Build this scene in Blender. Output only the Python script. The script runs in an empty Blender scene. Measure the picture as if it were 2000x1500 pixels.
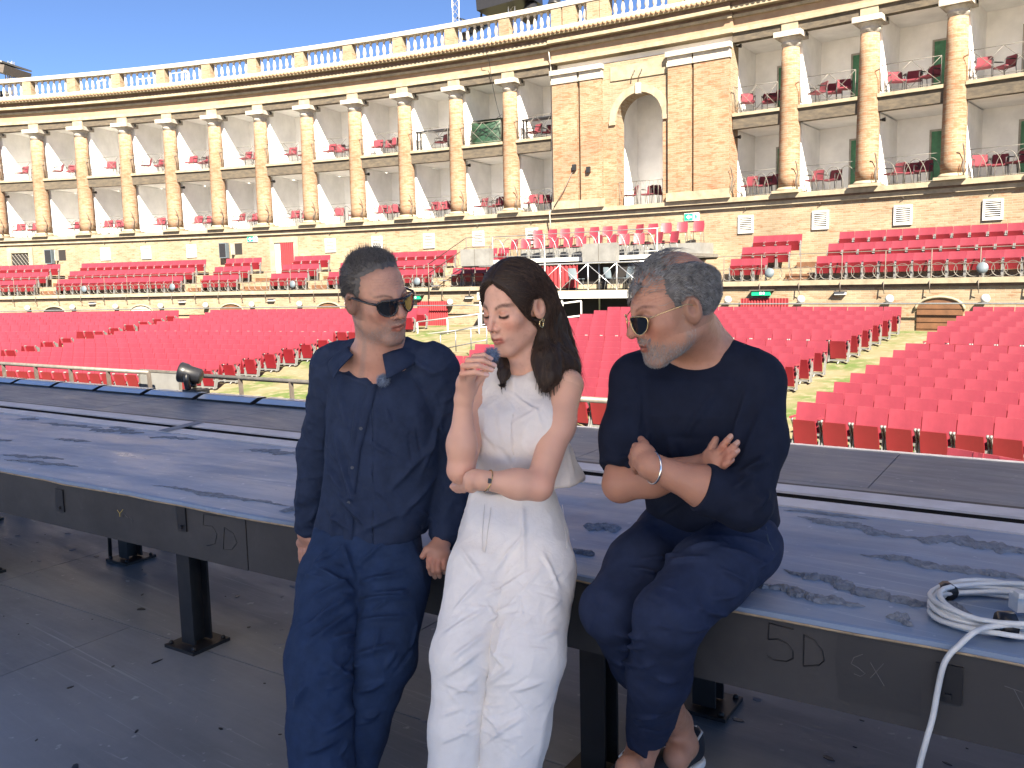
import bpy, math, random
import numpy as np
from mathutils import Vector, Matrix
random.seed(7); np.random.seed(7)
scene = bpy.context.scene
COL = scene.collection

# ------------------------------------------------------------------ camera
CAM_H = 1.32
FPX = 1700.0                      # focal length in pixels of a 2000 px wide frame
PITCH, ROLL = math.radians(6.7472), math.radians(1.2899)
_F = np.array([0, math.cos(PITCH), -math.sin(PITCH)])
_U0 = np.array([0, math.sin(PITCH), math.cos(PITCH)]); _R0 = np.array([1.0, 0, 0])
CR = _R0*math.cos(ROLL) - _U0*math.sin(ROLL)
CU = _U0*math.cos(ROLL) + _R0*math.sin(ROLL)
CF = _F
CO = np.array([0, 0, CAM_H])
cam_d = bpy.data.cameras.new('camera'); cam = bpy.data.objects.new('camera', cam_d); COL.objects.link(cam)
cam_d.sensor_width = 36.0; cam_d.lens = 36.0*FPX/2000.0; cam_d.clip_start = 0.05; cam_d.clip_end = 2000
M = Matrix.Identity(4)
for i in range(3):
    M[i][0] = CR[i]; M[i][1] = CU[i]; M[i][2] = -CF[i]; M[i][3] = CO[i]
cam.matrix_world = M
scene.camera = cam
def ray(px, py):
    return CF + CR*(px-1000)/FPX + CU*(750-py)/FPX
def at(px, py, d):
    return CO + ray(px, py)*d
def at_z(px, py, z):
    r = ray(px, py); return CO + r*((z-CAM_H)/r[2])
def project(p):
    v = np.asarray(p, float)-CO; d = v@CF
    return 1000+FPX*(v@CR)/d, 750-FPX*(v@CU)/d, d

# ------------------------------------------------------------------ world, sun, exposure
SUN_EL = math.radians(42)
SUN_H = np.array([-0.2, 0.98]); SUN_H /= np.linalg.norm(SUN_H)      # horizontal travel of the light
sun_from = -SUN_H                                                     # towards the sun
w = bpy.data.worlds.new('World'); scene.world = w; w.use_nodes = True
nt = w.node_tree; nt.nodes.clear()
wo = nt.nodes.new('ShaderNodeOutputWorld'); bg = nt.nodes.new('ShaderNodeBackground')
sky = nt.nodes.new('ShaderNodeTexSky'); sky.sky_type = 'NISHITA'; sky.sun_disc = False
sky.sun_elevation = SUN_EL; sky.sun_rotation = math.atan2(sun_from[0], sun_from[1])
sky.altitude = 1200; sky.air_density = 0.46; sky.dust_density = 0.12; sky.ozone_density = 6.0
bg.inputs[1].default_value = 0.055
nt.links.new(sky.outputs[0], bg.inputs[0]); nt.links.new(bg.outputs[0], wo.inputs[0])
sd = bpy.data.lights.new('sun', 'SUN'); so = bpy.data.objects.new('sun', sd); COL.objects.link(so)
sd.energy = 5.0; sd.angle = math.radians(0.53); sd.color = (1.0, 0.92, 0.79)
trav = Vector((SUN_H[0]*math.cos(SUN_EL), SUN_H[1]*math.cos(SUN_EL), -math.sin(SUN_EL)))
so.rotation_euler = trav.to_track_quat('-Z', 'Y').to_euler(); so.location = (0, -20, 30)
vs = scene.view_settings
vs.view_transform = 'Standard'; vs.look = 'None'; vs.gamma = 1.0; vs.use_curve_mapping = False
vs.exposure = 2.45
vs.use_white_balance = True; vs.white_balance_temperature = 6900

# ------------------------------------------------------------------ helpers
def norm(v):
    v = np.asarray(v, float); return v/(np.linalg.norm(v)+1e-12)
def tag(o, label=None, cat=None, group=None, kind=None):
    if label: o['label'] = label
    if cat: o['category'] = cat
    if group: o['group'] = group
    if kind: o['kind'] = kind
    return o
def thing(name, label, cat, loc=(0, 0, 0), rz=0.0, group=None):
    o = bpy.data.objects.new(name, None); COL.objects.link(o)
    o.empty_display_size = 0.1
    o.location = loc; o.rotation_euler = (0, 0, rz)
    return tag(o, label, cat, group)
def root_matrix(o):
    while o.parent is not None: o = o.parent
    return Matrix.LocRotScale(o.location, o.rotation_euler, o.scale)
class MB:
    """collects geometry; build() links it as one mesh object"""
    def __init__(s): s.v = []; s.f = []; s.uv = []; s.sm = []
    def add(s, vs_, fs, uvs=None, smooth=False):
        b = len(s.v); s.v.extend([tuple(map(float, p)) for p in vs_])
        for i, f in enumerate(fs):
            s.f.append(tuple(b+k for k in f)); s.sm.append(smooth)
            s.uv.append(uvs[i] if uvs is not None else None)
        return s
    def box(s, c, size, X=(1, 0, 0), Y=(0, 1, 0), Z=(0, 0, 1)):
        c = np.asarray(c, float); X = np.asarray(X, float)*size[0]/2; Y = np.asarray(Y, float)*size[1]/2; Z = np.asarray(Z, float)*size[2]/2
        p = [c+a*X+b*Y+d*Z for d in (-1, 1) for b in (-1, 1) for a in (-1, 1)]
        sx, sy, sz = size
        def q(u, v): return [(0, 0), (u, 0), (u, v), (0, v)]
        s.add(p, [(0, 2, 3, 1), (4, 5, 7, 6), (0, 1, 5, 4), (2, 6, 7, 3), (0, 4, 6, 2), (1, 3, 7, 5)],
              [[(0, 0), (0, sy), (sx, sy), (sx, 0)], q(sx, sy), q(sx, sz), [(0, 0), (0, sz), (sx, sz), (sx, 0)], [(0, 0), (0, sz), (sy, sz), (sy, 0)], q(sy, sz)])
        return s
    def beam(s, a, b, wd, ht, up=(0, 0, 1)):
        a = np.asarray(a, float); b = np.asarray(b, float); d = b-a; L = np.linalg.norm(d); d = d/L
        sd_ = np.cross(d, up); sd_ = norm(sd_); u = np.cross(sd_, d)
        return s.box((a+b)/2, (L, wd, ht), d, sd_, u)
    def tube(s, pts, r, n=6, closed=False, caps=True):
        pts = [np.asarray(p, float) for p in pts]; N = len(pts)
        rr = r if hasattr(r, '__len__') else [r]*N
        vs_ = []; prev = None
        for i, p in enumerate(pts):
            if closed: t = pts[(i+1) % N]-pts[i-1]
            else: t = pts[min(i+1, N-1)]-pts[max(i-1, 0)]
            t = norm(t)
            if prev is None:
                ref = np.array([0, 0, 1.0]) if abs(t[2]) < .9 else np.array([1.0, 0, 0])
                prev = norm(np.cross(t, ref))
            a = norm(prev-t*(prev@t)); b = np.cross(t, a); prev = a
            for k in range(n):
                th = 2*math.pi*k/n; vs_.append(p+rr[i]*(math.cos(th)*a+math.sin(th)*b))
        fs = []
        for i in range(N if closed else N-1):
            j = (i+1) % N
            for k in range(n):
                k2 = (k+1) % n; fs.append((i*n+k, i*n+k2, j*n+k2, j*n+k))
        if caps and not closed:
            fs.append(tuple(range(n))[::-1]); fs.append(tuple((N-1)*n+k for k in range(n)))
        return s.add(vs_, fs, None, n > 4)
    def lathe(s, prof, n=16, c=(0, 0, 0), X=(1, 0, 0), Y=(0, 1, 0), Z=(0, 0, 1), smooth=True):
        c = np.asarray(c, float); X = np.asarray(X, float); Y = np.asarray(Y, float); Z = np.asarray(Z, float)
        vs_ = []; fs = []; uv = []
        for r, z in prof:
            for k in range(n):
                th = 2*math.pi*k/n; vs_.append(c+X*r*math.cos(th)+Y*r*math.sin(th)+Z*z)
        m = len(prof); r0 = max(p[0] for p in prof)
        for i in range(m-1):
            for k in range(n):
                k2 = (k+1) % n; fs.append((i*n+k, i*n+k2, (i+1)*n+k2, (i+1)*n+k))
                u0 = 2*math.pi*r0*k/n; u1 = 2*math.pi*r0*(k+1)/n
                uv.append([(u0, prof[i][1]), (u1, prof[i][1]), (u1, prof[i+1][1]), (u0, prof[i+1][1])])
        fs.append(tuple(range(n))[::-1]); uv.append([(0, 0)]*n)
        fs.append(tuple((m-1)*n+k for k in range(n))); uv.append([(0, 0)]*n)
        return s.add(vs_, fs, uv, smooth)
    def prism(s, poly, thick, o, X, Y, Z):
        """polygon in X,Y extruded +-thick/2 along Z"""
        o = np.asarray(o, float); X = np.asarray(X, float); Y = np.asarray(Y, float); Z = np.asarray(Z, float)
        n = len(poly)
        a = [o+X*p[0]+Y*p[1]+Z*thick/2 for p in poly]; b = [o+X*p[0]+Y*p[1]-Z*thick/2 for p in poly]
        fs = [tuple(range(n)), tuple(range(2*n-1, n-1, -1))]+[(i, n+i, n+(i+1) % n, (i+1) % n) for i in range(n)]
        uv = [[tuple(p) for p in poly], [tuple(p) for p in poly[::-1]]]+[[(0, 0)]*4]*n
        return s.add(a+b, fs, uv)
    def mesh(s, name, mat=None, Minv=None):
        me = bpy.data.meshes.new(name)
        v = np.array(s.v, float)
        if Minv is not None:
            A = np.array(Minv); v = v@A[:3, :3].T + A[:3, 3]
        me.from_pydata(v.tolist(), [], s.f)
        if any(u is not None for u in s.uv):
            l = me.uv_layers.new(name='UVMap'); flat = []
            for f, u in zip(s.f, s.uv):
                u = u if u is not None else [(0, 0)]*len(f)
                for k in u: flat.extend(k)
            l.data.foreach_set('uv', flat)
        me.polygons.foreach_set('use_smooth', s.sm)
        if mat: me.materials.append(mat)
        me.update(); return me
    def build(s, name, mat, parent=None, local=False):
        """vertices are world coordinates unless local"""
        Mi = None
        if parent is not None and not local: Mi = root_matrix(parent).inverted()
        o = bpy.data.objects.new(name, s.mesh(name, mat, Mi)); COL.objects.link(o)
        if parent is not None: o.parent = parent
        return o
def link_mesh(name, me, parent=None, loc=None, rz=None):
    o = bpy.data.objects.new(name, me); COL.objects.link(o)
    if parent is not None: o.parent = parent
    if loc is not None: o.location = loc
    if rz is not None: o.rotation_euler = (0, 0, rz)
    return o
def copy_tree(o, parent=None):
    c = o.copy(); COL.objects.link(c); c.parent = parent
    for ch in o.children: copy_tree(ch, c)
    return c

# ------------------------------------------------------------------ materials
MATS = {}
def mat(name, col, rough=.6, metal=0.0, spec=.5, noise=0.0, nscale=8.0, bump=0.0, bscale=40.0, coord='Object', coat=0.0, stretch=(1, 1, 1), col2=None, attr=None, sheen=0, sss=0):
    m = bpy.data.materials.new(name); m.use_nodes = True; t = m.node_tree; b = t.nodes['Principled BSDF']
    b.inputs['Base Color'].default_value = (*col, 1); b.inputs['Roughness'].default_value = rough
    b.inputs['Metallic'].default_value = metal; b.inputs['Specular IOR Level'].default_value = spec
    if coat: b.inputs['Coat Weight'].default_value = coat
    if sheen: b.inputs['Sheen Weight'].default_value = sheen
    if sss: b.inputs['Subsurface Weight'].default_value = sss; b.inputs['Subsurface Radius'].default_value = (1, .35, .2); b.inputs['Subsurface Scale'].default_value = .008
    tc = t.nodes.new('ShaderNodeTexCoord'); mp = t.nodes.new('ShaderNodeMapping'); mp.inputs['Scale'].default_value = stretch
    t.links.new(tc.outputs[coord], mp.inputs[0])
    src = None
    if attr:
        at_ = t.nodes.new('ShaderNodeAttribute'); at_.attribute_name = attr
        mx = t.nodes.new('ShaderNodeMix'); mx.data_type = 'RGBA'; mx.blend_type = 'MULTIPLY'; mx.inputs[0].default_value = 1
        mx.inputs[6].default_value = (*col, 1); t.links.new(at_.outputs[0], mx.inputs[7]); src = mx.outputs[2]
    if noise:
        n = t.nodes.new('ShaderNodeTexNoise'); n.inputs['Scale'].default_value = nscale; n.inputs['Detail'].default_value = 6; n.inputs['Roughness'].default_value = .62
        t.links.new(mp.outputs[0], n.inputs[0])
        rp = t.nodes.new('ShaderNodeMapRange'); rp.inputs[1].default_value = .3; rp.inputs[2].default_value = .7
        t.links.new(n.outputs[0], rp.inputs[0])
        mx = t.nodes.new('ShaderNodeMix'); mx.data_type = 'RGBA'
        if col2 is None:
            mx.blend_type = 'MULTIPLY'; mx.inputs[0].default_value = 1
            r2 = t.nodes.new('ShaderNodeMapRange'); r2.inputs[3].default_value = 1-noise; r2.inputs[4].default_value = 1+noise*.6
            t.links.new(rp.outputs[0], r2.inputs[0]); t.links.new(r2.outputs[0], mx.inputs[7])
        else:
            mx.inputs[7].default_value = (*col2, 1)
            m2 = t.nodes.new('ShaderNodeMath'); m2.operation = 'MULTIPLY'; m2.inputs[1].default_value = noise
            t.links.new(rp.outputs[0], m2.inputs[0]); t.links.new(m2.outputs[0], mx.inputs[0])
        if src is not None: t.links.new(src, mx.inputs[6])
        else: mx.inputs[6].default_value = (*col, 1)
        src = mx.outputs[2]
    if src is not None: t.links.new(src, b.inputs['Base Color'])
    if bump:
        n2 = t.nodes.new('ShaderNodeTexNoise'); n2.inputs['Scale'].default_value = bscale; n2.inputs['Detail'].default_value = 4
        t.links.new(mp.outputs[0], n2.inputs[0])
        bp = t.nodes.new('ShaderNodeBump'); bp.inputs['Strength'].default_value = bump; bp.inputs['Distance'].default_value = .01
        t.links.new(n2.outputs[0], bp.inputs['Height']); t.links.new(bp.outputs[0], b.inputs['Normal'])
    MATS[name] = m; return m
def brick_mat(name, c1, c2, c3, mortar, bw=.29, bh=.078, amount=.5):
    m = bpy.data.materials.new(name); m.use_nodes = True; t = m.node_tree; b = t.nodes['Principled BSDF']
    b.inputs['Roughness'].default_value = .92; b.inputs['Specular IOR Level'].default_value = .15
    tc = t.nodes.new('ShaderNodeTexCoord')
    br = t.nodes.new('ShaderNodeTexBrick'); br.inputs['Scale'].default_value = 1; br.inputs['Brick Width'].default_value = bw; br.inputs['Row Height'].default_value = bh
    br.inputs['Mortar Size'].default_value = .009; br.inputs['Mortar Smooth'].default_value = .3; br.inputs['Bias'].default_value = -.1
    br.inputs['Color1'].default_value = (*c1, 1); br.inputs['Color2'].default_value = (*c2, 1); br.inputs['Mortar'].default_value = (*mortar, 1)
    t.links.new(tc.outputs['UV'], br.inputs['Vector'])
    # courses of redder replacement brick, with shapes of their own
    mp = t.nodes.new('ShaderNodeMapping'); mp.inputs['Scale'].default_value = (2.2, 9.0, 1); t.links.new(tc.outputs['UV'], mp.inputs[0])
    n = t.nodes.new('ShaderNodeTexNoise'); n.inputs['Scale'].default_value = 1.0; n.inputs['Detail'].default_value = 5; n.inputs['Roughness'].default_value = .7; t.links.new(mp.outputs[0], n.inputs[0])
    rp = t.nodes.new('ShaderNodeMapRange'); rp.inputs[1].default_value = .62-.22*amount; rp.inputs[2].default_value = .72-.22*amount; t.links.new(n.outputs[0], rp.inputs[0])
    mo = t.nodes.new('ShaderNodeMath'); mo.operation = 'MULTIPLY'; mo.inputs[1].default_value = .85; t.links.new(rp.outputs[0], mo.inputs[0])
    mx = t.nodes.new('ShaderNodeMix'); mx.data_type = 'RGBA'; mx.inputs[7].default_value = (*c3, 1)
    t.links.new(mo.outputs[0], mx.inputs[0]); t.links.new(br.outputs[0], mx.inputs[6])
    n2 = t.nodes.new('ShaderNodeTexNoise'); n2.inputs['Scale'].default_value = .55; n2.inputs['Detail'].default_value = 7; t.links.new(tc.outputs['UV'], n2.inputs[0])
    r2 = t.nodes.new('ShaderNodeMapRange'); r2.inputs[1].default_value = .3; r2.inputs[2].default_value = .7; r2.inputs[3].default_value = .78; r2.inputs[4].default_value = 1.16; t.links.new(n2.outputs[0], r2.inputs[0])
    mm = t.nodes.new('ShaderNodeMix'); mm.data_type = 'RGBA'; mm.blend_type = 'MULTIPLY'; mm.inputs[0].default_value = 1
    t.links.new(mx.outputs[2], mm.inputs[6]); t.links.new(r2.outputs[0], mm.inputs[7]); t.links.new(mm.outputs[2], b.inputs['Base Color'])
    bp = t.nodes.new('ShaderNodeBump'); bp.inputs['Strength'].default_value = .6; bp.inputs['Distance'].default_value = .012; bp.invert = True
    t.links.new(br.outputs['Fac'], bp.inputs['Height']); t.links.new(bp.outputs[0], b.inputs['Normal'])
    MATS[name] = m; return m
def scuffed(name, base, scuff, rough, amount=.35, gl=(1, 1, 1), dust=.5):
    """dark painted board with long fine scratches, dust and worn spots"""
    m = bpy.data.materials.new(name); m.use_nodes = True; t = m.node_tree; b = t.nodes['Principled BSDF']
    geo = t.nodes.new('ShaderNodeNewGeometry')
    def noise(sc, scale, det=5, rgh=.6):
        mp = t.nodes.new('ShaderNodeMapping'); mp.vector_type = 'TEXTURE'; mp.inputs['Scale'].default_value = tuple(1/k_ for k_ in sc); mp.inputs['Rotation'].default_value = (0, 0, 2.567+random.uniform(-.12, .12)); mp.inputs['Location'].default_value = (random.uniform(-9, 9), random.uniform(-9, 9), 0); t.links.new(geo.outputs['Position'], mp.inputs[0])
        n = t.nodes.new('ShaderNodeTexNoise'); n.inputs['Scale'].default_value = scale; n.inputs['Detail'].default_value = det; n.inputs['Roughness'].default_value = rgh
        t.links.new(mp.outputs[0], n.inputs[0]); return n.outputs[0]
    def rng(s, a, b_, c=0, d=1):
        r = t.nodes.new('ShaderNodeMapRange'); r.inputs[1].default_value = a; r.inputs[2].default_value = b_; r.inputs[3].default_value = c; r.inputs[4].default_value = d; t.links.new(s, r.inputs[0]); return r.outputs[0]
    def mix(f, a, col, typ='MIX'):
        x = t.nodes.new('ShaderNodeMix'); x.data_type = 'RGBA'; x.blend_type = typ
        if isinstance(f, float): x.inputs[0].default_value = f
        else: t.links.new(f, x.inputs[0])
        if isinstance(a, tuple): x.inputs[6].default_value = (*a, 1)
        else: t.links.new(a, x.inputs[6])
        if isinstance(col, tuple): x.inputs[7].default_value = (*col, 1)
        else: t.links.new(col, x.inputs[7])
        return x.outputs[2]
    c = mix(rng(noise((1, 1, 1), 1.3, 8, .65), .3, .72, 0, dust), base, tuple(min(1, k*2.0+.006) for k in base))
    c = mix(rng(noise((.35, 5, 1), 1.6, 7, .7), .42, .70, 0, amount*.55), c, tuple(k*1.9 for k in base))
    c = mix(rng(noise((.35, 30, 1), 1.5, 6, .75), .60, .70, 0, amount), c, scuff)
    c = mix(rng(noise((.5, 14, 1), 2.2, 6, .7), .62, .74, 0, amount), c, scuff)
    c = mix(rng(noise((11, .45, 1), 2.0, 6, .7), .66, .76, 0, amount*.7), c, scuff)
    c = mix(rng(noise((1, 1, 1), 23, 3, .5), .68, .73, 0, amount*.9), c, scuff)
    c = mix(rng(noise((1, 1, 1), .7, 6, .7), .56, .7, 0, .55), c, tuple(k*.55 for k in base))
    t.links.new(c, b.inputs['Base Color'])
    t.links.new(rng(noise((.6, 3, 1), 3.0, 7, .7), .25, .75, rough-.13, rough+.22), b.inputs['Roughness'])
    bp = t.nodes.new('ShaderNodeBump'); bp.inputs['Strength'].default_value = .18; bp.inputs['Distance'].default_value = .004
    t.links.new(noise((1, 1, 1), 35, 5, .6), bp.inputs['Height']); t.links.new(bp.outputs[0], b.inputs['Normal'])
    MATS[name] = m; return m
brick_mat('brick_pale', (.25, .205, .14), (.215, .155, .10), (.20, .105, .06), (.26, .23, .18), amount=.36)
brick_mat('brick_orange', (.245, .18, .12), (.235, .14, .082), (.225, .10, .054), (.26, .22, .17), amount=.55)
mat('stucco', (.87, .865, .85), .95, noise=.12, nscale=1.2, bump=.15, bscale=12)
mat('stone_white', (.35, .325, .285), .9, noise=.28, nscale=5, bump=.3, bscale=18)
mat('stone_buff', (.26, .22, .155), .92, noise=.3, nscale=3, bump=.3, bscale=14)
mat('frieze', (.22, .14, .09), .92, noise=.5, nscale=2.2, bump=.3, bscale=14, col2=(.31, .25, .175))
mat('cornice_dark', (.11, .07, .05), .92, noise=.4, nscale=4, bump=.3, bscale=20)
mat('wood_grey', (.10, .08, .056), .9, noise=.85, nscale=3.5, col2=(.03, .027, .024), stretch=(1, 1, 3), bump=.4, bscale=16)
mat('terracotta', (.28, .19, .12), .9, noise=.3, nscale=6)
mat('green_door', (.05, .18, .09), .6, noise=.25, nscale=5)
mat('iron', (.12, .10, .085), .6, metal=.3, noise=.3, nscale=14)
mat('iron_pale', (.13, .12, .105), .55, metal=.2, noise=.3, nscale=9)
mat('galvanised', (.30, .31, .32), .42, metal=.75, noise=.2, nscale=10)
mat('aluminium', (.66, .67, .69), .35, metal=.85, noise=.15, nscale=14)
mat('white_paint', (.46, .46, .445), .5, noise=.08, nscale=6)
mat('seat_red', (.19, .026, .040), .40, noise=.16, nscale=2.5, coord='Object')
mat('seat_red_shaded', (.15, .009, .015), .45, noise=.12, nscale=2.5)  # deeper red paints in the shade on the downward-facing pans
mat('seat_grey', (.14, .143, .143), .45, noise=.15, nscale=10)
mat('fabric_red', (.135, .016, .028), .85, noise=.15, nscale=20, bump=.2, bscale=200)
mat('fabric_red_dark', (.20, .02, .04), .9, noise=.15, nscale=20)
mat('curtain_red', (.20, .012, .018), .8, noise=.2, nscale=9)
mat('plastic_grey', (.09, .115, .135), .5)
mat('black_metal', (.018, .018, .02), .45, metal=.2, noise=.2, nscale=20)
mat('black_plastic', (.016, .016, .018), .38, noise=.2, nscale=20)
mat('dark_void', (.012, .010, .010), .95)  # near-black paints the unlit depth of slots and openings
mat('sign_green', (.0, .33, .16), .45)
mat('sign_white', (.8, .8, .8), .45)
mat('bounce_paving', (.70, .60, .47), .9, noise=.25, nscale=1.5)  # for the added yard, pale to bounce light forward
mat('fill_drape', (.78, .74, .68), .95)  # for the added cloth, lets sun through as soft fill
_t = MATS['fill_drape'].node_tree; _tr = _t.nodes.new('ShaderNodeBsdfTranslucent'); _tr.inputs[0].default_value = (.78, .73, .65, 1); _mx = _t.nodes.new('ShaderNodeMixShader'); _mx.inputs[0].default_value = .5
_t.links.new(_t.nodes['Principled BSDF'].outputs[0], _mx.inputs[1]); _t.links.new(_tr.outputs[0], _mx.inputs[2]); _t.links.new(_mx.outputs[0], _t.nodes['Material Output'].inputs[0])
mat('globe_white', (.42, .42, .41), .25)
mat('tarp_green', (.014, .045, .024), .5, noise=.3, nscale=7, bump=.8, bscale=6)
mat('shutter_brown', (.12, .055, .026), .6, noise=.3, nscale=4)
mat('lens_glass', (.50, .57, .66), .22, metal=.2)
mat('cable_white', (.62, .63, .62), .5, noise=.18, nscale=14)
mat('tape_black', (.012, .012, .014), .35)
mat('concrete_grey', (.155, .155, .15), .8, noise=.25, nscale=2.5)
mat('earth_rim', (.30, .22, .13), .95, noise=.3, nscale=1)
scuffed('deck_black', (.145, .155, .17), (.46, .48, .50), .42, .55)
scuffed('deck_blue', (.15, .20, .28), (.48, .55, .65), .36, .58)
scuffed('beam_black', (.030, .028, .028), (.075, .072, .072), .62, .25)
mat('paint_flake', (.12, .135, .16), .7, noise=.7, nscale=30, bump=.8, bscale=60, col2=(.30, .32, .36))
mat('rail_metal', (.72, .68, .67), .5, metal=.0, noise=.6, nscale=7, col2=(.42, .37, .36), bump=.25, bscale=20)
scuffed('patch_black', (.022, .021, .022), (.05, .05, .05), .55, .25)
mat('marker', (.006, .006, .008), .5)
mat('chalk', (.25, .25, .27), .9)
mat('chalk_faint', (.11, .105, .105), .9)
mat('chalk_yellow', (.5, .38, .10), .9)
mat('ply_edge', (.36, .27, .17), .8, noise=.4, nscale=20)
# ------------------------------------------------------------------ stage frame: u runs along the platform (away to the left), n towards the arena
HEAD = 0.9965
UU = np.array([-math.sin(HEAD), math.cos(HEAD), 0]); NN = np.array([math.cos(HEAD), math.sin(HEAD), 0]); ZZ = np.array([0, 0, 1.0])
def sp(u, n, z): return UU*u+NN*n+ZZ*z
GROUND0 = -1.90                                    # arena ground in front of the first row
STAGE_EDGE = 6.83
# lower stage floor
base = MB(); base.box(sp(6, 1.8, -.165), (70, 10.0, .27), UU, NN, ZZ)
stage = tag(base.build('stage_floor', MATS['deck_black']), kind='structure')
PU, PN = 2.05, 1.22
pm = MB(); pm.box((0, 0, .0), (PU-.006, PN-.006, .028)); panel_me = pm.mesh('floor_panel', MATS['deck_black'])
rg = math.atan2(UU[1], UU[0]); k = 0
for j in range(-2, 5):
    for i in range(-4, 12):
        uo = (i+(.5 if j % 2 else 0))*PU; no = STAGE_EDGE-PN/2-.004-(4-j)*PN
        p = sp(uo, no, -.0145+random.uniform(-.0008, .0008))
        o = link_mesh('floor_panel', panel_me, stage, tuple(p), rg)
skirt = MB(); skirt.box(sp(6, STAGE_EDGE-.04, GROUND0/2-.15), (70, .06, -GROUND0-.30), UU, NN, ZZ)
skirt.build('stage_skirt', MATS['black_metal'], stage)
edge = MB(); edge.box(sp(6, STAGE_EDGE+.012, -.02), (70, .03, .05), UU, NN, ZZ); edge.build('stage_edge_strip', MATS['rail_metal'], stage)
# small things lying on the floor: torn tape, chips, staples and scratches in the boards
bits = MB(); bits2 = MB()
for q in range(420):
    a = random.uniform(0, 6.28); x, y = random.uniform(0, 1), random.random()
    p = sp(random.uniform(-.6, 5.2), random.uniform(.25, 3.6), .0008)
    L = random.choice([.006, .01, .014, .022]); Wd = L*random.uniform(.3, .7)
    tgt = bits if random.random() < .55 else bits2
    pts = [(L*math.cos(t)*random.uniform(.6, 1.1), Wd*math.sin(t)*random.uniform(.6, 1.1)) for t in np.linspace(0, 6.28, 7)[:-1]]
    tgt.prism(pts, .0016, p, (math.cos(a), math.sin(a), 0), (-math.sin(a), math.cos(a), 0), (0, 0, 1))
b1 = bits.build('paint_chips', MATS['tape_black'], stage); b1['kind'] = 'stuff'
b2 = bits2.build('paint_flecks', MATS['chalk'], stage); b2['kind'] = 'stuff'
# added unseen behind the camera: cloth shades and softly fills; sunlit yard bounces light
yard = MB(); yard.box(sp(0, -37.3, -.18), (140, 68.0, .3), UU, NN, ZZ)
tag(yard.build('added_bounce_yard', MATS['bounce_paving']), kind='structure')
DB, DT, DU0, DU1 = 10.6, 21.45, -25.5, 8.5
rw = MB(); ns = 170; vv = []
for i in range(ns+1):
    u_ = DU0+(DU1-DU0)*i/ns; w_ = .10*math.sin(i*1.1)+.05*math.sin(i*2.7)
    for z_ in (DB, (DB+DT)/2, DT): vv.append(sp(u_, -10.2+w_, z_))
rw.add(vv, [(i*3+k, (i+1)*3+k, (i+1)*3+k+1, i*3+k+1) for i in range(ns) for k in range(2)], None, True)
bd = tag(rw.build('added_shade_drape', MATS['fill_drape']), kind='structure')
for u_ in (DU0, (DU0+DU1)/2, DU1):
    q = MB(); q.box(sp(u_, -10.5, DT/2-.02), (.3, .3, DT+.04), UU, NN, ZZ); q.build('truss_leg', MATS['aluminium'], bd)  # supports of the added cloth
q = MB(); q.box(sp((DU0+DU1)/2, -10.5, DT+.2), (DU1-DU0+.3, .3, .3), UU, NN, ZZ); q.build('added_truss_beam', MATS['aluminium'], bd)

# ------------------------------------------------------------------ raised platform
PF, PB, PT, PBOT = 1.895, 2.80, .57, .37        # front face, back of the sheet, top, underside of the fascia (n, n, z, z)
plat = thing('platform', 'long raised black platform the three people lean and sit on', 'platform', tuple(sp(2, 2.3, 0)), 0)
U0, U1 = -3.2, 9.5
top = MB()
us = np.linspace(U0, U1, 90)
vsx = []
for uu in us:                                    # top sheet with a slightly uneven front lip
    w1 = .0035*math.sin(uu*7.1)+.002*math.sin(uu*23.7+1)
    vsx += [sp(uu, PF-.006+w1, PT-.014), sp(uu, PF-.006+w1, PT-.002), sp(uu, PF+.004+w1, PT), sp(uu, PB, PT), sp(uu, PB, PT-.014)]
fs = []
for i in range(len(us)-1):
    for q in range(4): fs.append((i*5+q, i*5+q+1, (i+1)*5+q+1, (i+1)*5+q))
top.add(vsx, [f[::-1] for f in fs]); top.build('top_sheet', MATS['deck_blue'], plat)
sub = MB(); sub.box(sp((U0+U1)/2, (PF+PB)/2+.02, PT-.035), (U1-U0, PB-PF-.05, .038), UU, NN, ZZ); sub.build('underlay', MATS['black_metal'], plat)
# fascia boards, butted end to end
cuts = [U0, -.62, 1.38, 2.30, 4.62, 7.0, U1]
for a, b in zip(cuts[:-1], cuts[1:]):
    m_ = MB(); m_.box(sp((a+b)/2, PF+.011+random.uniform(-.001, .001), (PT-.0145+PBOT)/2+random.uniform(-.0015, .0005)), (b-a-.004, .022, PT-.0145-PBOT-.001), UU, NN, ZZ)
    m_.build('fascia_board', MATS['beam_black'], plat)
lip = MB(); 
pts = [sp(uu, PF-.0085+.0035*math.sin(uu*7.1)+.002*math.sin(uu*23.7+1), PT-.0155+.0012*math.sin(uu*31)) for uu in us]
lip.tube(pts, .0028, 4); lip.build('worn_edge', MATS['ply_edge'], plat)
def post(u, n):
    m_ = MB(); m_.box(sp(u, n-.036, PBOT/2+.005), (.072, .009, PBOT-.02), UU, NN, ZZ); m_.box(sp(u, n+.036, PBOT/2+.005), (.072, .009, PBOT-.02), UU, NN, ZZ)
    m_.box(sp(u, n, PBOT/2+.005), (.009, .062, PBOT-.02), UU, NN, ZZ)
    o = m_.build('leg', MATS['black_metal'], plat)
    q = MB(); q.box(sp(u, n, .006), (.165, .165, .012), UU, NN, ZZ)
    for a in (-.065, .065):
        for b in (-.065, .065): q.lathe([(.009, .012), (.009, .020), (.004, .024)], 6, sp(u+a, n+b, 0))
    q.build('base_plate', MATS['black_metal'], o)
for u_ in (2.70, 1.02, -.55, 4.3, 5.8): post(u_, PF+.075)
for u_ in (3.86, 2.35, .9, 5.3, 6.8): post(u_, 2.47)
m_ = MB(); m_.tube([sp(3.97, 2.43, .003), sp(3.97, 2.44, .36)], .009, 6); m_.build('brace_rod', MATS['black_metal'], plat)
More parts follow.
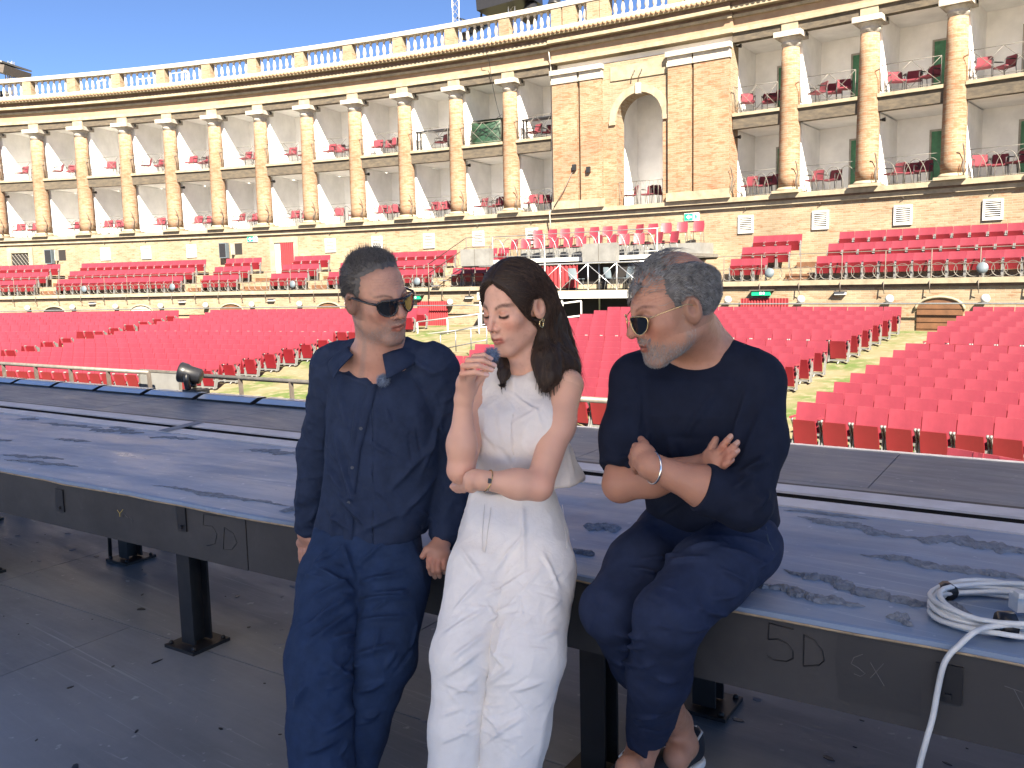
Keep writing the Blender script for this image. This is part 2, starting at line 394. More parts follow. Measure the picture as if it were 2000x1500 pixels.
m_ = MB(); m_.box(sp((U0+U1)/2, 2.47, PBOT+.07), (U1-U0, .1, .12), UU, NN, ZZ); m_.build('joist', MATS['black_metal'], plat)
# strips along the back: pale metal edge, open slot, second rail
def wob(uu, s): return .004*math.sin(uu*2.3+s)+.0025*math.sin(uu*6.1+s*2)
def strip(n0, n1, zt, th, s, name, mt, par):
    m_ = MB(); vv = []
    for uu in us:
        vv += [sp(uu, n0+wob(uu, s), zt-th), sp(uu, n0+wob(uu, s), zt), sp(uu, n1+wob(uu, s+.3), zt+.001), sp(uu, n1+wob(uu, s+.3), zt-th)]
    ff = []
    for i in range(len(us)-1):
        for q in range(3): ff.append((i*4+q, (i+1)*4+q, (i+1)*4+q+1, i*4+q+1))
    m_.add(vv, ff); return m_.build(name, mt, par)
strip(2.805, 2.905, PT+.004, .008, .4, 'metal_edge', MATS['rail_metal'], plat)
trk = thing('track_rail', 'pale worn metal rail beyond the dark slot behind the platform', 'rail', tuple(sp(2, 3.05, 0)), 0)
strip(2.985, 3.085, PT+.006, .008, 1.7, 'rail_top', MATS['rail_metal'], trk)
strip(3.088, 3.13, PT+.002, .06, 2.4, 'rail_lip', MATS['black_metal'], trk)
for i in range(7):
    q = MB(); q.box(sp(-2+i*1.6, 3.05, (PT-.055)/2), (.08, .08, PT-.058), UU, NN, ZZ); q.build('leg', MATS['black_metal'], trk)
q = MB(); q.box(sp((U0+U1)/2, 3.05, PT-.045), (U1-U0, .12, .085), UU, NN, ZZ); q.build('joist', MATS['dark_void'], trk)  # blacked out to paint the shade in the slot
q = MB(); q.box(sp((U0+U1)/2, 2.945, .48), (U1-U0, .012, .12), UU, NN, ZZ); q.build('slot_shade_strip', MATS['dark_void'], trk)  # black strip added to paint the slot's shade
q = MB()
for a, b in ((3.97, 4.02), (4.02, 4.05)): q.add([sp(a, 2.80, PT+.0075), sp(b, 2.80, PT+.0075), sp(b+.06, 3.09, PT+.010), sp(a+.06, 3.09, PT+.010)], [(0, 3, 2, 1)])
q.build('tape_strip', MATS['chalk'], trk)
# peeling, crumbly coating on the platform top: ragged raised scabs
def _n2(x, y, s): return .5+.25*(math.sin(x*1.7+y*2.9+s)+math.sin(x*3.1-y*1.3+s*1.7)*.6+math.sin(x*6.3+y*4.1+s*2.3)*.4)
def scab(u, n, L, W_, rot, seed, lumpy=.010, name='paint_flake'):
    rs = np.random.RandomState(seed); N = max(24, min(110, int(L/.006))); K = 9
    m_ = MB(); ctr = sp(u, n, PT); ca, sa = math.cos(rot), math.sin(rot); vv = []
    ph = rs.rand()*20
    for i, t in enumerate(np.linspace(-.5, .5, N)):
        a = t*L; env = max(0.02, 1-abs(2*t)**3); x_ = a/.022
        half = W_*.5*env*(.45+.75*_n2(x_, 0, ph)); mid = W_*.30*(_n2(x_*.35, 3, ph)-.5)*2
        for k_ in range(K):
            s_ = -1+2*k_/(K-1); b = mid+s_*half*(1+.12*rs.randn()*(abs(s_) > .9)); fall = (1-s_*s_)
            h = .0007+(.25*lumpy+lumpy*(.9*_n2(x_*1.6, b/.013, ph+1)+.35*rs.rand()))*min(1, fall*1.6)*min(1, half/(W_*.3)) if abs(s_) < .99 else .0005
            vv.append(ctr+UU*(a*ca-b*sa)+NN*(a*sa+b*ca)+ZZ*max(h, .0005))
    ff = [(i*K+k_, (i+1)*K+k_, (i+1)*K+k_+1, i*K+k_+1) for i in range(N-1) for k_ in range(K-1)]
    m_.add(vv, ff, None, False); return m_.build(name, MATS['paint_flake'], plat)
def scab_px(x0, y0, x1, y1, wpx, seed, lumpy=.008):
    a = at_z(x0, y0, PT); b = at_z(x1, y1, PT); d = b-a; c = (a+b)/2
    L = np.linalg.norm(d); rot = math.atan2(d@NN, d@UU)
    e = at_z((x0+x1)/2, (y0+y1)/2+wpx/2, PT)-at_z((x0+x1)/2, (y0+y1)/2-wpx/2, PT)
    perp = np.cross(d/L, ZZ); W_ = abs(e@perp)
    scab(c@UU, c@NN, L, W_, rot, seed, lumpy)
SC = [(1530, 1112, 1840, 1195, 20, .007), (1470, 1142, 1690, 1186, 18, .008), (1680, 1082, 2040, 1138, 14, .006), (1560, 1008, 1780, 1052, 14, .005), (1770, 1046, 2040, 1080, 20, .006),
      (1790, 1178, 1900, 1200, 26, .006), (1730, 1203, 1778, 1210, 13, .010), (1760, 1218, 1785, 1222, 8, .008), (1138, 1028, 1215, 1030, 18, .007), (1120, 1072, 1160, 1086, 15, .007),
      (300, 947, 570, 989, 6, .003), (370, 962, 470, 975, 6, .003), (545, 997, 604, 992, 10, .006), (480, 878, 604, 888, 9, .004), (290, 853, 390, 858, 5, .003), (105, 858, 180, 862, 5, .003), (170, 838, 285, 846, 8, .003), (215, 834, 250, 838, 6, .003),
      (0, 888, 130, 897, 6, .002), (10, 897, 155, 912, 6, .003), (-30, 859, 20, 862, 6, .003), (35, 818, 75, 820, 5, .003), (1530, 995, 1700, 1014, 5, .003), (80, 826, 200, 836, 5, .002)]
for i, s_ in enumerate(SC): scab_px(*s_[:5], 100+i, s_[5])
# black plates and writing on the fascia
def fz(px, py, off=.0):
    r = ray(px, py); return CO + r*((PF-off)/(r@NN))
def plate(px0, py0, px1, py1, name='hook_plate'):
    a = fz(px0, py0); b = fz(px1, py1); c = (a+b)/2; q = MB()
    q.box(c-NN*.004, (abs((b-a)@UU), .006, abs((b-a)[2])), UU, NN, ZZ)
    q.box(c-NN*.010+ZZ*(-abs((b-a)[2])*.32), (.012, .006, .012), UU, NN, ZZ)
    return q.build(name, MATS['tape_black'], plat)
plate(110, 953, 128, 1000); plate(347, 988, 367, 1038); plate(1829, 1292, 1879, 1376)
def writing(strokes, r, mt, name):
    q = MB()
    for st in strokes: q.tube([fz(x, y, .0016) for x, y in st], r, 4)
    return q.build(name, MATS[mt], plat)
def arc(cx, cy, rx, ry, a0_, a1_, n=14): return [(cx+rx*math.cos(t), cy+ry*math.sin(t)) for t in np.linspace(math.radians(a0_), math.radians(a1_), n)]
writing([[(1550, 1229), (1502, 1217), (1500, 1249)], [(1500, 1249), (1520, 1248), (1538, 1257), (1549, 1272), (1549, 1286), (1536, 1292), (1512, 1289), (1499, 1281)],
         [(1570, 1239), (1569, 1300)], [(1570, 1239), (1590, 1250), (1606, 1270), (1610, 1290), (1600, 1299), (1569, 1301)]], .0017, 'marker', 'marker_letters')
writing([[(1685, 1278), (1668, 1284), (1662, 1296), (1676, 1304), (1690, 1316), (1680, 1321), (1668, 1316)], [(1700, 1294), (1727, 1340)], [(1726, 1296), (1700, 1324)]], .0008, 'chalk_faint', 'chalk_letters')
writing([[(440, 1010), (398, 1004), (397, 1026)], [(397, 1026), (415, 1028), (424, 1043), (420, 1062), (404, 1066)], [(438, 1030), (436, 1072)], [(438, 1030), (456, 1042), (463, 1060), (452, 1074), (436, 1073)]], .0012, 'marker', 'faint_marker_letters')
writing([[(229, 996), (234, 1003), (240, 995)], [(234, 1003), (234, 1009)]], .0012, 'chalk_yellow', 'yellow_mark')
writing([[(244, 1001), (240, 1011)], [(243, 1005), (250, 1012)], [(252, 1010), (259, 1016)], [(261, 1014), (257, 1022)]], .0008, 'chalk_faint', 'chalk_scribble')
writing([[(1962, 1340), (1997, 1352)], [(1980, 1346), (2004, 1392)]], .0009, 'chalk_faint', 'chalk_tick')
m_ = MB()                                      # darker touched-up paint beside the letters
pc = [(1636, 1240), (1700, 1252), (1796, 1271), (1801, 1330), (1799, 1398), (1720, 1384), (1640, 1366), (1631, 1300)]
o_ = fz(1710, 1310, .0009); m_.prism([((fz(x, y)-o_)@UU, (fz(x, y)-o_)[2]) for x, y in pc], .0008, o_, UU, ZZ, NN); m_.build('dark_paint_patch', MATS['patch_black'], plat)

# ------------------------------------------------------------------ coiled cable on the platform
cab = thing('coiled_cable', 'coiled white power cable with black tape ties hanging over the platform edge', 'cable', tuple(at_z(1905, 1215, PT)), 0)
rs = np.random.RandomState(5)
cc = at_z(1960, 1208, PT)
e1 = at_z(2090, 1206, PT)-cc; A1 = np.linalg.norm(e1); e1 = e1/A1; e2 = np.cross(ZZ, e1)
pts = []
A, B = .145, .118
for i in range(0, 7*26):
    t = i/26*2*math.pi; lp = i//26
    a = A*(1+.05*math.sin(lp*2.1)+.02*math.sin(t*2+lp)); b = B*(1+.08*math.sin(lp*1.3+1))
    pts.append(cc+e1*(a*math.cos(t)+.012*math.sin(lp*3.3))+e2*(b*math.sin(t)+.012*math.cos(lp*2.7))+ZZ*(.009+.0052*lp+.004*math.sin(t*3+lp*2)))
q = MB(); q.tube(pts, .0058, 8); q.build('coil', MATS['cable_white'], cab)
tail = [at_z(1975, 1252, PT)+ZZ*.035, at_z(1930, 1252, PT)+ZZ*.03, at_z(1900, 1262, PT)+ZZ*.028]
tail += [fz(1872, 1262, .012), fz(1855, 1278, .02), fz(1842, 1302, .025), fz(1832, 1345, .026), fz(1822, 1400, .03), fz(1808, 1450, .04), fz(1795, 1500, .05), fz(1786, 1560, .06), sp(fz(1780, 1600)@UU, PF-.09, .02), sp(fz(1740, 1600)@UU+.05, PF-.25, .009)]
def smooth_path(P, n=6):
    P = [np.asarray(p, float) for p in P]; out = []
    for i in range(len(P)-1):
        p0, p1, p2, p3 = P[max(i-1, 0)], P[i], P[i+1], P[min(i+2, len(P)-1)]
        for t in np.linspace(0, 1, n, endpoint=False):
            out.append(.5*((2*p1)+(-p0+p2)*t+(2*p0-5*p1+4*p2-p3)*t*t+(-p0+3*p1-3*p2+p3)*t**3))
    return out+[P[-1]]
q = MB(); q.tube(smooth_path(tail), .0060, 8); q.build('hanging_end', MATS['cable_white'], cab)
for px, py in ((1964, 1243), (1850, 1175)):
    c = at_z(px, py, PT)+ZZ*.026; q = MB()
    dd = norm((at_z(px+20, py, PT)-at_z(px-20, py, PT))) if px > 1900 else norm(e2)
    q.tube([c-dd*.014, c+dd*.014], .027 if px > 1900 else .019, 10); q.build('tape_tie', MATS['tape_black'], cab)
q = MB(); q.box(at_z(2000, 1206, PT)+ZZ*.035, (.05, .035, .035), e1, e2, ZZ); q.box(at_z(1996, 1212, PT)+ZZ*.058, (.03, .022, .012), e1, e2, ZZ); q.build('plug', MATS['cable_white'], cab)

# ------------------------------------------------------------------ footlights and barrier at the stage edge
us_f = [hit for hit in np.arange(7.2, 16.9, 1.02)]
for i, u_ in enumerate(us_f):
    vis = u_ > 4.5
    t_ = thing('footlight', 'black batten footlight at the stage edge, number %d of the row counted from the moving light' % (i+1), 'footlight', tuple(sp(u_, STAGE_EDGE-.15, .0)), rg, 'footlights along the stage edge')
    x_, s1 = u_-7.7, 'left' 
    q = MB()
    pr = [(-.13, .0), (.13, 0), (.13, .02), (.02, .062), (-.10, .062), (-.13, .03)]
    q.prism(pr, .94, sp(u_, STAGE_EDGE-.15, .003), -NN, ZZ, UU); q.build('housing', MATS['black_metal'], t_)
    q = MB(); a = sp(u_, STAGE_EDGE-.15, 0)
    q.add([a-NN*.018-UU*.46+ZZ*.0668, a-NN*.018+UU*.46+ZZ*.0668, a+NN*.098+UU*.46+ZZ*.0668, a+NN*.098-UU*.46+ZZ*.0668], [(0, 1, 2, 3)])
    q.add([a-NN*.128-UU*.46+ZZ*.0255, a-NN*.128+UU*.46+ZZ*.0255, a-NN*.025+UU*.46+ZZ*.065, a-NN*.025-UU*.46+ZZ*.065], [(0, 3, 2, 1)])
    q.build('front_glass', MATS['lens_glass'], t_)
FOOT = [o for o in COL.objects if o.name.startswith('footlight')]
ORD = ['first', 'second', 'third', 'fourth', 'fifth', 'sixth', 'seventh', 'eighth', 'ninth', 'tenth', 'eleventh', 'twelfth', 'thirteenth', 'fourteenth', 'fifteenth', 'sixteenth', 'seventeenth', 'eighteenth', 'nineteenth', 'twentieth'] + ['%dth' % i for i in range(21, 61)]
for i, o in enumerate(FOOT):
    o['label'] = 'flat black footlight on the stage edge, %s from the right end of the row' % ORD[i]
# barrier rail with posts just beyond the edge
bar = thing('barrier_rail', 'dark metal barrier rail with posts along the stage edge', 'barrier', tuple(sp(9, STAGE_EDGE+.35, GROUND0)), 0)
zr = .20
segs = [(3.3, 9.55), (10.5, 18)]
for a, b in segs:
    q = MB(); q.tube([sp(a, STAGE_EDGE+.35, zr), sp(b, STAGE_EDGE+.35, zr)], .028, 8); q.build('top_rail', MATS['iron_pale'], bar)
    n_ = int((b-a)/.85)
    for i in range(n_+1):
        uu = a+(b-a)*i/n_; q = MB(); q.beam(sp(uu, STAGE_EDGE+.35, zr), sp(uu-.03, STAGE_EDGE+.42, GROUND0), .05, .025, UU); q.build('post', MATS['iron'], bar)
pn = thing('framed_panel', 'grey framed panel standing by the barrier next to the moving light', 'panel', tuple(sp(10.3, STAGE_EDGE+.55, GROUND0)), 0)
q = MB(); q.box(sp(10.55, STAGE_EDGE+.55, -.25), (.86, .02, .86), UU, NN, ZZ); q.build('sheet', MATS['concrete_grey'], pn)
for du in (-.44, .44):
    q = MB(); q.box(sp(10.55+du, STAGE_EDGE+.55, -.85), (.03, .03, 2.08), UU, NN, ZZ); q.build('frame_post', MATS['iron_pale'], pn)
for dz in (-.69, .195):
    q = MB(); q.box(sp(10.55, STAGE_EDGE+.55, dz), (.85, .035, .03), UU, NN, ZZ); q.build('frame_bar', MATS['iron_pale'], pn)
# moving-head lamp on the stage edge
ML = sp(9.12, STAGE_EDGE-.03, .0)
mh = thing('moving_head_lamp', 'black moving-head spotlight standing on the far stage edge', 'spotlight', tuple(ML), 0)
q = MB(); q.box(ML+ZZ*.05+UU*-.1, (.26, .20, .08), UU, NN, ZZ); q.build('base', MATS['black_plastic'], mh)
q = MB(); ax = norm(UU*.75-NN*.55+ZZ*.25); sx_ = norm(np.cross(ax, ZZ)); sy_ = np.cross(sx_, ax); c = ML+ZZ*.27
q.lathe([(.07, -.15), (.095, -.13), (.105, 0), (.12, .04), (.128, .11), (.12, .125), (.095, .115)], 20, c, sx_, sy_, ax); q.build('head', MATS['black_plastic'], mh)
q = MB(); q.lathe([(.094, .112), (.06, .124), (.02, .128)], 20, c, sx_, sy_, ax); q.build('lens', MATS['lens_glass'], mh)
for s_ in (-1, 1):
    q = MB(); pth = [c+sx_*s_*.12, c+sx_*s_*.145-ZZ*.06, ML+ZZ*.10+sx_*s_*.10]
    q.tube(smooth_path(pth, 4), [.04]*9, 8); q.build('yoke_arm', MATS['black_plastic'], mh)
# ------------------------------------------------------------------ arena: everything is laid out on arcs round one centre
ACX, ACY, AR, AA0, DZ = -44.469, -42.312, 93.172, 1.369, -0.08
def ar(S, r, z):
    a = AA0-S/AR; return np.array([ACX+r*math.cos(a), ACY+r*math.sin(a), z+DZ])
def radial(S):
    a = AA0-S/AR; return np.array([math.cos(a), math.sin(a), 0])
def tangent(S):                                     # towards growing S (to the right)
    a = AA0-S/AR; return np.array([math.sin(a), -math.cos(a), 0])
def cbox(mb, S0, S1, r0, r1, z0, z1, step=1.4):
    n = max(1, int(math.ceil(abs(S1-S0)/step))); Ss = np.linspace(S0, S1, n+1)
    v = []
    for S in Ss: v += [ar(S, r0, z0), ar(S, r0, z1), ar(S, r1, z1), ar(S, r1, z0)]
    f = []; uv = []
    for i in range(n):
        a, b = i*4, i*4+4; s0, s1 = Ss[i], Ss[i+1]
        f += [(a, b, b+1, a+1), (a+1, b+1, b+2, a+2), (a+2, b+2, b+3, a+3), (a+3, b+3, b, a)]
        uv += [[(s0, z0), (s1, z0), (s1, z1), (s0, z1)], [(s0, r0), (s1, r0), (s1, r1), (s0, r1)], [(s0, z1), (s1, z1), (s1, z0), (s0, z0)], [(s0, r1), (s1, r1), (s1, r0), (s0, r0)]]
    e = n*4
    f += [(0, 1, 2, 3), (e, e+3, e+2, e+1)]
    uv += [[(r0, z0), (r0, z1), (r1, z1), (r1, z0)], [(r0, z0), (r1, z0), (r1, z1), (r0, z1)]]
    mb.add(v, f, uv); return mb
def cb(name, m, par, *a, **k):
    q = MB(); cbox(q, *a, **k); return q.build(name, MATS[m], par)
SL, SR = -9.0, 57.0                                 # extent of the built arc
# ground: one sheet, raked in the seating area
gv = []; gf = []
rs_ = np.concatenate([[-200, 40, 60], np.arange(70, AR-2.0, 1.0), [AR-2.0, AR+6, AR+40, AR+300]])
def ground_z(r): return GROUND0+.1*min(max(r-(AR-18.6), 0), 13.6)
Ss_ = np.linspace(-60, 110, 120)
rs_ = rs_[rs_ > 0]
for r in rs_:
    for S in Ss_: gv.append(ar(S, r, ground_z(r)-DZ))
nS = len(Ss_)
for i in range(len(rs_)-1):
    for j in range(nS-1): gf.append((i*nS+j, i*nS+j+1, (i+1)*nS+j+1, (i+1)*nS+j))
g = MB(); g.add(gv, gf)
def ground_material():
    m = bpy.data.materials.new('arena_ground'); m.use_nodes = True; t = m.node_tree; b = t.nodes['Principled BSDF']; b.inputs['Roughness'].default_value = .95; b.inputs['Specular IOR Level'].default_value = .1
    tc = t.nodes.new('ShaderNodeTexCoord')
    def nz(s, d=6): 
        n = t.nodes.new('ShaderNodeTexNoise'); n.inputs['Scale'].default_value = s; n.inputs['Detail'].default_value = d; t.links.new(tc.outputs['Object'], n.inputs[0]); return n.outputs[0]
    def rg_(s, a, b_):
        r = t.nodes.new('ShaderNodeMapRange'); r.inputs[1].default_value = a; r.inputs[2].default_value = b_; t.links.new(s, r.inputs[0]); return r.outputs[0]
    x = t.nodes.new('ShaderNodeMix'); x.data_type = 'RGBA'; x.inputs[6].default_value = (.165, .14, .088, 1); x.inputs[7].default_value = (.075, .105, .035, 1); t.links.new(rg_(nz(.7), .42, .62), x.inputs[0])
    y = t.nodes.new('ShaderNodeMix'); y.data_type = 'RGBA'; y.inputs[7].default_value = (.20, .17, .115, 1); t.links.new(rg_(nz(4), .5, .7), y.inputs[0]); t.links.new(x.outputs[2], y.inputs[6])
    t.links.new(y.outputs[2], b.inputs['Base Color'])
    bp = t.nodes.new('ShaderNodeBump'); bp.inputs['Strength'].default_value = .5; bp.inputs['Distance'].default_value = .03; t.links.new(nz(30), bp.inputs['Height']); t.links.new(bp.outputs[0], b.inputs['Normal'])
    MATS['arena_ground'] = m; return m
tag(g.build('ground', ground_material()), kind='structure')
far = MB(); far.add([(-900, -900, GROUND0-.6), (900, -900, GROUND0-.6), (900, 900, GROUND0-.6), (-900, 900, GROUND0-.6)], [(0, 1, 2, 3)])
tag(far.build('terrain', MATS['earth_rim']), kind='structure')

# ------------------------------------------------------------------ arcade building
bld = thing('arcade_building', 'curved brick arcade with two tiers of white boxes, columns and balustrade', 'building', tuple(ar(24, AR, 1.0)), 0)
PITCHB = 2.7724
COLS_L = [i*PITCHB for i in range(-3, 11)]
COLS_R = [39.90+i*PITCHB for i in range(0, 6)]
PL, PR = 29.97, 37.72                               # pavilion
ZF, ZSB, ZST, ZC = 4.40, 6.97, 7.55, 10.16          # box floor, slab underside, slab top, capital top
DEPTH = 2.75
cb('podium_wall', 'brick_pale', bld, SL, SR, AR, AR+.5, -1.0, 4.0)
cb('string_course', 'stone_buff', bld, SL, SR, AR-.10, AR+.6, 4.002, 4.16)
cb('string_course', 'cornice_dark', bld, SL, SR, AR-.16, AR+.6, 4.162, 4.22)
cb('string_course', 'stone_buff', bld, SL, SR, AR-.24, AR+.7, 4.222, 4.398)
cb('floor_slab', 'stucco', bld, SL, SR, AR+.702, AR+DEPTH, 4.10, 4.396)
cb('back_wall', 'stucco', bld, SL, SR, AR+DEPTH+.003, AR+DEPTH+.3, 3.9, 10.64)
cb('ceiling', 'stucco', bld, SL, SR, AR+.303, AR+DEPTH-.003, 10.30, 10.498)
cb('roof_slab', 'stone_buff', bld, SL, SR, AR+.303, AR+DEPTH+.8, 10.66, 11.56)
def pav_split(name, m, r0, r1, z0, z1, out=.10):
    cb(name, m, bld, SL, PL-.06, r0, r1, z0, z1); cb(name, m, bld, PL-.058, PR+.058, r0-out, r1, z0, z1); cb(name, m, bld, PR+.06, SR, r0, r1, z0, z1)
pav_split('architrave_band', 'stone_buff', AR-.12, AR+.3, 10.502, 10.66)
pav_split('frieze', 'frieze', AR-.06, AR+.3, 10.662, 11.02)
pav_split('cornice_moulding', 'stone_buff', AR-.18, AR+.3, 11.022, 11.13)
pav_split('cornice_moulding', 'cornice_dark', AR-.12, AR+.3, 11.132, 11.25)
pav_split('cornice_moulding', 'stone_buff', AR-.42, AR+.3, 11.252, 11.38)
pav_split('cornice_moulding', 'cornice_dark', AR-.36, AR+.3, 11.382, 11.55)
cb('eaves_board', 'stone_buff', bld, SL, SR, AR-.58, AR+.6, 11.562, 11.62)
tile = MB()
for S in np.arange(SL, SR, .21):
    a = ar(S, AR-.66, 11.66); b = ar(S, AR-.20, 11.74); tile.tube([a, b], .085, 6)
o = tile.build('eaves_tiles', MATS['terracotta'], bld); o['kind'] = 'stuff'
cb('plinth', 'stone_white', bld, SL, SR, AR-.34, AR+.10, 11.70, 11.95)
bal = cb('balustrade', 'stone_white', bld, SL, SR, AR-.36, AR+.06, 12.68, 12.88)
bp_ = [(.045, 0), (.085, .02), (.085, .07), (.05, .09), (.06, .14), (.092, .22), (.085, .30), (.05, .48), (.04, .58), (.06, .61), (.06, .64), (.085, .66), (.085, .728)]
bm = MB(); bm.lathe(bp_, 10); bal_me = bm.mesh('baluster', MATS['stone_white'])
loc0 = np.array(bld.location)
def baluster(S):
    link_mesh('baluster', bal_me, bal, tuple(ar(S, AR-.14, 11.952)-loc0))
def pier(S, wd):
    cb('pier', 'brick_pale', bal, S-wd/2, S+wd/2, AR-.33, AR+.04, 11.952, 12.678)
allc = COLS_L+COLS_R
for S in allc: pier(S, .52)
def panel(a, b, n):
    for i in range(n): baluster(a+(b-a)*(i+.5)/n)
for a, b in zip(COLS_L[:-1], COLS_L[1:]): panel(a+.30, b-.30, 6)
panel(COLS_L[-1]+.3, 29.95, 6); pier(30.25, .48); pier(30.85, .6); panel(31.18, 31.62, 2); pier(31.95, .56); pier(32.46, .4); panel(32.7, 35.1, 7); pier(35.5, .6); panel(35.85, 36.25, 2); pier(36.6, .6); pier(37.3, .6); panel(37.65, 39.6, 5)
for a, b in zip(COLS_R[:-1], COLS_R[1:]): panel(a+.30, b-.30, 6)
# columns
shaft = [(.39, .22), (.385, .6), (.38, 1.6), (.365, 3.0), (.34, 4.3), (.315, 5.22)]
sm_ = MB(); sm_.lathe(shaft, 22); shaft_me = sm_.mesh('shaft', MATS['brick_orange'])
cm_ = MB(); cm_.lathe([(.315, 5.222), (.315, 5.32), (.34, 5.34), (.34, 5.38), (.32, 5.40), (.33, 5.46), (.40, 5.53), (.42, 5.56)], 22); cm_.box((0, 0, 5.66), (.98, .98, .19)); cap_me = cm_.mesh('capital', MATS['stone_white'])
bm_ = MB(); bm_.box((0, 0, .05), (.98, .98, .10)); bm_.lathe([(.47, .102), (.48, .13), (.45, .17), (.41, .20), (.40, .218)], 22); base_me = bm_.mesh('base', MATS['stone_buff'])
arm = MB(); arm.tube([(0, -.0, 0), (0, -.55, .05)], .012, 5); arm.tube([(0, -.50, .05), (0, -.62, .02)], .05, 8)
for S in allc:
    c = ar(S, AR+.10, ZF+.002)-loc0; th = AA0-S/AR-math.pi/2
    co = link_mesh('column', shaft_me, bld, tuple(c), th)
    link_mesh('capital', cap_me, co); link_mesh('column_base', base_me, co)
    cb('impost_block', 'stone_buff', bld, S-.30, S+.30, AR-.09, AR+.3, 10.162, 10.50)
    cb('partition_wall', 'stucco', bld, S-.30, S+.30, AR+.50, AR+DEPTH, ZF+.002, ZSB-.002)
    cb('partition_wall', 'stucco', bld, S-.30, S+.30, AR+.50, AR+DEPTH, ZST+.002, 10.298)
bays = list(zip(COLS_L[:-1], COLS_L[1:]))+[(COLS_L[-1], PL+.30)]+[(PR-.30, COLS_R[0])]+list(zip(COLS_R[:-1], COLS_R[1:]))
for S in (PL+.18, PR-.18):
    cb('partition_wall', 'stucco', bld, S-.12, S+.12, AR+.63, AR+DEPTH, ZF+.002, 10.298)
bracket = 0
for a, b in bays:
    cb('timber_lintel', 'wood_grey', bld, a+.302, b-.302, AR-.03, AR+.3, 10.165, 10.50)
    cb('balcony_beam', 'wood_grey', bld, a+.335, b-.335, AR-.02, AR+.25, ZSB, ZST-.12)
    cb('balcony_ledge', 'stone_buff', bld, a+.335, b-.335, AR-.10, AR+.30, ZST-.118, ZST)
    cb('balcony_slab', 'stucco', bld, a+.302, b-.302, AR+.252, AR+DEPTH-.003, ZSB+.05, ZST-.12)
    # iron railings, one for each box
    def RP(S, z, r=AR+.02): return ar(S, r, z)
    w0, w1 = a+.44, b-.44
    q = MB(); zt = ZST+.95
    q.tube([RP(w0, zt), RP(w1, zt)], .012, 5); q.tube([RP(w0, ZST+.08), RP(w1, ZST+.08)], .010, 5)
    nX = 2; 
    for i in range(nX):
        x0, x1 = w0+(w1-w0)*i/nX, w0+(w1-w0)*(i+1)/nX
        q.tube([RP(x0, ZST+.08), RP(x1, zt)], .010, 5); q.tube([RP(x0, zt), RP(x1, ZST+.08)], .010, 5)
    for x in (w0, w1): q.tube([RP(x, ZST), RP(x, zt)], .013, 5)
    q.tube([RP(w0, zt), RP(w0, zt, AR-.30), RP(w0, zt-.35, AR-.12), RP(w0, ZST+.05, AR-.08)], .016, 5)
    q.build('upper_railing', MATS['iron_pale'], bld)
    q = MB(); zt = ZF+.62; nr = 4; dd = (w1-w0)/nr
    for i in range(nr):
        cx_ = w0+dd*(i+.5)
        q.tube([RP(cx_+dd*.78*math.cos(t), ZF+.02+.80*max(0, math.sin(t))) for t in np.linspace(0, math.pi, 15)], .012, 5)
    q.tube([RP(w0, ZF+.95), RP(w1, ZF+.95)], .009, 5); q.tube([RP(w0, ZF+.05), RP(w1, ZF+.05)], .011, 5)
    q.build('lower_railing', MATS['iron_pale'], bld)
    q = MB()                                        # scrolled iron stay in front of the column foot
    q.tube([ar(a+.40, AR-.05, ZF), ar(a+.40, AR-.28, ZF+.35), ar(a+.40, AR-.14, ZF+.7), ar(a+.40, AR-.30, ZF+1.0), ar(a+.40, AR-.42, ZF+1.12)], .02, 5)
    q.tube([ar(a+.40, AR-.05, ZF+.1), ar(a+.40, AR-.40, ZF+.25), ar(a+.40, AR-.30, ZF+.62)], .016, 5); q.build('railing_stay', MATS['iron'], bld)
    for z_ in (ZSB-.25, 10.10):
        bracket += 1
        if z_ > 9 or bracket % 4 in (1, 2):
            q = MB(); c = ar(a+.18, AR+.35, z_)
            q.tube([c, c+tangent(a)*.22], .025, 6); q.lathe([(.04, 0), (.07, .09), (.075, .13)], 8, c+tangent(a)*.20, radial(a), ZZ, tangent(a)); q.build('spot_bracket', MATS['black_metal'], bld)
# green doors in the back walls
def door(S0, S1, zf, h=2.05, r=AR+DEPTH):
    d_ = cb('door', 'green_door', bld, S0, S1, r-.05, r-.004, zf+.01, zf+h)
    cb('door_frame', 'stone_white', d_, S0-.07, S0-.004, r-.07, r-.004, zf+.01, zf+h+.07); cb('door_frame', 'stone_white', d_, S1+.004, S1+.07, r-.07, r-.004, zf+.01, zf+h+.07)
    cb('door_frame', 'stone_white', d_, S0-.002, S1+.002, r-.07, r-.004, zf+h+.004, zf+h+.07)
    q = MB(); c = ar(S0+.12, r-.09, zf+1.0); q.tube([c-tangent(S0)*.04, c+tangent(S0)*.06], .012, 6); q.build('handle', MATS['black_metal'], d_)
for a, b in bays:
    if 29 < a < 36: continue
    if a > 36:
        for zf in (ZF, ZST): door(b-1.30, b-.55, zf)
    else:
        for zf in (ZF, ZST): door(b-1.0, b-.3, zf)
# pavilion with arch and doubled pilasters
AXS, AHW, ZSP = 33.895, 1.015, 7.83
def pavbox(S0, S1, z0, z1, out=.14, m='brick_orange', name='pier_wall', back=.62): return cb(name, m, bld, S0, S1, AR-out, AR+back, z0, z1)
pavbox(PL, AXS-AHW, ZF+.002, ZSP); pavbox(AXS+AHW, PR, ZF+.002, ZSP)
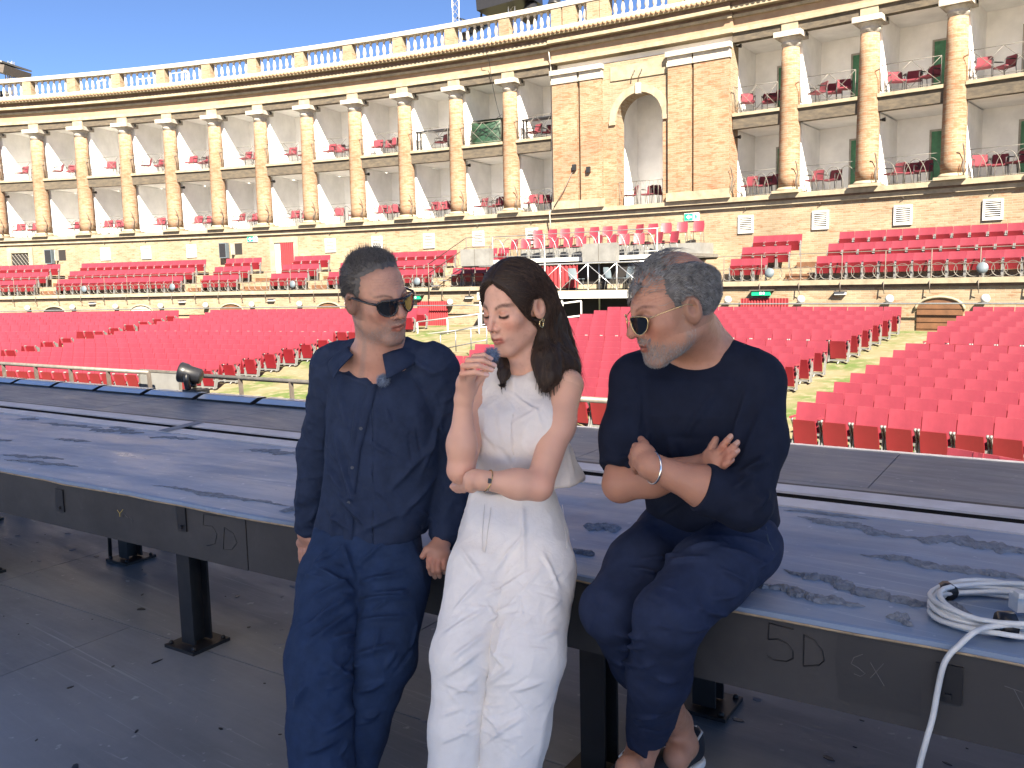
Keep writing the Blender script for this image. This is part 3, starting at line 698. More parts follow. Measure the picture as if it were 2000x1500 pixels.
# spandrel wall with the arch cut out
q = MB(); N = 20; zt = 10.16
for side, (r0) in (('f', AR-.14), ('b', AR+.62)):
    pass
angs = np.linspace(math.pi, 0, N+1); archp = [(AXS+AHW*math.cos(t), ZSP+AHW*math.sin(t)) for t in angs]
for i in range(N):
    (s0, z0), (s1, z1) = archp[i], archp[i+1]
    q.add([ar(s0, AR-.14, z0), ar(s1, AR-.14, z1), ar(s1, AR-.14, zt), ar(s0, AR-.14, zt)], [(0, 1, 2, 3)], [[(s0, z0), (s1, z1), (s1, zt), (s0, zt)]])
    q.add([ar(s0, AR-.14, z0), ar(s0, AR+.62, z0), ar(s1, AR+.62, z1), ar(s1, AR-.14, z1)], [(0, 1, 2, 3)], [[(0, s0), (.7, s0), (.7, s1), (0, s1)]])
    q.add([ar(s0, AR+.62, z0), ar(s0, AR+.62, zt), ar(s1, AR+.62, zt), ar(s1, AR+.62, z1)], [(0, 1, 2, 3)], [[(s0, z0), (s0, zt), (s1, zt), (s1, z1)]])
for s0, s1 in ((PL, AXS-AHW), (AXS+AHW, PR)): cbox(q, s0, s1, AR-.14, AR+.62, ZSP+.002, zt)
q.build('spandrel_wall', MATS['brick_pale'], bld)
q = MB()                                            # archivolt
for i in range(N):
    t0, t1 = angs[i], angs[i+1]
    P = lambda rad, t, r: ar(AXS+rad*math.cos(t), r, ZSP+rad*math.sin(t))
    a0_, b0_ = AHW+.005, AHW+.30
    q.add([P(a0_, t0, AR-.19), P(a0_, t1, AR-.19), P(b0_, t1, AR-.19), P(b0_, t0, AR-.19), P(a0_, t0, AR-.142), P(a0_, t1, AR-.142), P(b0_, t1, AR-.142), P(b0_, t0, AR-.142)],
          [(0, 3, 2, 1), (0, 1, 5, 4), (3, 7, 6, 2)], [[(t0, 0), (t0, .3), (t1, .3), (t1, 0)]]*3)
q.build('archivolt', MATS['stone_buff'], bld)
for s_ in (AXS-AHW-.30, AXS+AHW+.03): cb('impost', 'stone_buff', bld, s_, s_+.27, AR-.22, AR+.5, ZSP-.16, ZSP-.002)
cb('keystone', 'stone_white', bld, AXS-.11, AXS+.11, AR-.26, AR-.02, ZSP+AHW-.06, ZSP+AHW+.36)
cb('name_panel', 'stone_buff', bld, AXS-1.25, AXS+1.25, AR-.18, AR-.142, 9.42, 9.98)
for s0, s1 in ((PL+.02, 31.15), (31.30, 32.28), (35.20, 36.18), (36.28, 37.70)):
    cb('pilaster', 'brick_orange', bld, s0, s1, AR-.30, AR-.143, ZF+.34, 9.60)
    cb('pilaster_base', 'stone_buff', bld, s0-.06, s1+.06, AR-.36, AR-.143, ZF+.003, ZF+.338)
    pc_ = cb('pilaster_capital', 'stone_white', bld, s0-.04, s1+.04, AR-.34, AR-.143, 9.602, 9.76)
    cb('pilaster_capital', 'stone_white', pc_, s0-.02, s1+.02, AR-.32, AR-.143, 9.762, 9.96); cb('pilaster_capital', 'stone_white', pc_, s0-.07, s1+.07, AR-.42, AR-.143, 9.962, 10.158)
q = MB()                                            # side walls and vault of the arch room
cb('arch_room_wall', 'stucco', bld, AXS-AHW-.45, AXS-AHW-.30, AR+.63, AR+DEPTH, ZF+.002, 10.29); cb('arch_room_wall', 'stucco', bld, AXS+AHW+.30, AXS+AHW+.45, AR+.63, AR+DEPTH, ZF+.002, 10.29)
door(AXS+.55, AXS+1.2, ZF, 2.1)
q = MB()
for i in range(11): q.tube([ar(AXS-.95+.19*i, AR+.0, ZF+.02), ar(AXS-.95+.19*i, AR+.0, ZF+.95)], .011, 5)
q.tube([ar(AXS-1.0, AR, ZF+.95), ar(AXS+1.0, AR, ZF+.95)], .014, 5); q.build('arch_railing', MATS['iron_pale'], bld)
q = MB()                                            # pair of hooks and lamps on the pavilion
for s_ in (AXS-.16, AXS+.16): q.tube([ar(s_, AR-.20, 9.72), ar(s_, AR-.34, 9.66), ar(s_, AR-.36, 9.50)], .022, 5)
q.build('wall_hook', MATS['iron_pale'], bld)
for s_ in (31.02, 31.68): 
    q = MB(); q.box(ar(s_, AR-.36, 6.0-(.05 if s_ > 31.2 else -.1)), (.16, .12, .24), tangent(s_), radial(s_), ZZ); q.build('wall_box', MATS['black_metal'], bld)
q = MB(); q.tube([ar(30.96, AR-.34, 6.0), ar(30.55, AR-.40, 5.2), ar(30.05, AR-.42, ZF+.1)], .018, 5); q.build('conduit', MATS['iron'], bld)
q = MB(); q.tube([ar(29.86, AR-.28, 11.0), ar(29.86, AR-.12, 10.4), ar(29.86, AR-.12, 4.5), ar(29.80, AR-.34, 4.3), ar(29.75, AR-.12, 3.2)], .026, 6); q.build('downpipe', MATS['stone_white'], bld)
q = MB(); q.tube(smooth_path([ar(27.2, AR-.40, 11.95), ar(26.9, AR-.66, 11.5), ar(27.0, AR-.45, 11.1), ar(26.95, AR-.15, 10.3), ar(27.15, AR-.10, 9.2), ar(27.35, AR+.0, 8.4)], 4), .014, 5); q.build('hanging_cable', MATS['black_metal'], bld)
# vents with slats, window openings, loudspeakers, exit signs on the podium wall
def vent(S, z0=3.02, wd=.60, h=.68):
    f_ = cb('vent', 'white_paint', bld, S-wd/2, S-wd/2+.07, AR-.06, AR-.004, z0, z0+h)
    cb('frame_side', 'white_paint', f_, S+wd/2-.07, S+wd/2, AR-.06, AR-.004, z0, z0+h); cb('frame_rail', 'white_paint', f_, S-wd/2+.072, S+wd/2-.072, AR-.06, AR-.004, z0, z0+.07); cb('frame_rail', 'white_paint', f_, S-wd/2+.072, S+wd/2-.072, AR-.06, AR-.004, z0+h-.07, z0+h)
    cb('vent_back', 'dark_void', f_, S-wd/2+.072, S+wd/2-.072, AR-.008, AR-.003, z0+.072, z0+h-.072)
    q = MB()
    for i in range(8):
        zz = z0+.10+i*(h-.2)/7; c = ar(S, AR-.032, zz); tl = norm(-radial(S)*.8-ZZ*.6)
        q.box(c, (wd-.15, .062, .008), tangent(S), tl, np.cross(tangent(S), tl))
    o = q.build('slats', MATS['white_paint'], f_); o['kind'] = 'stuff'
    q = MB(); q.tube([ar(S, AR-.002, z0+h+.18), ar(S, AR-.12, z0+h+.26), ar(S, AR-.06, z0+h+.30)], .012, 5); q.build('hook', MATS['iron'], f_)
for S in (3.57+.3, 6.45, 9.3, 17.75, 20.45, 23.35, 26.0, 28.75, 38.3, 41.12, 43.95, 46.72, 49.5, 52.3): vent(S)
def exit_sign(S, z, wd=.62, r=AR):
    t_ = thing('exit_sign', 'green and white exit sign on the podium wall under the ' + ('pavilion' if S > 20 else 'left colonnade'), 'sign', tuple(ar(S, r-.03, z)), 0)
    cb('board', 'sign_white', t_, S-wd/2, S+wd/2, r-.05, r-.012, z, z+.30)
    cb('green_field', 'sign_green', t_, S-wd/2+.01, S+.06, r-.058, r-.052, z+.015, z+.285)
    q = MB(); tx = -tangent(S); o_ = ar(S-wd/4+.05, r-.062, z+.15)
    q.prism([(.12, 0), (.0, .09), (0, .035), (-.11, .035), (-.11, -.035), (0, -.035), (0, -.09)], .004, o_, tx, ZZ, -radial(S)); q.build('arrow', MATS['sign_white'], t_)
    q = MB(); o_ = ar(S+wd*.30, r-.056, z+.15)
    q.prism([(-.02, .10), (.03, .10), (.05, .02), (.02, -.11), (-.03, -.11), (-.05, 0)], .004, o_, tx, ZZ, -radial(S)); q.build('running_figure', MATS['sign_green'], t_)
exit_sign(13.1, 3.70); exit_sign(36.1, 3.62)
for S, lb in ((.45, 'grey loudspeaker on the wall beside the iron gate door'), (11.45, 'grey loudspeaker on the wall left of the red curtain doorway')):
    t_ = thing('loudspeaker', lb, 'loudspeaker', tuple(ar(S, AR-.2, 2.95)), 0)
    cb('cabinet', 'plastic_grey', t_, S-.22, S+.22, AR-.34, AR-.08, 2.92, 3.70); cb('grille', 'black_metal', t_, S-.19, S+.19, AR-.347, AR-.342, 2.96, 3.66); cb('bracket', 'black_metal', t_, S-.04, S+.04, AR-.078, AR-.002, 3.2, 3.3)
for S in (1.1, 12.2):
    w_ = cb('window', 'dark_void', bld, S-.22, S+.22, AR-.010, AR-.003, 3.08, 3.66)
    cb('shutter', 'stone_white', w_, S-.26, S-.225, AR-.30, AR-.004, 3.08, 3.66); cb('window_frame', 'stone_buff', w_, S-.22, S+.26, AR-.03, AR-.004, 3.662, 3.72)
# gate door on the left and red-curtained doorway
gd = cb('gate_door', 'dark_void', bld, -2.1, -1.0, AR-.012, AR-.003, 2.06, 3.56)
q = MB()
for k_ in range(5):
    for s0 in np.arange(-2.1, -1.05, .22):
        q.tube([ar(s0, AR-.03, 2.1+k_*.28), ar(s0+.22, AR-.03, 2.38+k_*.28)], .012, 4); q.tube([ar(s0+.22, AR-.03, 2.1+k_*.28), ar(s0, AR-.03, 2.38+k_*.28)], .012, 4)
q.build('lattice', MATS['iron_pale'], gd)
for s0, s1, z0, z1 in ((-2.36, -2.102, 2.06, 3.86), (-.998, -.74, 2.06, 3.86), (-2.10, -1.0, 3.562, 3.86)): cb('door_surround', 'stone_buff', gd, s0, s1, AR-.08, AR-.004, z0, z1)
cd = cb('curtain_doorway', 'white_paint', bld, 14.42, 15.6, AR-.012, AR-.003, 2.06, 3.60)
for s0, s1, z0, z1 in ((14.16, 14.418, 2.06, 3.86), (15.602, 15.86, 2.06, 3.86), (14.42, 15.6, 3.602, 3.86)): cb('door_surround', 'stone_buff', cd, s0, s1, AR-.08, AR-.004, z0, z1)
def curtain(S0, S1, z0, z1, r, par, nm='curtain', waves=7, amp=.035):
    q = MB(); n = waves*8; v = []
    for i in range(n+1):
        S = S0+(S1-S0)*i/n
        for z in (z0, (z0+z1)/2, z1): v.append(ar(S, r+amp*math.sin(i/8*2*math.pi)*(1 if z < z1 else .5), z))
    q.add(v, [(i*3+k_, (i+1)*3+k_, (i+1)*3+k_+1, i*3+k_+1) for i in range(n) for k_ in range(2)], None, True); return q.build(nm, MATS['curtain_red'], par)
curtain(14.78, 15.58, 2.08, 3.58, AR-.07, cd)

# ------------------------------------------------------------------ raked gallery below the arcade
gal = thing('stepped_terrace', 'low curved brick gallery with stepped rows of red seats under the arcade', 'terrace', tuple(ar(24, AR-1.5, -.6)), 0)
cb('front_wall', 'brick_pale', gal, SL, SR, AR-2.6, AR-2.2, -1.6, 1.03)
cb('ledge', 'stone_buff', gal, SL, SR, AR-2.74, AR-1.82, 1.032, 1.20)
cb('ledge_dark_course', 'cornice_dark', gal, SL, SR, AR-2.66, AR-2.602, .94, 1.03)  # darker course below the ledge
cb('step', 'brick_pale', gal, SL, SR, AR-1.818, AR-1.02, .9, 1.63); cb('step', 'brick_pale', gal, SL, SR, AR-1.018, AR-.002, .9, 2.05)
for a, b in ((1.25, 2.45), (10.5, 11.5), (13.9, 15.7), (17.95, 19.0), (40.55, 41.6)):
    for i, (r0, zt_) in enumerate(((AR-2.05, 1.42), (AR-1.22, 1.84))):
        cb('timber_step', 'shutter_brown', gal, a+.12*i, b+.12*i, r0, r0+.23, zt_-.2, zt_)
GSEC = [(-8.5, 1.2), (2.55, 10.38), (11.62, 13.80), (15.75, 17.88), (19.12, 24.95), (25.9, 27.7), (38.62, 40.50), (41.74, 56.0)]
q = MB(); q.tube([ar(S, AR-2.62, 2.10) for S in np.arange(SL, SR, 1.0)], .014, 5); q.tube([ar(S, AR-2.62, 1.62) for S in np.arange(SL, SR, 1.0)], .010, 5); q.build('gallery_rail', MATS['iron_pale'], gal)
for i, S in enumerate(np.arange(-8.4, 56, 1.42)):
    if 27.5 < S < 38.0: continue
    q = MB(); q.tube([ar(S, AR-2.62, 2.12), ar(S, AR-2.64, 1.16), ar(S, AR-2.78, 1.12), ar(S, AR-2.80, .82)], .017, 5); q.tube([ar(S, AR-2.80, .9), ar(S, AR-2.70, .72)], .012, 4); q.build('rail_post', MATS['iron'], gal)
for i, S in enumerate(np.arange(-8.4, 56, 1.42)):
    if 26.5 < S < 38.0: continue
    q = MB()
    for k_ in range(4):
        c = S+.18+.355*k_; q.tube([ar(c+.225*math.cos(t), AR-2.62, 1.45+.225*math.sin(t)) for t in np.linspace(0, 2*math.pi, 17)[:-1]], .0105, 4, closed=True)
    q.build('hoop_railing', MATS['iron_pale'], gal)
for S in (4.55, 10.05, 17.3, 24.3, 40.2, 47.05):
    q = MB(); q.lathe([(.0, -.02), (.16, -.02), (.17, 0), (.16, .02), (0, .02)], 20, ar(S, AR-2.68, 1.48), tangent(S), ZZ, -radial(S)); q.build('round_disc', MATS['plastic_grey'], gal)
q = MB(); q.tube([ar(S, AR-2.95, .41) for S in np.arange(SL, 29, 1.0)], .03, 6); q.build('wall_handrail', MATS['galvanised'], gal)
q = MB(); q.tube([ar(S, AR-2.95, .41) for S in np.arange(37.6, SR, 1.0)], .03, 6); q.build('wall_handrail', MATS['galvanised'], gal)
glob = [1.03, 3.85, 6.55, 9.37, 12.14, 14.93, 17.75, 20.5, 23.3, 26.1, 38.7, 41.4, 44.35, 47.2, 50.0]
gm = MB(); gm.lathe([(.02, -.14), (.08, -.12), (.12, -.07), (.14, 0), (.12, .07), (.08, .12), (.02, .14)], 16); globe_me = gm.mesh('globe', MATS['globe_white'])
bm2 = MB(); bm2.box((0, .14, -.02), (.08, .12, .08)); brk_me = bm2.mesh('bracket', MATS['iron'])
for i, S in enumerate(sorted(glob)):
    t_ = thing('globe_lamp', 'white globe wall lamp below the gallery, %s from the left edge' % ORD[i], 'lamp', tuple(ar(S, AR-2.83, .55)), AA0-S/AR-math.pi/2, 'globe lamps along the lower wall')
    link_mesh('globe', globe_me, t_); link_mesh('bracket', brk_me, t_)
def arch_door(S, wd, m, z1=.56, slats=True):
    d_ = cb('arched_doorway', m, gal, S-wd/2, S+wd/2, AR-2.64, AR-2.603, -.62, .20)
    q = MB(); pts = [(S+wd/2*math.cos(t), .20+.36*math.sin(t)) for t in np.linspace(0, math.pi, 13)]
    o_ = ar(S, AR-2.62, .2); q.prism([((p[0]-S), p[1]-.2) for p in pts], .036, o_, tangent(S), ZZ, -radial(S)); q.build('arch_head', MATS[m], d_)
    q = MB(); q.tube([ar(p[0], AR-2.66, p[1]+.02) for p in [(S+wd/2*1.06*math.cos(t), .20+.39*math.sin(t)) for t in np.linspace(0, math.pi, 13)]], .045, 5); q.build('arch_band', MATS['stone_buff'], d_)
    if slats:
        for k_ in range(5): cb('board', m, d_, S-wd/2+.01, S+wd/2-.01, AR-2.665, AR-2.642, -.60+.21*k_, -.42+.21*k_)
for S, m in ((2.55, 'dark_void'), (8.0, 'stone_white'), (13.55, 'shutter_brown'), (19.3, 'shutter_brown'), (45.85, 'shutter_brown'), (51.4, 'shutter_brown'), (-3.0, 'shutter_brown')): arch_door(S, 1.38, m, slats=(m == 'shutter_brown'))
curtain(39.15, 40.92, -.6, .60, AR-2.72, gal, waves=16, amp=.025); curtain(24.3, 25.9, -.6, .60, AR-2.72, gal, waves=14, amp=.025)
for S in (39.95, 24.2):
    t_ = thing('emergency_light', 'green lit emergency exit sign above the ' + ('red curtain on the right' if S > 30 else 'red curtain behind the woman'), 'sign', tuple(ar(S, AR-2.7, .72)), 0)
    cb('box', 'sign_green', t_, S-.34, S+.34, AR-2.86, AR-2.76, .70, .86); cb('hood', 'iron', t_, S-.42, S+.42, AR-2.90, AR-2.603, .865, .90)
    q = MB(); q.box(ar(S, AR-2.865, .78), (.07, .004, .09), tangent(S), radial(S), ZZ); q.box(ar(S+.11, AR-2.865, .78), (.05, .004, .09), tangent(S), radial(S), ZZ); q.build('pictogram', MATS['sign_white'], t_)
for S in (42.7, 48.6, 5.0, 10.6, 16.0, 21.9, 27.0):
    t_ = thing('bulkhead_light', 'small white bulkhead light under the gallery ledge near arc metre %d' % int(S), 'lamp', tuple(ar(S, AR-2.66, .72)), 0)
    cb('body', 'white_paint', t_, S-.18, S+.18, AR-2.74, AR-2.603, .70, .80); cb('hood', 'iron', t_, S-.20, S+.20, AR-2.80, AR-2.603, .803, .83)
BL = [o for o in COL.objects if o.name.startswith('bulkhead_light')]
for o, tx in zip(BL, ('between the red curtain and the brown shutter', 'right of the brown shutter', 'near the dark arch', 'left of the man in sunglasses', 'beside the brown arched doorway', 'behind the man in sunglasses', 'beside the woman')): o['label'] = 'small white bulkhead light under the gallery ledge, '+tx
# ------------------------------------------------------------------ tip-up seats (local: x along the row, -y towards the stage, z up)
def curved_panel(w_, z0, z1, y0, y1, th, bend=.03, nx=6, nz=3, corner=.04):
    """upholstered plastic shell: bowed across, cut corners at the top"""
    v = []; f = []
    for side in (0, 1):
        for j in range(nz+1):
            tz = j/nz; z = z0+(z1-z0)*tz; y = y0+(y1-y0)*tz
            ww = w_*(1 if j < nz else 1-corner)*(1 if j else 1-corner)
            for i in range(nx+1):
                x = -ww/2+ww*i/nx; b = bend*(1-(2*i/nx-1)**2)
                v.append((x, y+b+(th if side else 0), z))
    n = (nx+1)*(nz+1)
    for j in range(nz):
        for i in range(nx):
            a = j*(nx+1)+i; f.append((a, a+1, a+nx+2, a+nx+1)); f.append((n+a, n+a+nx+1, n+a+nx+2, n+a+1))
    rim = [i for i in range(nx+1)]+[(j)*(nx+1)+nx for j in range(1, nz+1)]+[nz*(nx+1)+i for i in range(nx-1, -1, -1)]+[j*(nx+1) for j in range(nz-1, 0, -1)]
    for a, b in zip(rim, rim[1:]+rim[:1]): f.append((a, n+a, n+b, b))
    q = MB(); q.add(v, f[:2*nx*nz], None, False); q.add([], [], None); b0 = len(q.v); q.f += f[2*nx*nz:]; q.uv += [None]*len(f[2*nx*nz:]); q.sm += [False]*len(f[2*nx*nz:]); return q
back_me = curved_panel(.508, .36, .86, .10, .19, .022, .012, corner=.015).mesh('backrest', MATS['seat_red'])
pan_me = curved_panel(.405, .13, .59, -.03, -.135, .035, .010).mesh('seat_pan', MATS['seat_red_shaded'])
frame_mes = []
for s_ in (-1, 1):
    q = MB(); x = s_*.237; q.prism([(-.10, .05), (.04, .05), (.15, .40), (.10, .52), (-.06, .60), (-.075, .56), (.02, .40), (-.05, .12)], .022, (x, 0, 0), (0, 1, 0), ZZ, (1, 0, 0))
    q.tube([(x-.016*s_, -.06, .585), (x+.016*s_, -.06, .585)], .03, 8); frame_mes.append(q.mesh('side_frame', MATS['seat_grey']))
q = MB(); q.box((0, .02, .085), (.52, .055, .045)); q.tube([(0, .02, .07), (0, -.09, .0)], .022, 6); foot_me = q.mesh('foot_bar', MATS['seat_grey'])
arm_mes = []
for s_ in (-1, 1): q = MB(); q.box((s_*.245, .0, .625), (.045, .24, .03)); q.tube([(s_*.245, -.02, .61), (s_*.24, .04, .45)], .014, 5); arm_mes.append(q.mesh('armrest', MATS['seat_red']))
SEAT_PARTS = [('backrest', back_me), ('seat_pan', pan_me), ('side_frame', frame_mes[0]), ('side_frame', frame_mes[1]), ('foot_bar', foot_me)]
rows = []
r = AR-17.4
for k_ in range(8): rows.append(r); r += .88
r += .82
for k_ in range(6): rows.append(r); r += .88
PITCHS = .525
BLOCKS = {'right block': (47.35, 66, 1), 'middle block': (34.3, 45.35, -1), 'left block': (14.1, 26.4, -1), 'far left block': (-8, 12.3, -1)}
PEOPLE_PX = [(610, 895, 655, 1500), (670, 800, 500, 660), (880, 1140, 700, 1500), (945, 1090, 520, 720), (1195, 1515, 715, 1500), (1230, 1400, 500, 720)]
cand = []
for bn, (Sa, Sb, sgn) in BLOCKS.items():
    for ri, rr in enumerate(rows):
        n = int((Sb-Sa)*(rr/AR)/PITCHS); step = PITCHS*AR/rr
        for i in range(n):
            S = Sa+step*(i+.5) if sgn > 0 else Sb-step*(i+.5)
            p = ar(S, rr, 0); p[2] = ground_z(rr)
            x, y, d = project(p+ZZ*.7)
            if x < -90 or x > 2090: continue
            hid = any(a < x < b and c < y-8 and y+25 < e for a, b, c, e in PEOPLE_PX)
            cand.append((hid, d, bn, ri, i, S, p))
cand.sort(key=lambda c: (c[0], c[1]))
near, rest = cand[:300], cand[300:]
tg = {'right block': 'right stalls block', 'middle block': 'middle stalls block', 'left block': 'left stalls block', 'far left block': 'far left stalls block'}
first = {}
for hid, d, bn, ri, i, S, p in near:
    th = AA0-S/AR-math.pi/2
    o = thing('stalls_seat', 'red tip-up seat, %s from aisle, %s row of %s' % (ORD[i], ORD[ri], tg[bn]), 'seat', tuple(p), th, 'red tip-up seats in the stalls')
    for nm, me in SEAT_PARTS: link_mesh(nm, me, o)
    if i == 0:
        for am in arm_mes: link_mesh('armrest', am, o)
# all seats beyond those: one mass with the same shapes
vv = []; ff = []; mi = []; off = 0; base_v = []
for idx, (nm, me) in enumerate(SEAT_PARTS[:4]):
    co_ = np.array([v.co[:] for v in me.vertices]); base_v.append((co_, [tuple(p.vertices) for p in me.polygons], idx))
for hid, d, bn, ri, i, S, p in rest:
    th = AA0-S/AR-math.pi/2; Rm = np.array([[math.cos(th), -math.sin(th), 0], [math.sin(th), math.cos(th), 0], [0, 0, 1]])
    for co_, fcs, idx in base_v:
        vv.append(co_@Rm.T+p); ff += [tuple(k_+off for k_ in f) for f in fcs]; mi += [idx]*len(fcs); off += len(co_)
me = bpy.data.meshes.new('distant_seats'); me.from_pydata(np.concatenate(vv).tolist(), [], ff)
for mname in ('seat_red', 'seat_red_shaded', 'seat_grey', 'seat_grey'): me.materials.append(MATS[mname])
me.polygons.foreach_set('material_index', mi); me.update()
tag(link_mesh('distant_seats', me), 'far rows of red stalls seats that run together at the back left', 'seats', kind='stuff')
# a short row set at an angle by the stage corner
for i in range(4):
    p = at(1868+52*i, 862+13*i, 11.4-.32*i); p = np.array([p[0], p[1], GROUND0]); 
    o = thing('stalls_seat', 'red tip-up seat turned sideways by the stage corner at far right, %s of four' % ORD[i], 'seat', tuple(p), math.radians(-62), 'red tip-up seats in the stalls')
    for nm, me in SEAT_PARTS: link_mesh(nm, me, o)
# gallery seats
gframes = []
for s_ in (-1, 1): gq = MB(); gq.prism([(-.04, .0), (.03, 0), (.10, .40), (.13, .55), (.04, .58), (.0, .40)], .03, (s_*.24, 0, 0), (0, 1, 0), ZZ, (1, 0, 0)); gq.tube([(s_*.24, -.05, .44), (s_*.24, .03, .46), (s_*.24, .10, .02)], .022, 6); gframes.append(gq.mesh('side_frame', MATS['seat_grey']))
gpan_me = curved_panel(.42, .22, .56, .03, -.06, .03, .02).mesh('seat_pan', MATS['seat_red_shaded'])
gback_me = curved_panel(.515, .40, .81, .10, .17, .02, .010, corner=.015).mesh('backrest', MATS['seat_red'])
gname = ['leftmost gallery section', 'long left section', 'section left of curtain doorway', 'section right of curtain doorway', 'section behind man in sunglasses', 'short section left of scaffold', 'short section right of scaffold', 'long right section']
for si, (Sa, Sb) in enumerate(GSEC):
    for k_, (rr, zz) in enumerate(((AR-2.42, 1.202), (AR-1.62, 1.632), (AR-.82, 2.052))):
        n = int(round((Sb-Sa)/.535))
        if si == 6 and k_ > 0: n = 4
        if si == 6 and k_ == 0: n = 3
        for i in range(n):
            S = Sa+.13*k_+(Sb-Sa)/int(round((Sb-Sa)/.535))*(i+.5)*(1 if si != 6 else .93)
            p = ar(S, rr, zz); x, y, d = project(p+ZZ*.5)
            if x < -60 or x > 2060: continue
            if 690 < x < 745 and y > 510: continue
            o = thing('gallery_seat', 'red gallery seat, %s from left, %s row, %s' % (ORD[i], ('front', 'middle', 'back')[k_], gname[si]), 'seat', tuple(p), AA0-S/AR-math.pi/2, 'red seats on the gallery steps')
            link_mesh('backrest', gback_me, o); link_mesh('seat_pan', gpan_me, o); link_mesh('side_frame', gframes[0], o); link_mesh('side_frame', gframes[1], o)
# ------------------------------------------------------------------ armchairs in the boxes
q = curved_panel(.47, .48, .84, .20, .27, .03, .015); cb_me = q.mesh('backrest', MATS['fabric_red'])
q = MB(); q.box((0, -.02, .45), (.47, .44, .05)); cs_me = q.mesh('seat', MATS['fabric_red'])
legm = []
for s_ in (-1, 1):
    q = MB(); x = s_*.255
    q.tube([(x, -.22, 0), (x, -.22, .64), (x, .20, .66)], .013, 5); q.tube([(x, .26, 0), (x, .20, .45), (x*.93, .26, .80)], .013, 5); q.tube([(x, -.22, .43), (x, .20, .43)], .011, 5); q.box((x, -.02, .665), (.045, .30, .022))
    legm.append(q.mesh('leg_frame', MATS['black_metal']))
def armchair(S, rr, zz, yaw, label, group='red armchairs in the arcade boxes'):
    o = thing('armchair', label, 'chair', tuple(ar(S, rr, zz)), AA0-S/AR-math.pi/2+yaw, group)
    link_mesh('backrest', cb_me, o); link_mesh('seat', cs_me, o); link_mesh('leg_frame', legm[0], o); link_mesh('leg_frame', legm[1], o)
rs = np.random.RandomState(11)
def bayname(bi):
    L = len(COLS_L)-1
    if bi < L: return '%s bay left of arch' % ORD[L-bi]
    if bi == L: return 'bay beside arch pier on left'
    if bi == L+1: return 'bay beside arch pier on right'
    return '%s bay right of arch' % ORD[bi-L-1]
for bi, (a, b) in enumerate(bays):
    pm_ = project(ar((a+b)/2, AR, 6))
    if pm_[0] < -90 or pm_[0] > 2090: continue
    for tier, zf in (('lower', ZF+.003), ('upper', ZST+.003)):
        if tier == 'upper' and bi == len(COLS_L)-2: continue           # tarpaulin bay
        tabled = tier == 'upper' and bi in (len(COLS_L)-3, len(COLS_L)-1)
        right = a > 36
        xs = [b-.85, b-1.40] if not right else [a+.75+.1*rs.rand(), a+1.30]
        if rs.rand() < .45 and b-a > 2.4: xs.append(xs[0]-1.02 if not right else xs[1]+.5)
        for i, S in enumerate(sorted(xs)):
            S = max(a+.55, min(b-.58, S))
            armchair(S+rs.uniform(-.08, .08), AR+(.55 if i % 2 == 0 else .95)+rs.uniform(-.08, .1)+(.5 if tabled else 0), zf, rs.uniform(-.75, .55), 'red armchair, %s box, %s, %s from its left side' % (tier, bayname(bi), ORD[i]))
for i, S in enumerate((AXS-.72, AXS+.05, AXS+.50)): armchair(S, AR+.55+.15*i, ZF+.004, (-.9, -.2, 1.1)[i], 'red armchair standing inside the tall arch, %s from the left' % ORD[i], 'red armchairs inside the arch')
# two dark tables and the green tarpaulin in the upper boxes
for (a, b), lb in ((bays[len(COLS_L)-3], 'dark table in the upper box left of the green tarpaulin'), (bays[len(COLS_L)-1], 'dark table in the upper box right of the green tarpaulin')):
    t_ = thing('table', lb, 'table', tuple(ar((a+b)/2, AR+.45, ZST)), 0)
    cb('table_top', 'black_metal', t_, a+.50, b-.50, AR+.20, AR+.62, ZST+.84, ZST+.90)
    for S in (a+.56, b-.56):
        for rr in (AR+.25, AR+.57): cb('leg', 'black_metal', t_, S-.03, S+.03, rr-.03, rr+.03, ZST+.003, ZST+.838)
a, b = bays[len(COLS_L)-2]
t_ = thing('tarpaulin_cover', 'dark green tarpaulin tied over something bulky in an upper box', 'tarpaulin', tuple(ar((a+b)/2, AR+.5, ZST)), 0)
q = MB(); nu, nv = 18, 10; v = []
for j in range(nv+1):
    for i in range(nu+1):
        th = math.pi*i/nu; tz = j/nv
        S = (a+b)/2-math.cos(th)*(b-a-.95)/2*(1-.12*tz**3); dep = math.sin(th)
        rr = AR+.62-.42*dep*(1-.25*tz**2); zz = ZST+.01+1.12*math.sin(tz*math.pi/2)*(.9+.1*math.cos(i*.35))+.03*math.sin(i*2.1+j*1.7)
        v.append(ar(S, rr+.03*math.sin(i*1.9+j*2.3), zz))
q.add(v, [(j*(nu+1)+i, j*(nu+1)+i+1, (j+1)*(nu+1)+i+1, (j+1)*(nu+1)+i) for j in range(nv) for i in range(nu)], None, True); 
q.add([ar(a+.5, AR+1.0, ZST+.01), ar(b-.5, AR+1.0, ZST+.01), ar(b-.55, AR+1.0, ZST+1.1), ar(a+.55, AR+1.0, ZST+1.1), ar(a+.6, AR+.42, ZST+1.13), ar(b-.6, AR+.42, ZST+1.13)], [(0, 3, 2, 1), (3, 4, 5, 2)])
q.build('cover', MATS['tarp_green'], t_)
for k_ in range(4):
    q = MB(); q.tube([ar(a+.5+(b-a-1.0)*t2, AR+.17+.1*abs(t2-.5), ZST+.15+.9*(t2 if k_ % 2 else 1-t2)*(.6+.2*k_)) for t2 in np.linspace(0, 1, 6)], .012, 4); q.build('tie_rope', MATS['black_metal'], t_)

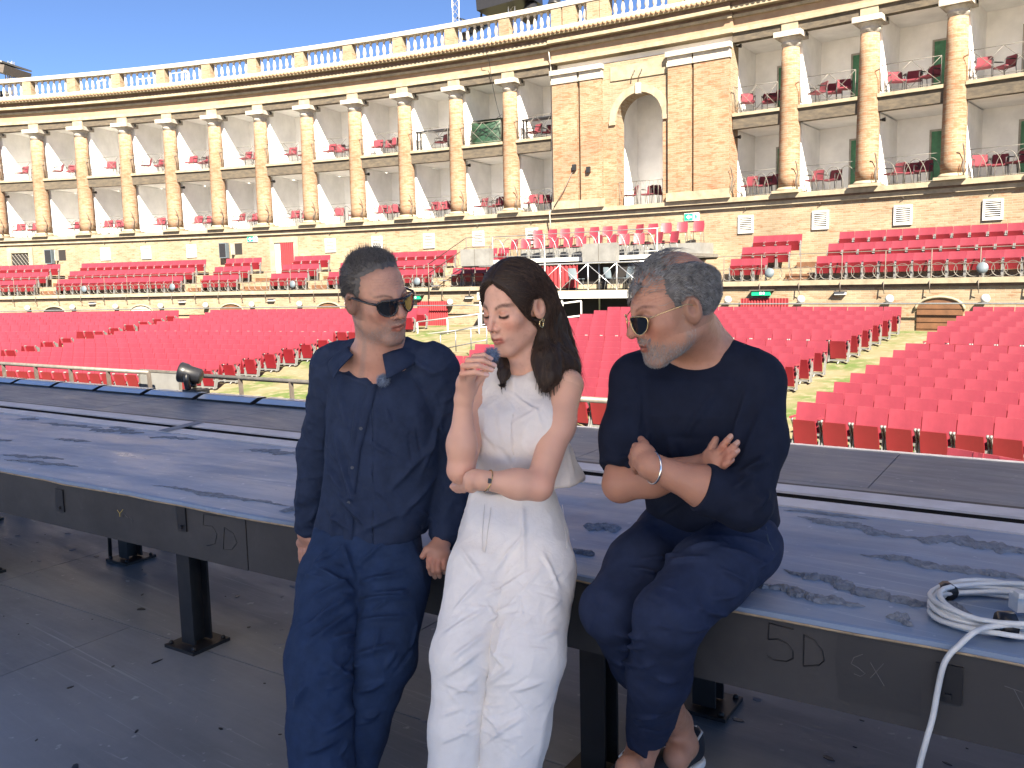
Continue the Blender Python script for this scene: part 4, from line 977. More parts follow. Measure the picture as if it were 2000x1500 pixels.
# ------------------------------------------------------------------ technicians' scaffold in the middle of the gallery
bo = thing('control_scaffold', 'metal scaffold balcony with two decks below the brick arch', 'scaffold', tuple(ar(32, AR-3.2, -.6)), 0)
D1, D2 = 2.28, .98
cb('upper_deck', 'galvanised', bo, 28.4, 37.2, AR-2.9, AR-.01, D1-.12, D1); cb('deck_edge', 'white_paint', bo, 28.4, 35.9, AR-2.96, AR-2.902, D1-.16, D1+.0)
cb('deck_step', 'concrete_grey', bo, 28.9, 37.0, AR-1.4, AR-.012, D1+.002, D1+.42)
cb('lower_deck', 'stone_buff', bo, 28.2, 36.4, AR-3.9, AR-2.75, D2-.16, D2); cb('deck_edge', 'white_paint', bo, 28.2, 36.4, AR-3.96, AR-3.902, D2-.30, D2-.02)
cb('painted_dark_space', 'dark_void', bo, 28.3, 36.3, AR-2.74, AR-2.70, -.6, D1-.14)  # near-black sheet paints the unlit space under the upper deck
curtain(30.3, 32.4, D2+.1, D1-.3, AR-2.82, bo, waves=12); curtain(28.4, 29.9, -.6, D2-.2, AR-2.82, bo, waves=12)
for S in (28.4, 30.9, 33.4, 35.9):
    q = MB(); q.tube([ar(S, AR-2.92, -.6), ar(S, AR-2.92, D1+.95)], .04, 6); q.build('standard', MATS['galvanised'], bo)
for S in (28.3, 32.2, 36.3):
    q = MB(); q.tube([ar(S, AR-3.85, -.75), ar(S, AR-3.85, D2-.16)], .05, 6); q.build('prop', MATS['white_paint'], bo)
q = MB()
for z_ in (D1+.95, D1+.12): q.tube([ar(S, AR-2.93, z_) for S in np.linspace(28.4, 36.0, 8)], .018, 5)
q.build('guard_rail', MATS['galvanised'], bo)
for i, S in enumerate(np.arange(28.6, 36.0, .62)):
    q = MB(); q.tube([ar(S+.40*math.cos(t), AR-2.93, D1+.15+.70*math.sin(t)) for t in np.linspace(0, math.pi, 13)], .014, 5); q.build('rail_hoop', MATS['galvanised'], bo)
for S0 in np.arange(30.9, 36.0, 1.25):
    q = MB(); q.tube([ar(S0, AR-3.88, D2), ar(S0, AR-3.88, D2+1.02)], .028, 6)
    q.tube([ar(S0, AR-3.88, D2+.06), ar(S0+1.2, AR-3.88, D2+.98)], .014, 5); q.tube([ar(S0, AR-3.88, D2+.98), ar(S0+1.2, AR-3.88, D2+.06)], .014, 5); q.build('truss_panel', MATS['aluminium'], bo)
q = MB(); q.tube([ar(S, AR-3.88, D2+1.03) for S in np.linspace(28.3, 36.2, 8)], .03, 6); q.build('guard_rail', MATS['aluminium'], bo)
for S, lb in ((27.75, 'grey equipment case hung on the scaffold left of the upper red chairs'), (33.6, 'grey equipment case hung on the scaffold above the seated man')):
    t_ = thing('equipment_case', lb, 'case', tuple(ar(S, AR-3.0, D1-.3)), 0)
    cb('body', 'concrete_grey', t_, S-.72, S+.72, AR-3.35, AR-2.98, D1-.22, D1+.48); cb('seam', 'iron_pale', t_, S-.012, S+.012, AR-3.358, AR-3.352, D1-.2, D1+.46); cb('foot_rail', 'iron', t_, S-.70, S+.70, AR-3.30, AR-3.05, D1-.27, D1-.222)
# plastic chairs on the scaffold
pb = curved_panel(.44, .46, .86, .19, .27, .018, .03, corner=.12).mesh('backrest', MATS['seat_red']); ps = MB(); ps.box((0, -.02, .44), (.43, .42, .025)); psm = ps.mesh('seat', MATS['seat_red'])
pbg = curved_panel(.44, .46, .86, .19, .27, .018, .03, corner=.12).mesh('backrest', MATS['plastic_grey']); psg = ps.mesh('seat', MATS['plastic_grey'])
plg = []
for sx in (-1, 1):
    q = MB(); q.tube([(sx*.2, -.2, 0), (sx*.19, -.16, .43), (sx*.19, .16, .43), (sx*.21, .24, 0)], .012, 5); plg.append(q.mesh('leg_frame', MATS['galvanised']))
def pchair(p, rz, red, lb, gp):
    o = thing('stacking_chair', lb, 'chair', tuple(p), rz, gp); link_mesh('backrest', pb if red else pbg, o); link_mesh('seat', psm if red else psg, o); link_mesh('leg_frame', plg[0], o); link_mesh('leg_frame', plg[1], o)
for row, (S0, n, rr, zz) in enumerate(((28.85, 12, AR-2.2, D1+.002), (29.4, 12, AR-.85, D1+.422))):
    for i in range(n):
        S = S0+i*.66; pchair(ar(S, rr, zz), AA0-S/AR-math.pi/2+rs.uniform(-.4, .4), True, 'red stacking chair on upper scaffold deck, %s from left, %s row' % (ORD[i], ('front', 'back')[row]), 'red chairs on the scaffold')
for i, S in enumerate((29.6, 32.6, 34.2, 34.75)): pchair(ar(S, AR-3.35, D2+.002), AA0-S/AR-math.pi/2+(.8, 1.2, 1.4, -.5)[i], False, 'grey stacking chair on the lower scaffold deck, %s from the left' % ORD[i], 'grey chairs on the scaffold')
# stair to the upper deck with hooped rail, and the ramp with pale rails down to the stalls
st = thing('scaffold_stair', 'open metal stair with hooped railing rising to the scaffold beside the woman', 'stair', tuple(ar(26, AR-2.7, 1.2)), 0)
for i in range(5): cb('tread', 'galvanised', st, 25.2+i*.42, 25.6+i*.42, AR-2.9, AR-2.45, 1.25+i*.22, 1.29+i*.22)
for dz_ in (.55, .95):
    q = MB(); q.tube([ar(25.1, AR-2.95, 1.25+dz_), ar(27.1, AR-2.95, 2.30+dz_), ar(28.3, AR-2.95, 2.30+dz_)], .02, 5); q.build('handrail', MATS['iron'], st)
for i in range(5):
    q = MB(); c = ar(25.4+i*.38, AR-2.95, 1.62+i*.20); q.tube([c+tangent(26)*.13*math.cos(t)+ZZ*.22*math.sin(t) for t in np.linspace(0, 2*math.pi, 13)[:-1]], .013, 4, closed=True); q.build('hoop', MATS['iron_pale'], st)
q = MB(); q.tube([ar(25.1, AR-2.95, .7), ar(25.1, AR-2.95, 2.25)], .022, 5); q.tube([ar(27.1, AR-2.95, 2.2), ar(27.1, AR-2.95, 3.28)], .022, 5); q.build('newel', MATS['iron'], st)
rp_ = thing('access_ramp', 'pale walled ramp with white handrails between the seat blocks behind the woman', 'ramp', tuple(at(900, 690, 31)), 0)
A_, B_ = at(1135, 588, 31.0), at(815, 629, 34.5)
for off_, nm in ((0, 'handrail'), (-.52, 'mid_rail')):
    q = MB(); q.tube([A_+ZZ*off_, B_+ZZ*off_], .032, 6); q.build(nm, MATS['white_paint'], rp_)
for t2 in np.linspace(0, 1, 6):
    q = MB(); p = A_*(1-t2)+B_*t2; q.tube([p, p-ZZ*1.0], .03, 6); q.build('rail_post', MATS['white_paint'], rp_)
dirr = norm(np.array([*(B_-A_)[:2], 0])); q = MB(); nrm = np.cross(dirr, ZZ)
q.add([A_-ZZ*1.0, B_-ZZ*1.0, B_-ZZ*2.2, A_-ZZ*2.2, A_-ZZ*1.0+radial(32)*1.5, B_-ZZ*1.0+radial(32)*1.5, B_-ZZ*2.2+radial(32)*1.5, A_-ZZ*2.2+radial(32)*1.5], [(0, 1, 2, 3), (0, 4, 5, 1), (4, 7, 6, 5), (0, 3, 7, 4), (1, 5, 6, 2)], [[(0, 1.2), (5, 1.2), (5, 0), (0, 0)]]*5); q.build('ramp_wall', MATS['brick_pale'], rp_)
C_, D_ = at(950, 633, 27.5), at(860, 653, 29.0)
for off_ in (0, -.5):
    q = MB(); q.tube([C_+ZZ*off_, D_+ZZ*off_], .02, 5); q.build('low_rail', MATS['galvanised'], rp_)
for t2 in (0, .33, .66, 1):
    q = MB(); p = C_*(1-t2)+D_*t2; q.tube([p, np.array([p[0], p[1], ground_z(AR-9)])], .02, 5); q.build('low_post', MATS['galvanised'], rp_)
# ------------------------------------------------------------------ lighting towers on the roof
def truss(par, p, h, w_=.3, nm='truss_leg'):
    q = MB(); cs = [(-w_/2, -w_/2), (w_/2, -w_/2), (w_/2, w_/2), (-w_/2, w_/2)]
    P = [np.array([p[0]+a, p[1]+b, p[2]]) for a, b in cs]
    for c in P: q.tube([c, c+ZZ*h], .025, 5)
    n = int(h/.35)
    for i in range(n):
        for k_ in range(4): q.tube([P[k_]+ZZ*(h*i/n), P[(k_+1) % 4]+ZZ*(h*(i+1)/n)], .014, 4)
    return q.build(nm, MATS['aluminium'], par)
def spot(par, p, ax, s=1.0, nm='spotlight_head'):
    ax = norm(ax); sx_ = norm(np.cross(ax, ZZ)); q = MB(); q.lathe([(.10*s, -.32*s), (.15*s, -.28*s), (.17*s, 0), (.20*s, .25*s), (.2*s, .30*s), (.15*s, .28*s)], 14, p, sx_, np.cross(sx_, ax), ax); return q.build(nm, MATS['black_plastic'], par)
RZ = 11.9
def roofpt(px, z, r=AR+2.2):
    best = min(np.arange(-12, 50, .05), key=lambda S: abs(project(ar(S, r, z))[0]-px)); return ar(best, r, z)
lt = thing('lighting_tower', 'aluminium truss tower with black stage lamps on the roof', 'lighting tower', tuple(roofpt(960, RZ)), 0)
for px in (893, 1000, 1118):
    truss(lt, roofpt(px, RZ), 4.2)
p0, p1 = roofpt(945, RZ+2.15), roofpt(1045, RZ+2.35)
q = MB(); q.beam(p0, p1, 1.5, .5); q.build('lamp_case', MATS['black_metal'], lt)
q = MB(); q.tube([roofpt(940, RZ-.2), roofpt(940, RZ+3.5)], .06, 6); q.build('mast', MATS['black_metal'], lt)
q = MB(); q.tube([roofpt(893, RZ+2.0), roofpt(945, RZ+1.4)], .04, 6); q.build('stay', MATS['black_metal'], lt)
for px, dz_, s_ in ((913, 1.15, 1.0), (930, 1.35, 1.0), (945, 1.42, .9)): spot(lt, roofpt(px, RZ+dz_), (-.5, -.7, -.45), s_)
for px, dz_, s_ in ((1036, 1.75, 1.9), (1083, 1.90, 1.6)): spot(lt, roofpt(px, RZ+dz_), (-.1, -.6, -.7), s_, 'moving_lamp')
l2 = thing('roof_booth', 'small roofed lighting booth on trusses at the left end of the roof', 'booth', tuple(roofpt(5, RZ)), 0)
for px in (-30, 22, 30): truss(l2, roofpt(px, RZ), 2.6, .22)
p0, p1 = roofpt(-60, RZ+2.9), roofpt(34, RZ+2.05)
q = MB(); q.beam(p0+ZZ*.25, p1+ZZ*.25, 2.4, .10); q.build('roof', MATS['concrete_grey'], l2); q = MB(); q.beam(p0-ZZ*.1, p1-ZZ*.12, 2.2, .45); q.build('roof_frame', MATS['iron'], l2)
q = MB(); q.beam(roofpt(-40, RZ+.6, AR+2.6), roofpt(16, RZ+.6, AR+2.6), .5, .9); q.build('equipment', MATS['black_metal'], l2)
for i, (px, wpx, hz) in enumerate(((232, 22, 1.05), (315, 24, 1.15), (380, 22, 1.05), (290, 40, .72), (350, 30, .85), (200, 14, .8))):
    t_ = thing('roof_lamp_stand', 'thin white lamp stand on the roof above the balustrade, %s from the left' % ORD[(2, 4, 6, 3, 5, 1)[i]-1], 'lamp stand', tuple(roofpt(px, RZ)), 0, 'lamp stands on the roof')
    q = MB(); a_, b_ = roofpt(px-wpx/2, RZ), roofpt(px+wpx/2, RZ); q.tube([a_, a_+ZZ*(hz+.35), b_+ZZ*(hz+.35)], .03, 5); q.tube([b_+ZZ*(hz+.35), b_], .02, 5); q.build('frame', MATS['white_paint'], t_)
    q = MB(); q.box(b_+ZZ*(hz+.38), (.22, .14, .10)); q.build('lamp', MATS['white_paint'], t_)
# ------------------------------------------------------------------ people: signed-distance bodies meshed with surface nets
def _hash(ix, iy, iz):
    n = ix*374761393+iy*668265263+iz*2147483647+1013904223
    n = (n ^ (n >> 13)) & 0x7fffffff
    n = (n*(n*n*15731+789221)+1376312589) & 0x7fffffff
    return n.astype(np.float64)/0x7fffffff
def vnoise(P):
    i = np.floor(P).astype(np.int64); f = P-i; u = f*f*(3-2*f); out = 0
    for dx in (0, 1):
        for dy in (0, 1):
            for dz in (0, 1):
                w_ = (u[:, 0] if dx else 1-u[:, 0])*(u[:, 1] if dy else 1-u[:, 1])*(u[:, 2] if dz else 1-u[:, 2])
                out = out+w_*_hash(i[:, 0]+dx, i[:, 1]+dy, i[:, 2]+dz)
    return out
def fbm(P, o=3): return sum(vnoise(P*2**k+17.3*k)*.5**k for k in range(o))/(2-.5**(o-1))
def smin(a, b, k):
    h = np.clip(.5+.5*(b-a)/k, 0, 1); return b*(1-h)+a*h-k*h*(1-h)
def smax(a, b, k): return -smin(-a, -b, k)
def cap(a, b, ra, rb=None):
    a = np.asarray(a, float); b = np.asarray(b, float); rb = ra if rb is None else rb; ba = b-a; L2 = ba@ba+1e-12
    def f(P):
        pa = P-a; h = np.clip(pa@ba/L2, 0, 1); return np.linalg.norm(pa-h[:, None]*ba, axis=1)-(ra+(rb-ra)*h)
    return f
def chain(pts, rs_, k=.01):
    fs = [cap(pts[i], pts[i+1], rs_[i], rs_[i+1]) for i in range(len(pts)-1)]
    def f(P):
        d = fs[0](P)
        for g_ in fs[1:]: d = smin(d, g_(P), k)
        return d
    return f
def ell(c, r, ax=None):
    c = np.asarray(c, float); r = np.asarray(r, float); A = np.eye(3) if ax is None else np.array(ax, float)
    def f(P):
        q = (P-c)@A.T; k0 = np.linalg.norm(q/r, axis=1); k1 = np.linalg.norm(q/(r*r), axis=1)+1e-9; return k0*(k0-1)/k1
    return f
def loft(st, wv, zt=None, zb=None, m=2.4, rnd=.012):
    """st: rows (centre, half width, half depth); wv lateral unit vector; horizontal sections"""
    wv = norm(np.array([wv[0], wv[1], 0])); dv = np.array([-wv[1], wv[0], 0])
    C = np.array([s[0] for s in st]); o = np.argsort(C[:, 2]); C = C[o]; A = np.array([st[i][1] for i in o]); B = np.array([st[i][2] for i in o]); z = C[:, 2]
    zt = z[-1] if zt is None else zt; zb = z[0] if zb is None else zb
    def f(P):
        pz = P[:, 2]; cx = np.interp(pz, z, C[:, 0]); cy = np.interp(pz, z, C[:, 1]); a = np.interp(pz, z, A); b = np.interp(pz, z, B)
        dx = P[:, 0]-cx; dy = P[:, 1]-cy; x = np.abs(dx*wv[0]+dy*wv[1]); y = np.abs(dx*dv[0]+dy*dv[1])
        d = (((x/a)**m+(y/b)**m)**(1/m)-1)*np.minimum(a, b)*.95
        return smax(d, np.maximum(pz-zt, zb-pz), rnd)
    return f
def union(items):
    """[(fn, k)]"""
    def f(P):
        d = items[0][0](P)
        for g_, k in items[1:]: d = smin(d, g_(P), k) if k > 0 else np.minimum(d, g_(P))
        return d
    return f
def sdf_mesh(fn, lo, hi, h):
    B = 8; lo = np.asarray(lo, float); hi = np.asarray(hi, float)
    nb = np.ceil((hi-lo)/h/B).astype(int); n = nb*B
    bi = np.stack(np.meshgrid(*[np.arange(k) for k in nb], indexing='ij'), -1).reshape(-1, 3)
    ctr = lo+(bi*B+B/2-.5)*h; dc = fn(ctr)
    V = np.repeat(np.repeat(np.repeat(dc.reshape(nb), B, 0), B, 1), B, 2).astype(np.float32)
    act = np.nonzero(np.abs(dc) < B*h*.87*1.7+.004)[0]
    loc = np.stack(np.meshgrid(*[np.arange(B)]*3, indexing='ij'), -1).reshape(-1, 3)
    for s in range(0, len(act), 300):
        b_ = bi[act[s:s+300]]*B; ijk = (b_[:, None, :]+loc[None]).reshape(-1, 3)
        V[ijk[:, 0], ijk[:, 1], ijk[:, 2]] = fn(lo+ijk*h)
    S = V < 0
    nx, ny, nz = V.shape
    cnt = np.zeros((nx-1, ny-1, nz-1), np.int8)
    offs = [(a, b, c) for a in (0, 1) for b in (0, 1) for c in (0, 1)]
    for a, b, c in offs: cnt += S[a:nx-1+a, b:ny-1+b, c:nz-1+c]
    cell = np.argwhere((cnt > 0) & (cnt < 8)); idx = -np.ones(cnt.shape, np.int64); idx[cell[:, 0], cell[:, 1], cell[:, 2]] = np.arange(len(cell))
    acc = np.zeros((len(cell), 3)); c_ = np.zeros(len(cell))
    val = {o: V[cell[:, 0]+o[0], cell[:, 1]+o[1], cell[:, 2]+o[2]].astype(float) for o in offs}
    for o in offs:
        for ax in range(3):
            if o[ax] == 0:
                o2 = tuple(1 if i == ax else o[i] for i in range(3)); v1, v2 = val[o], val[o2]; cr = (v1 < 0) != (v2 < 0)
                t = np.where(cr, v1/np.where(cr, v1-v2, 1), 0); p = np.tile(np.array(o, float), (len(cell), 1)); p[:, ax] += t
                acc += p*cr[:, None]; c_ += cr
    verts = lo+(cell+acc/c_[:, None])*h
    faces = []
    for ax in range(3):
        sl1 = [slice(1, None)]*3; sl1[ax] = slice(0, -1); sl2 = list(sl1); sl2[ax] = slice(1, None)
        A_, B_2 = S[tuple(sl1)], S[tuple(sl2)]
        e = np.argwhere(A_ != B_2); 
        if len(e) == 0: continue
        inside = A_[e[:, 0], e[:, 1], e[:, 2]]; g0 = e.copy()
        for k in range(3):
            if k != ax: g0[:, k] += 1
        o1, o2 = (ax+1) % 3, (ax+2) % 3
        def cid(d1, d2):
            q_ = g0.copy(); q_[:, o1] += d1; q_[:, o2] += d2
            q_ = np.clip(q_, 0, np.array(idx.shape)-1); return idx[q_[:, 0], q_[:, 1], q_[:, 2]]
        Q = np.stack([cid(-1, -1), cid(0, -1), cid(0, 0), cid(-1, 0)], 1); Q[~inside] = Q[~inside][:, ::-1]
        faces.append(Q[(Q >= 0).all(1)])
    return verts, np.concatenate(faces)
def grad(fn, P, e=.0015):
    g_ = np.stack([fn(P+np.eye(3)[i]*e)-fn(P-np.eye(3)[i]*e) for i in range(3)], 1); return g_/(np.linalg.norm(g_, axis=1, keepdims=True)+1e-9)
def surf(fn, px, py, d0=1.5, d1=3.2):
    r = ray(px, py); t = d0
    for _ in range(80):
        d = float(fn((CO+r*t)[None])[0])
        if d < .0006: break
        t += max(d*.7, .0006)
        if t > d1: break
    return CO+r*t
def make_obj(name, meshes, material, parent, cols=None, smooth=True):
    """meshes: list of (verts, quads); colours per vertex optional"""
    V = np.concatenate([m_[0] for m_ in meshes]); off = 0; F = []
    for v, f in meshes: F.append(f+off); off += len(v)
    F = np.concatenate(F)
    A = np.array(root_matrix(parent).inverted()) if parent is not None else np.eye(4); V = V@A[:3, :3].T+A[:3, 3]
    me = bpy.data.meshes.new(name); me.vertices.add(len(V)); me.vertices.foreach_set('co', V.astype(np.float32).ravel())
    me.loops.add(len(F)*4); me.loops.foreach_set('vertex_index', F.astype(np.int32).ravel())
    me.polygons.add(len(F)); me.polygons.foreach_set('loop_start', np.arange(0, len(F)*4, 4, dtype=np.int32)); me.polygons.foreach_set('loop_total', np.full(len(F), 4, np.int32))
    me.polygons.foreach_set('use_smooth', np.full(len(F), smooth)); me.update(calc_edges=True); me.validate()
    if cols is not None:
        c = np.concatenate(cols); at_ = me.attributes.new('Col', 'FLOAT_COLOR', 'POINT'); at_.data.foreach_set('color', np.concatenate([c, np.ones((len(c), 1))], 1).astype(np.float32).ravel())
    me.materials.append(material)
    return link_mesh(name, me, parent)
def bounds(pts, pad):
    p = np.array(pts); return p.min(0)-pad, p.max(0)+pad
def folds(P, seed, dirv, freq, stretch, warp=.5):
    """long soft cloth folds running along dirv; returns -1..1"""
    dirv = norm(dirv); al = (P@dirv)[:, None]*dirv; Q = (P-al)+al/stretch
    wq = np.stack([fbm(P*6+seed, 2), fbm(P*6+seed+31, 2), fbm(P*6+seed+77, 2)], 1)-.5
    n = fbm(Q*freq+wq*warp*2+seed*3.7, 2); return 1-2*np.abs(2*n-1)**.8
def crumple(P, seed, freq):
    wq = np.stack([vnoise(P*freq*.6+seed), vnoise(P*freq*.6+seed+9), vnoise(P*freq*.6+seed+23)], 1)-.5
    n = fbm(P*freq+wq*1.6+seed, 3); return 1-2*np.abs(2*n-1)
def surf_many(fn, xy, d0=1.5, d1=3.2):
    R_ = np.array([ray(x, y) for x, y in xy]); t = np.full(len(R_), d0); live = np.arange(len(R_))
    for _ in range(70):
        d = fn(CO+R_[live]*t[live][:, None]); t[live] += np.maximum(d*.7, .0006)*(d >= .0006); live = live[(d >= .0006) & (t[live] < d1)]
        if len(live) == 0: break
    return CO+R_*t[:, None]
def ridges(P, fn, items, n=4):
    """creases along the surface; items: ((x0,y0),(x1,y1),width,height), each highest in its middle"""
    T = np.linspace(0, 1, n+1); xy = [(a[0]+(b[0]-a[0])*t, a[1]+(b[1]-a[1])*t) for a, b, _, _ in items for t in T]
    S_ = surf_many(fn, xy).reshape(len(items), n+1, 3); out = np.zeros(len(P))
    for pts, (_, _, w_, h) in zip(S_, items):
        if np.linalg.norm(np.diff(pts, axis=0), axis=1).max() > .12: continue
        lo = pts.min(0)-.025; hi = pts.max(0)+.025; m_ = np.nonzero(((P > lo) & (P < hi)).all(1))[0]; Q = P[m_]; best = np.zeros(len(Q))
        for i in range(n):
            ba = pts[i+1]-pts[i]; t = np.clip((Q-pts[i])@ba/(ba@ba), 0, 1); d = np.linalg.norm(Q-pts[i]-t[:, None]*ba, axis=1)
            best = np.maximum(best, np.exp(-(d/w_)**2)*np.sin(np.pi*np.clip((i+t)/n*.9+.05, 0, 1)))
        out[m_] += h*best
    return out
def creases(P, fn, box, n, ang, seed, w_=.005, h=.006, ln=(30, 80), spread=.5):
    rs = np.random.RandomState(seed); it = []
    for _ in range(n):
        x, y = rs.uniform(box[0], box[2]), rs.uniform(box[1], box[3]); L = rs.uniform(*ln); a = ang+rs.randn()*spread
        it.append(((x, y), (x+L*math.cos(a), y+L*math.sin(a)), w_*rs.uniform(.7, 1.3), h*rs.uniform(-.6, 1.0)))
    return ridges(P, fn, it, 3)
# ---- head
class Head:
    def __init__(s, c, fwd, up, scale=1.0, **kw):
        s.c = np.asarray(c, float); s.F = norm(fwd); u = np.asarray(up, float); s.U = norm(u-s.F*(u@s.F)); s.R = np.cross(s.F, s.U); s.s = scale
        s.o = dict(nose=1.0, jaw=1.0, lips=1.0, brow=1.0, cheek=1.0, neck_r=.054, nose_len=1.0, chin=1.0); s.o.update(kw)
    def loc(s, P): return np.stack([(P-s.c)@s.R, (P-s.c)@s.F, (P-s.c)@s.U], 1)/s.s
    def w(s, a, b, c): return s.c+(s.R*a+s.F*b+s.U*c)*s.s
    def cranium(s, extra=0.0):
        return ell((0, -.018, .032), (.0735+extra, .095+extra, .088+extra))
    def local_sdf(s):
        o = s.o; it = [(s.cranium(), 0), (ell((0, .028, -.030), (.0585*o['jaw'], .060, .080)), .03)]
        for g_ in (-1, 1):
            it += [(cap((g_*.049*o['jaw'], -.004, -.060), (g_*.015, .058*o['chin'], -.098), .015, .0145), .030),
                   (ell((g_*.040, .053, -.020), (.020*o['cheek'], .019, .017)), .022), (cap((0, .070, .018), (g_*.037, .064, .018), .0115*o['brow'], .009), .016)]
        it += [(cap((-.010, .066*o['chin'], -.103), (.010, .066*o['chin'], -.103), .0145), .022),
               (ell((0, .062, -.062), (.027, .024, .026)), .02),
               (cap((0, .079, .012), (0, .079+.024*o['nose_len'], -.029), .0075*o['nose'], .0105*o['nose']), .011)]
        for g_ in (-1, 1): it.append((ell((g_*.0125*o['nose'], .0885, -.0345), (.0085, .0105, .0085)), .006))
        for g_ in (-1, 1):
            it.append((cap((g_*.022, .0785, -.0640), (g_*.004, .0885, -.0600), .0036*o['lips'], .0052*o['lips']), .006))
            it.append((cap((g_*.020, .0780, -.0665), (0, .0870, -.0718), .0038*o['lips'], .0066*o['lips']), .006))
        base = union(it)
        sock = union([(ell((g_*.0325, .0875, .000), (.0185, .0150, .0120)), 0) for g_ in (-1, 1)])
        eye = union([(ell((g_*.0315, .0665, -.0005), (.0150, .0145, .0135)), 0) for g_ in (-1, 1)])
        ears = []
        for g_ in (-1, 1):
            ax = np.array([[math.cos(.35), -g_*math.sin(.35)*-1, 0], [g_*math.sin(.35)*-1, math.cos(.35), 0], [0, 0, 1]])
            ears.append((ell((g_*.078, -.016, -.006), (.0085, .0195, .0315), ax), g_))
        carve = union([(ell((g_*.0885, -.0115, -.001), (.0100, .0115, .0200)), 0) for g_ in (-1, 1)])
        slit = cap((-.0215, .0905, -.0655), (.0215, .0905, -.0655), .0012)
        slit2 = cap((-.013, .0965, -.0655), (.013, .0965, -.0655), .0015)
        def f(L):
            d = base(L); d = smax(d, -sock(L), .012); d = smin(d, eye(L), .004)
            e = np.minimum(ears[0][0](L), ears[1][0](L)); e = smax(e, -carve(L), .003); d = smin(d, e, .008)
            d = smax(d, -np.minimum(slit(L), slit2(L)), .004)
            return d
        return f
    def sdf(s, neck=None):
        lf = s.local_sdf(); nk = chain([s.w(0, -.028, -.035)]+list(neck), [s.o['neck_r']*s.s*1.02]+[s.o['neck_r']]*(len(neck)-1)+[s.o['neck_r']*1.15], .02) if neck is not None else None
        def f(P):
            d = lf(s.loc(P))*s.s
            if nk is not None: d = smin(d, nk(P), .028)
            return d
        return f
def lerp(c, col, k): return c*(1-k[:, None])+np.array(col)*k[:, None]
def bell(x, a, b): return np.clip((b-np.abs(x))/(b-a), 0, 1)
def hairline_tint(hd, P, col, keepf, tint, wd=.016):
    k = np.clip((keepf(hd.loc(P))+wd)/wd, 0, 1)*(hd.loc(P)[:, 2] > -.05); return lerp(col, tint, k*.75)
def face_colors(hd, P, lips=(1, .6, .6), brow=(.2, .17, .15), stubble=None, lash=True, eye_open=False, ruddy=.12, brow_th=.0035):
    L = hd.loc(P); a, b, c = L.T; n = fbm(L*60, 3)
    sp_ = np.clip((vnoise(L*190+5)-.72)/.1, 0, 1)*.10; col = np.ones((len(P), 3))*(.88+.24*n[:, None])*(1-sp_[:, None]*np.array([.6, 1, 1]))
    aa = np.abs(a)
    cheek = np.exp(-((aa-.040)**2/.020**2+(c+.030)**2/.022**2))*(b > .02)+.8*np.exp(-(a**2/.014**2+(c+.028)**2/.012**2))*(b > .08)
    col = lerp(col, (1.10, .72, .68), ruddy*2.2*np.clip(cheek, 0, 1))
    if stubble is not None:
        line = -.046-.030*np.clip((.075-b)/.08, -.3, 1)+.016*(fbm(L*45, 3)-.5)+.055*np.clip((.012-b)/.02, 0, 1); st = np.clip((line-c)/.030, 0, 1)*np.clip((b+.030)/.03, 0, 1); st = np.maximum(st, .9*np.clip((.036-aa)/.012, 0, 1)*bell(c+.050, .004, .013)*(b > .06)); st *= np.clip((c+.135)/.04, 0, 1)
        st = np.maximum(st, np.clip((.012-np.abs(b-.004))/.008, 0, 1)*(aa > .055)*np.clip((.01-c)/.02, 0, 1))
        st *= .35+.9*vnoise(L*420); col = lerp(col, stubble, np.clip(st*.8, 0, .85))
    lipm = (b > .07)*bell(a/.0235, .75, 1.05)*bell((c+.0660+.0035*np.cos(a/.0235*1.5))/.0115, .6, 1.0)
    col = lerp(col, lips, np.clip(lipm, 0, 1)*.9)
    ml = (b > .07)*bell(a/.023, .8, 1)*bell((c+.0655)/.0024, .35, 1.0); col = lerp(col, (.22, .12, .12), ml*.8)
    bc = .0225+.0065*np.clip(1-((aa-.036)/.020)**2, -1, 1)*1.0-.003
    br = (b > .045)*np.clip((aa-.011)/.005, 0, 1)*np.clip((.057-aa)/.010, 0, 1)*bell((c-bc)/brow_th, .45, 1.25); col = lerp(col, brow, np.clip(br*(.6+.6*vnoise(L*500)), 0, 1)*.92)
    if lash:
        lc = -.0035-.0035*np.clip(1-((aa-.0315)/.0155)**2, 0, 1)
        ls = (b > .05)*bell((aa-.0315)/.0165, .85, 1.0)*bell((c-lc)/.0050, .5, 1.15); col = lerp(col, (.045, .035, .03), ls*.97)
        lid = (b > .05)*bell((aa-.0315)/.016, .5, 1)*bell((c-.006)/.006, .3, 1); col = lerp(col, (.70, .52, .48), lid*.7)  # slight shade painted onto the eyelids
        un = (b > .05)*bell((aa-.0305)/.015, .5, 1)*bell((c+.012)/.004, .3, 1); col = lerp(col, (.74, .58, .56), un*.6)
    nos = np.exp(-(((aa-.0070)/.0042)**2+((c+.0425)/.0035)**2))*(b > .08); col = lerp(col, (.22, .12, .11), np.clip(nos*1.3, 0, 1)*.85)
    ear = (aa > .070)*np.exp(-(((b+.0125)/.008)**2+((c+.002)/.014)**2)); col = lerp(col, (.55, .36, .32), ear*.7)
    return col
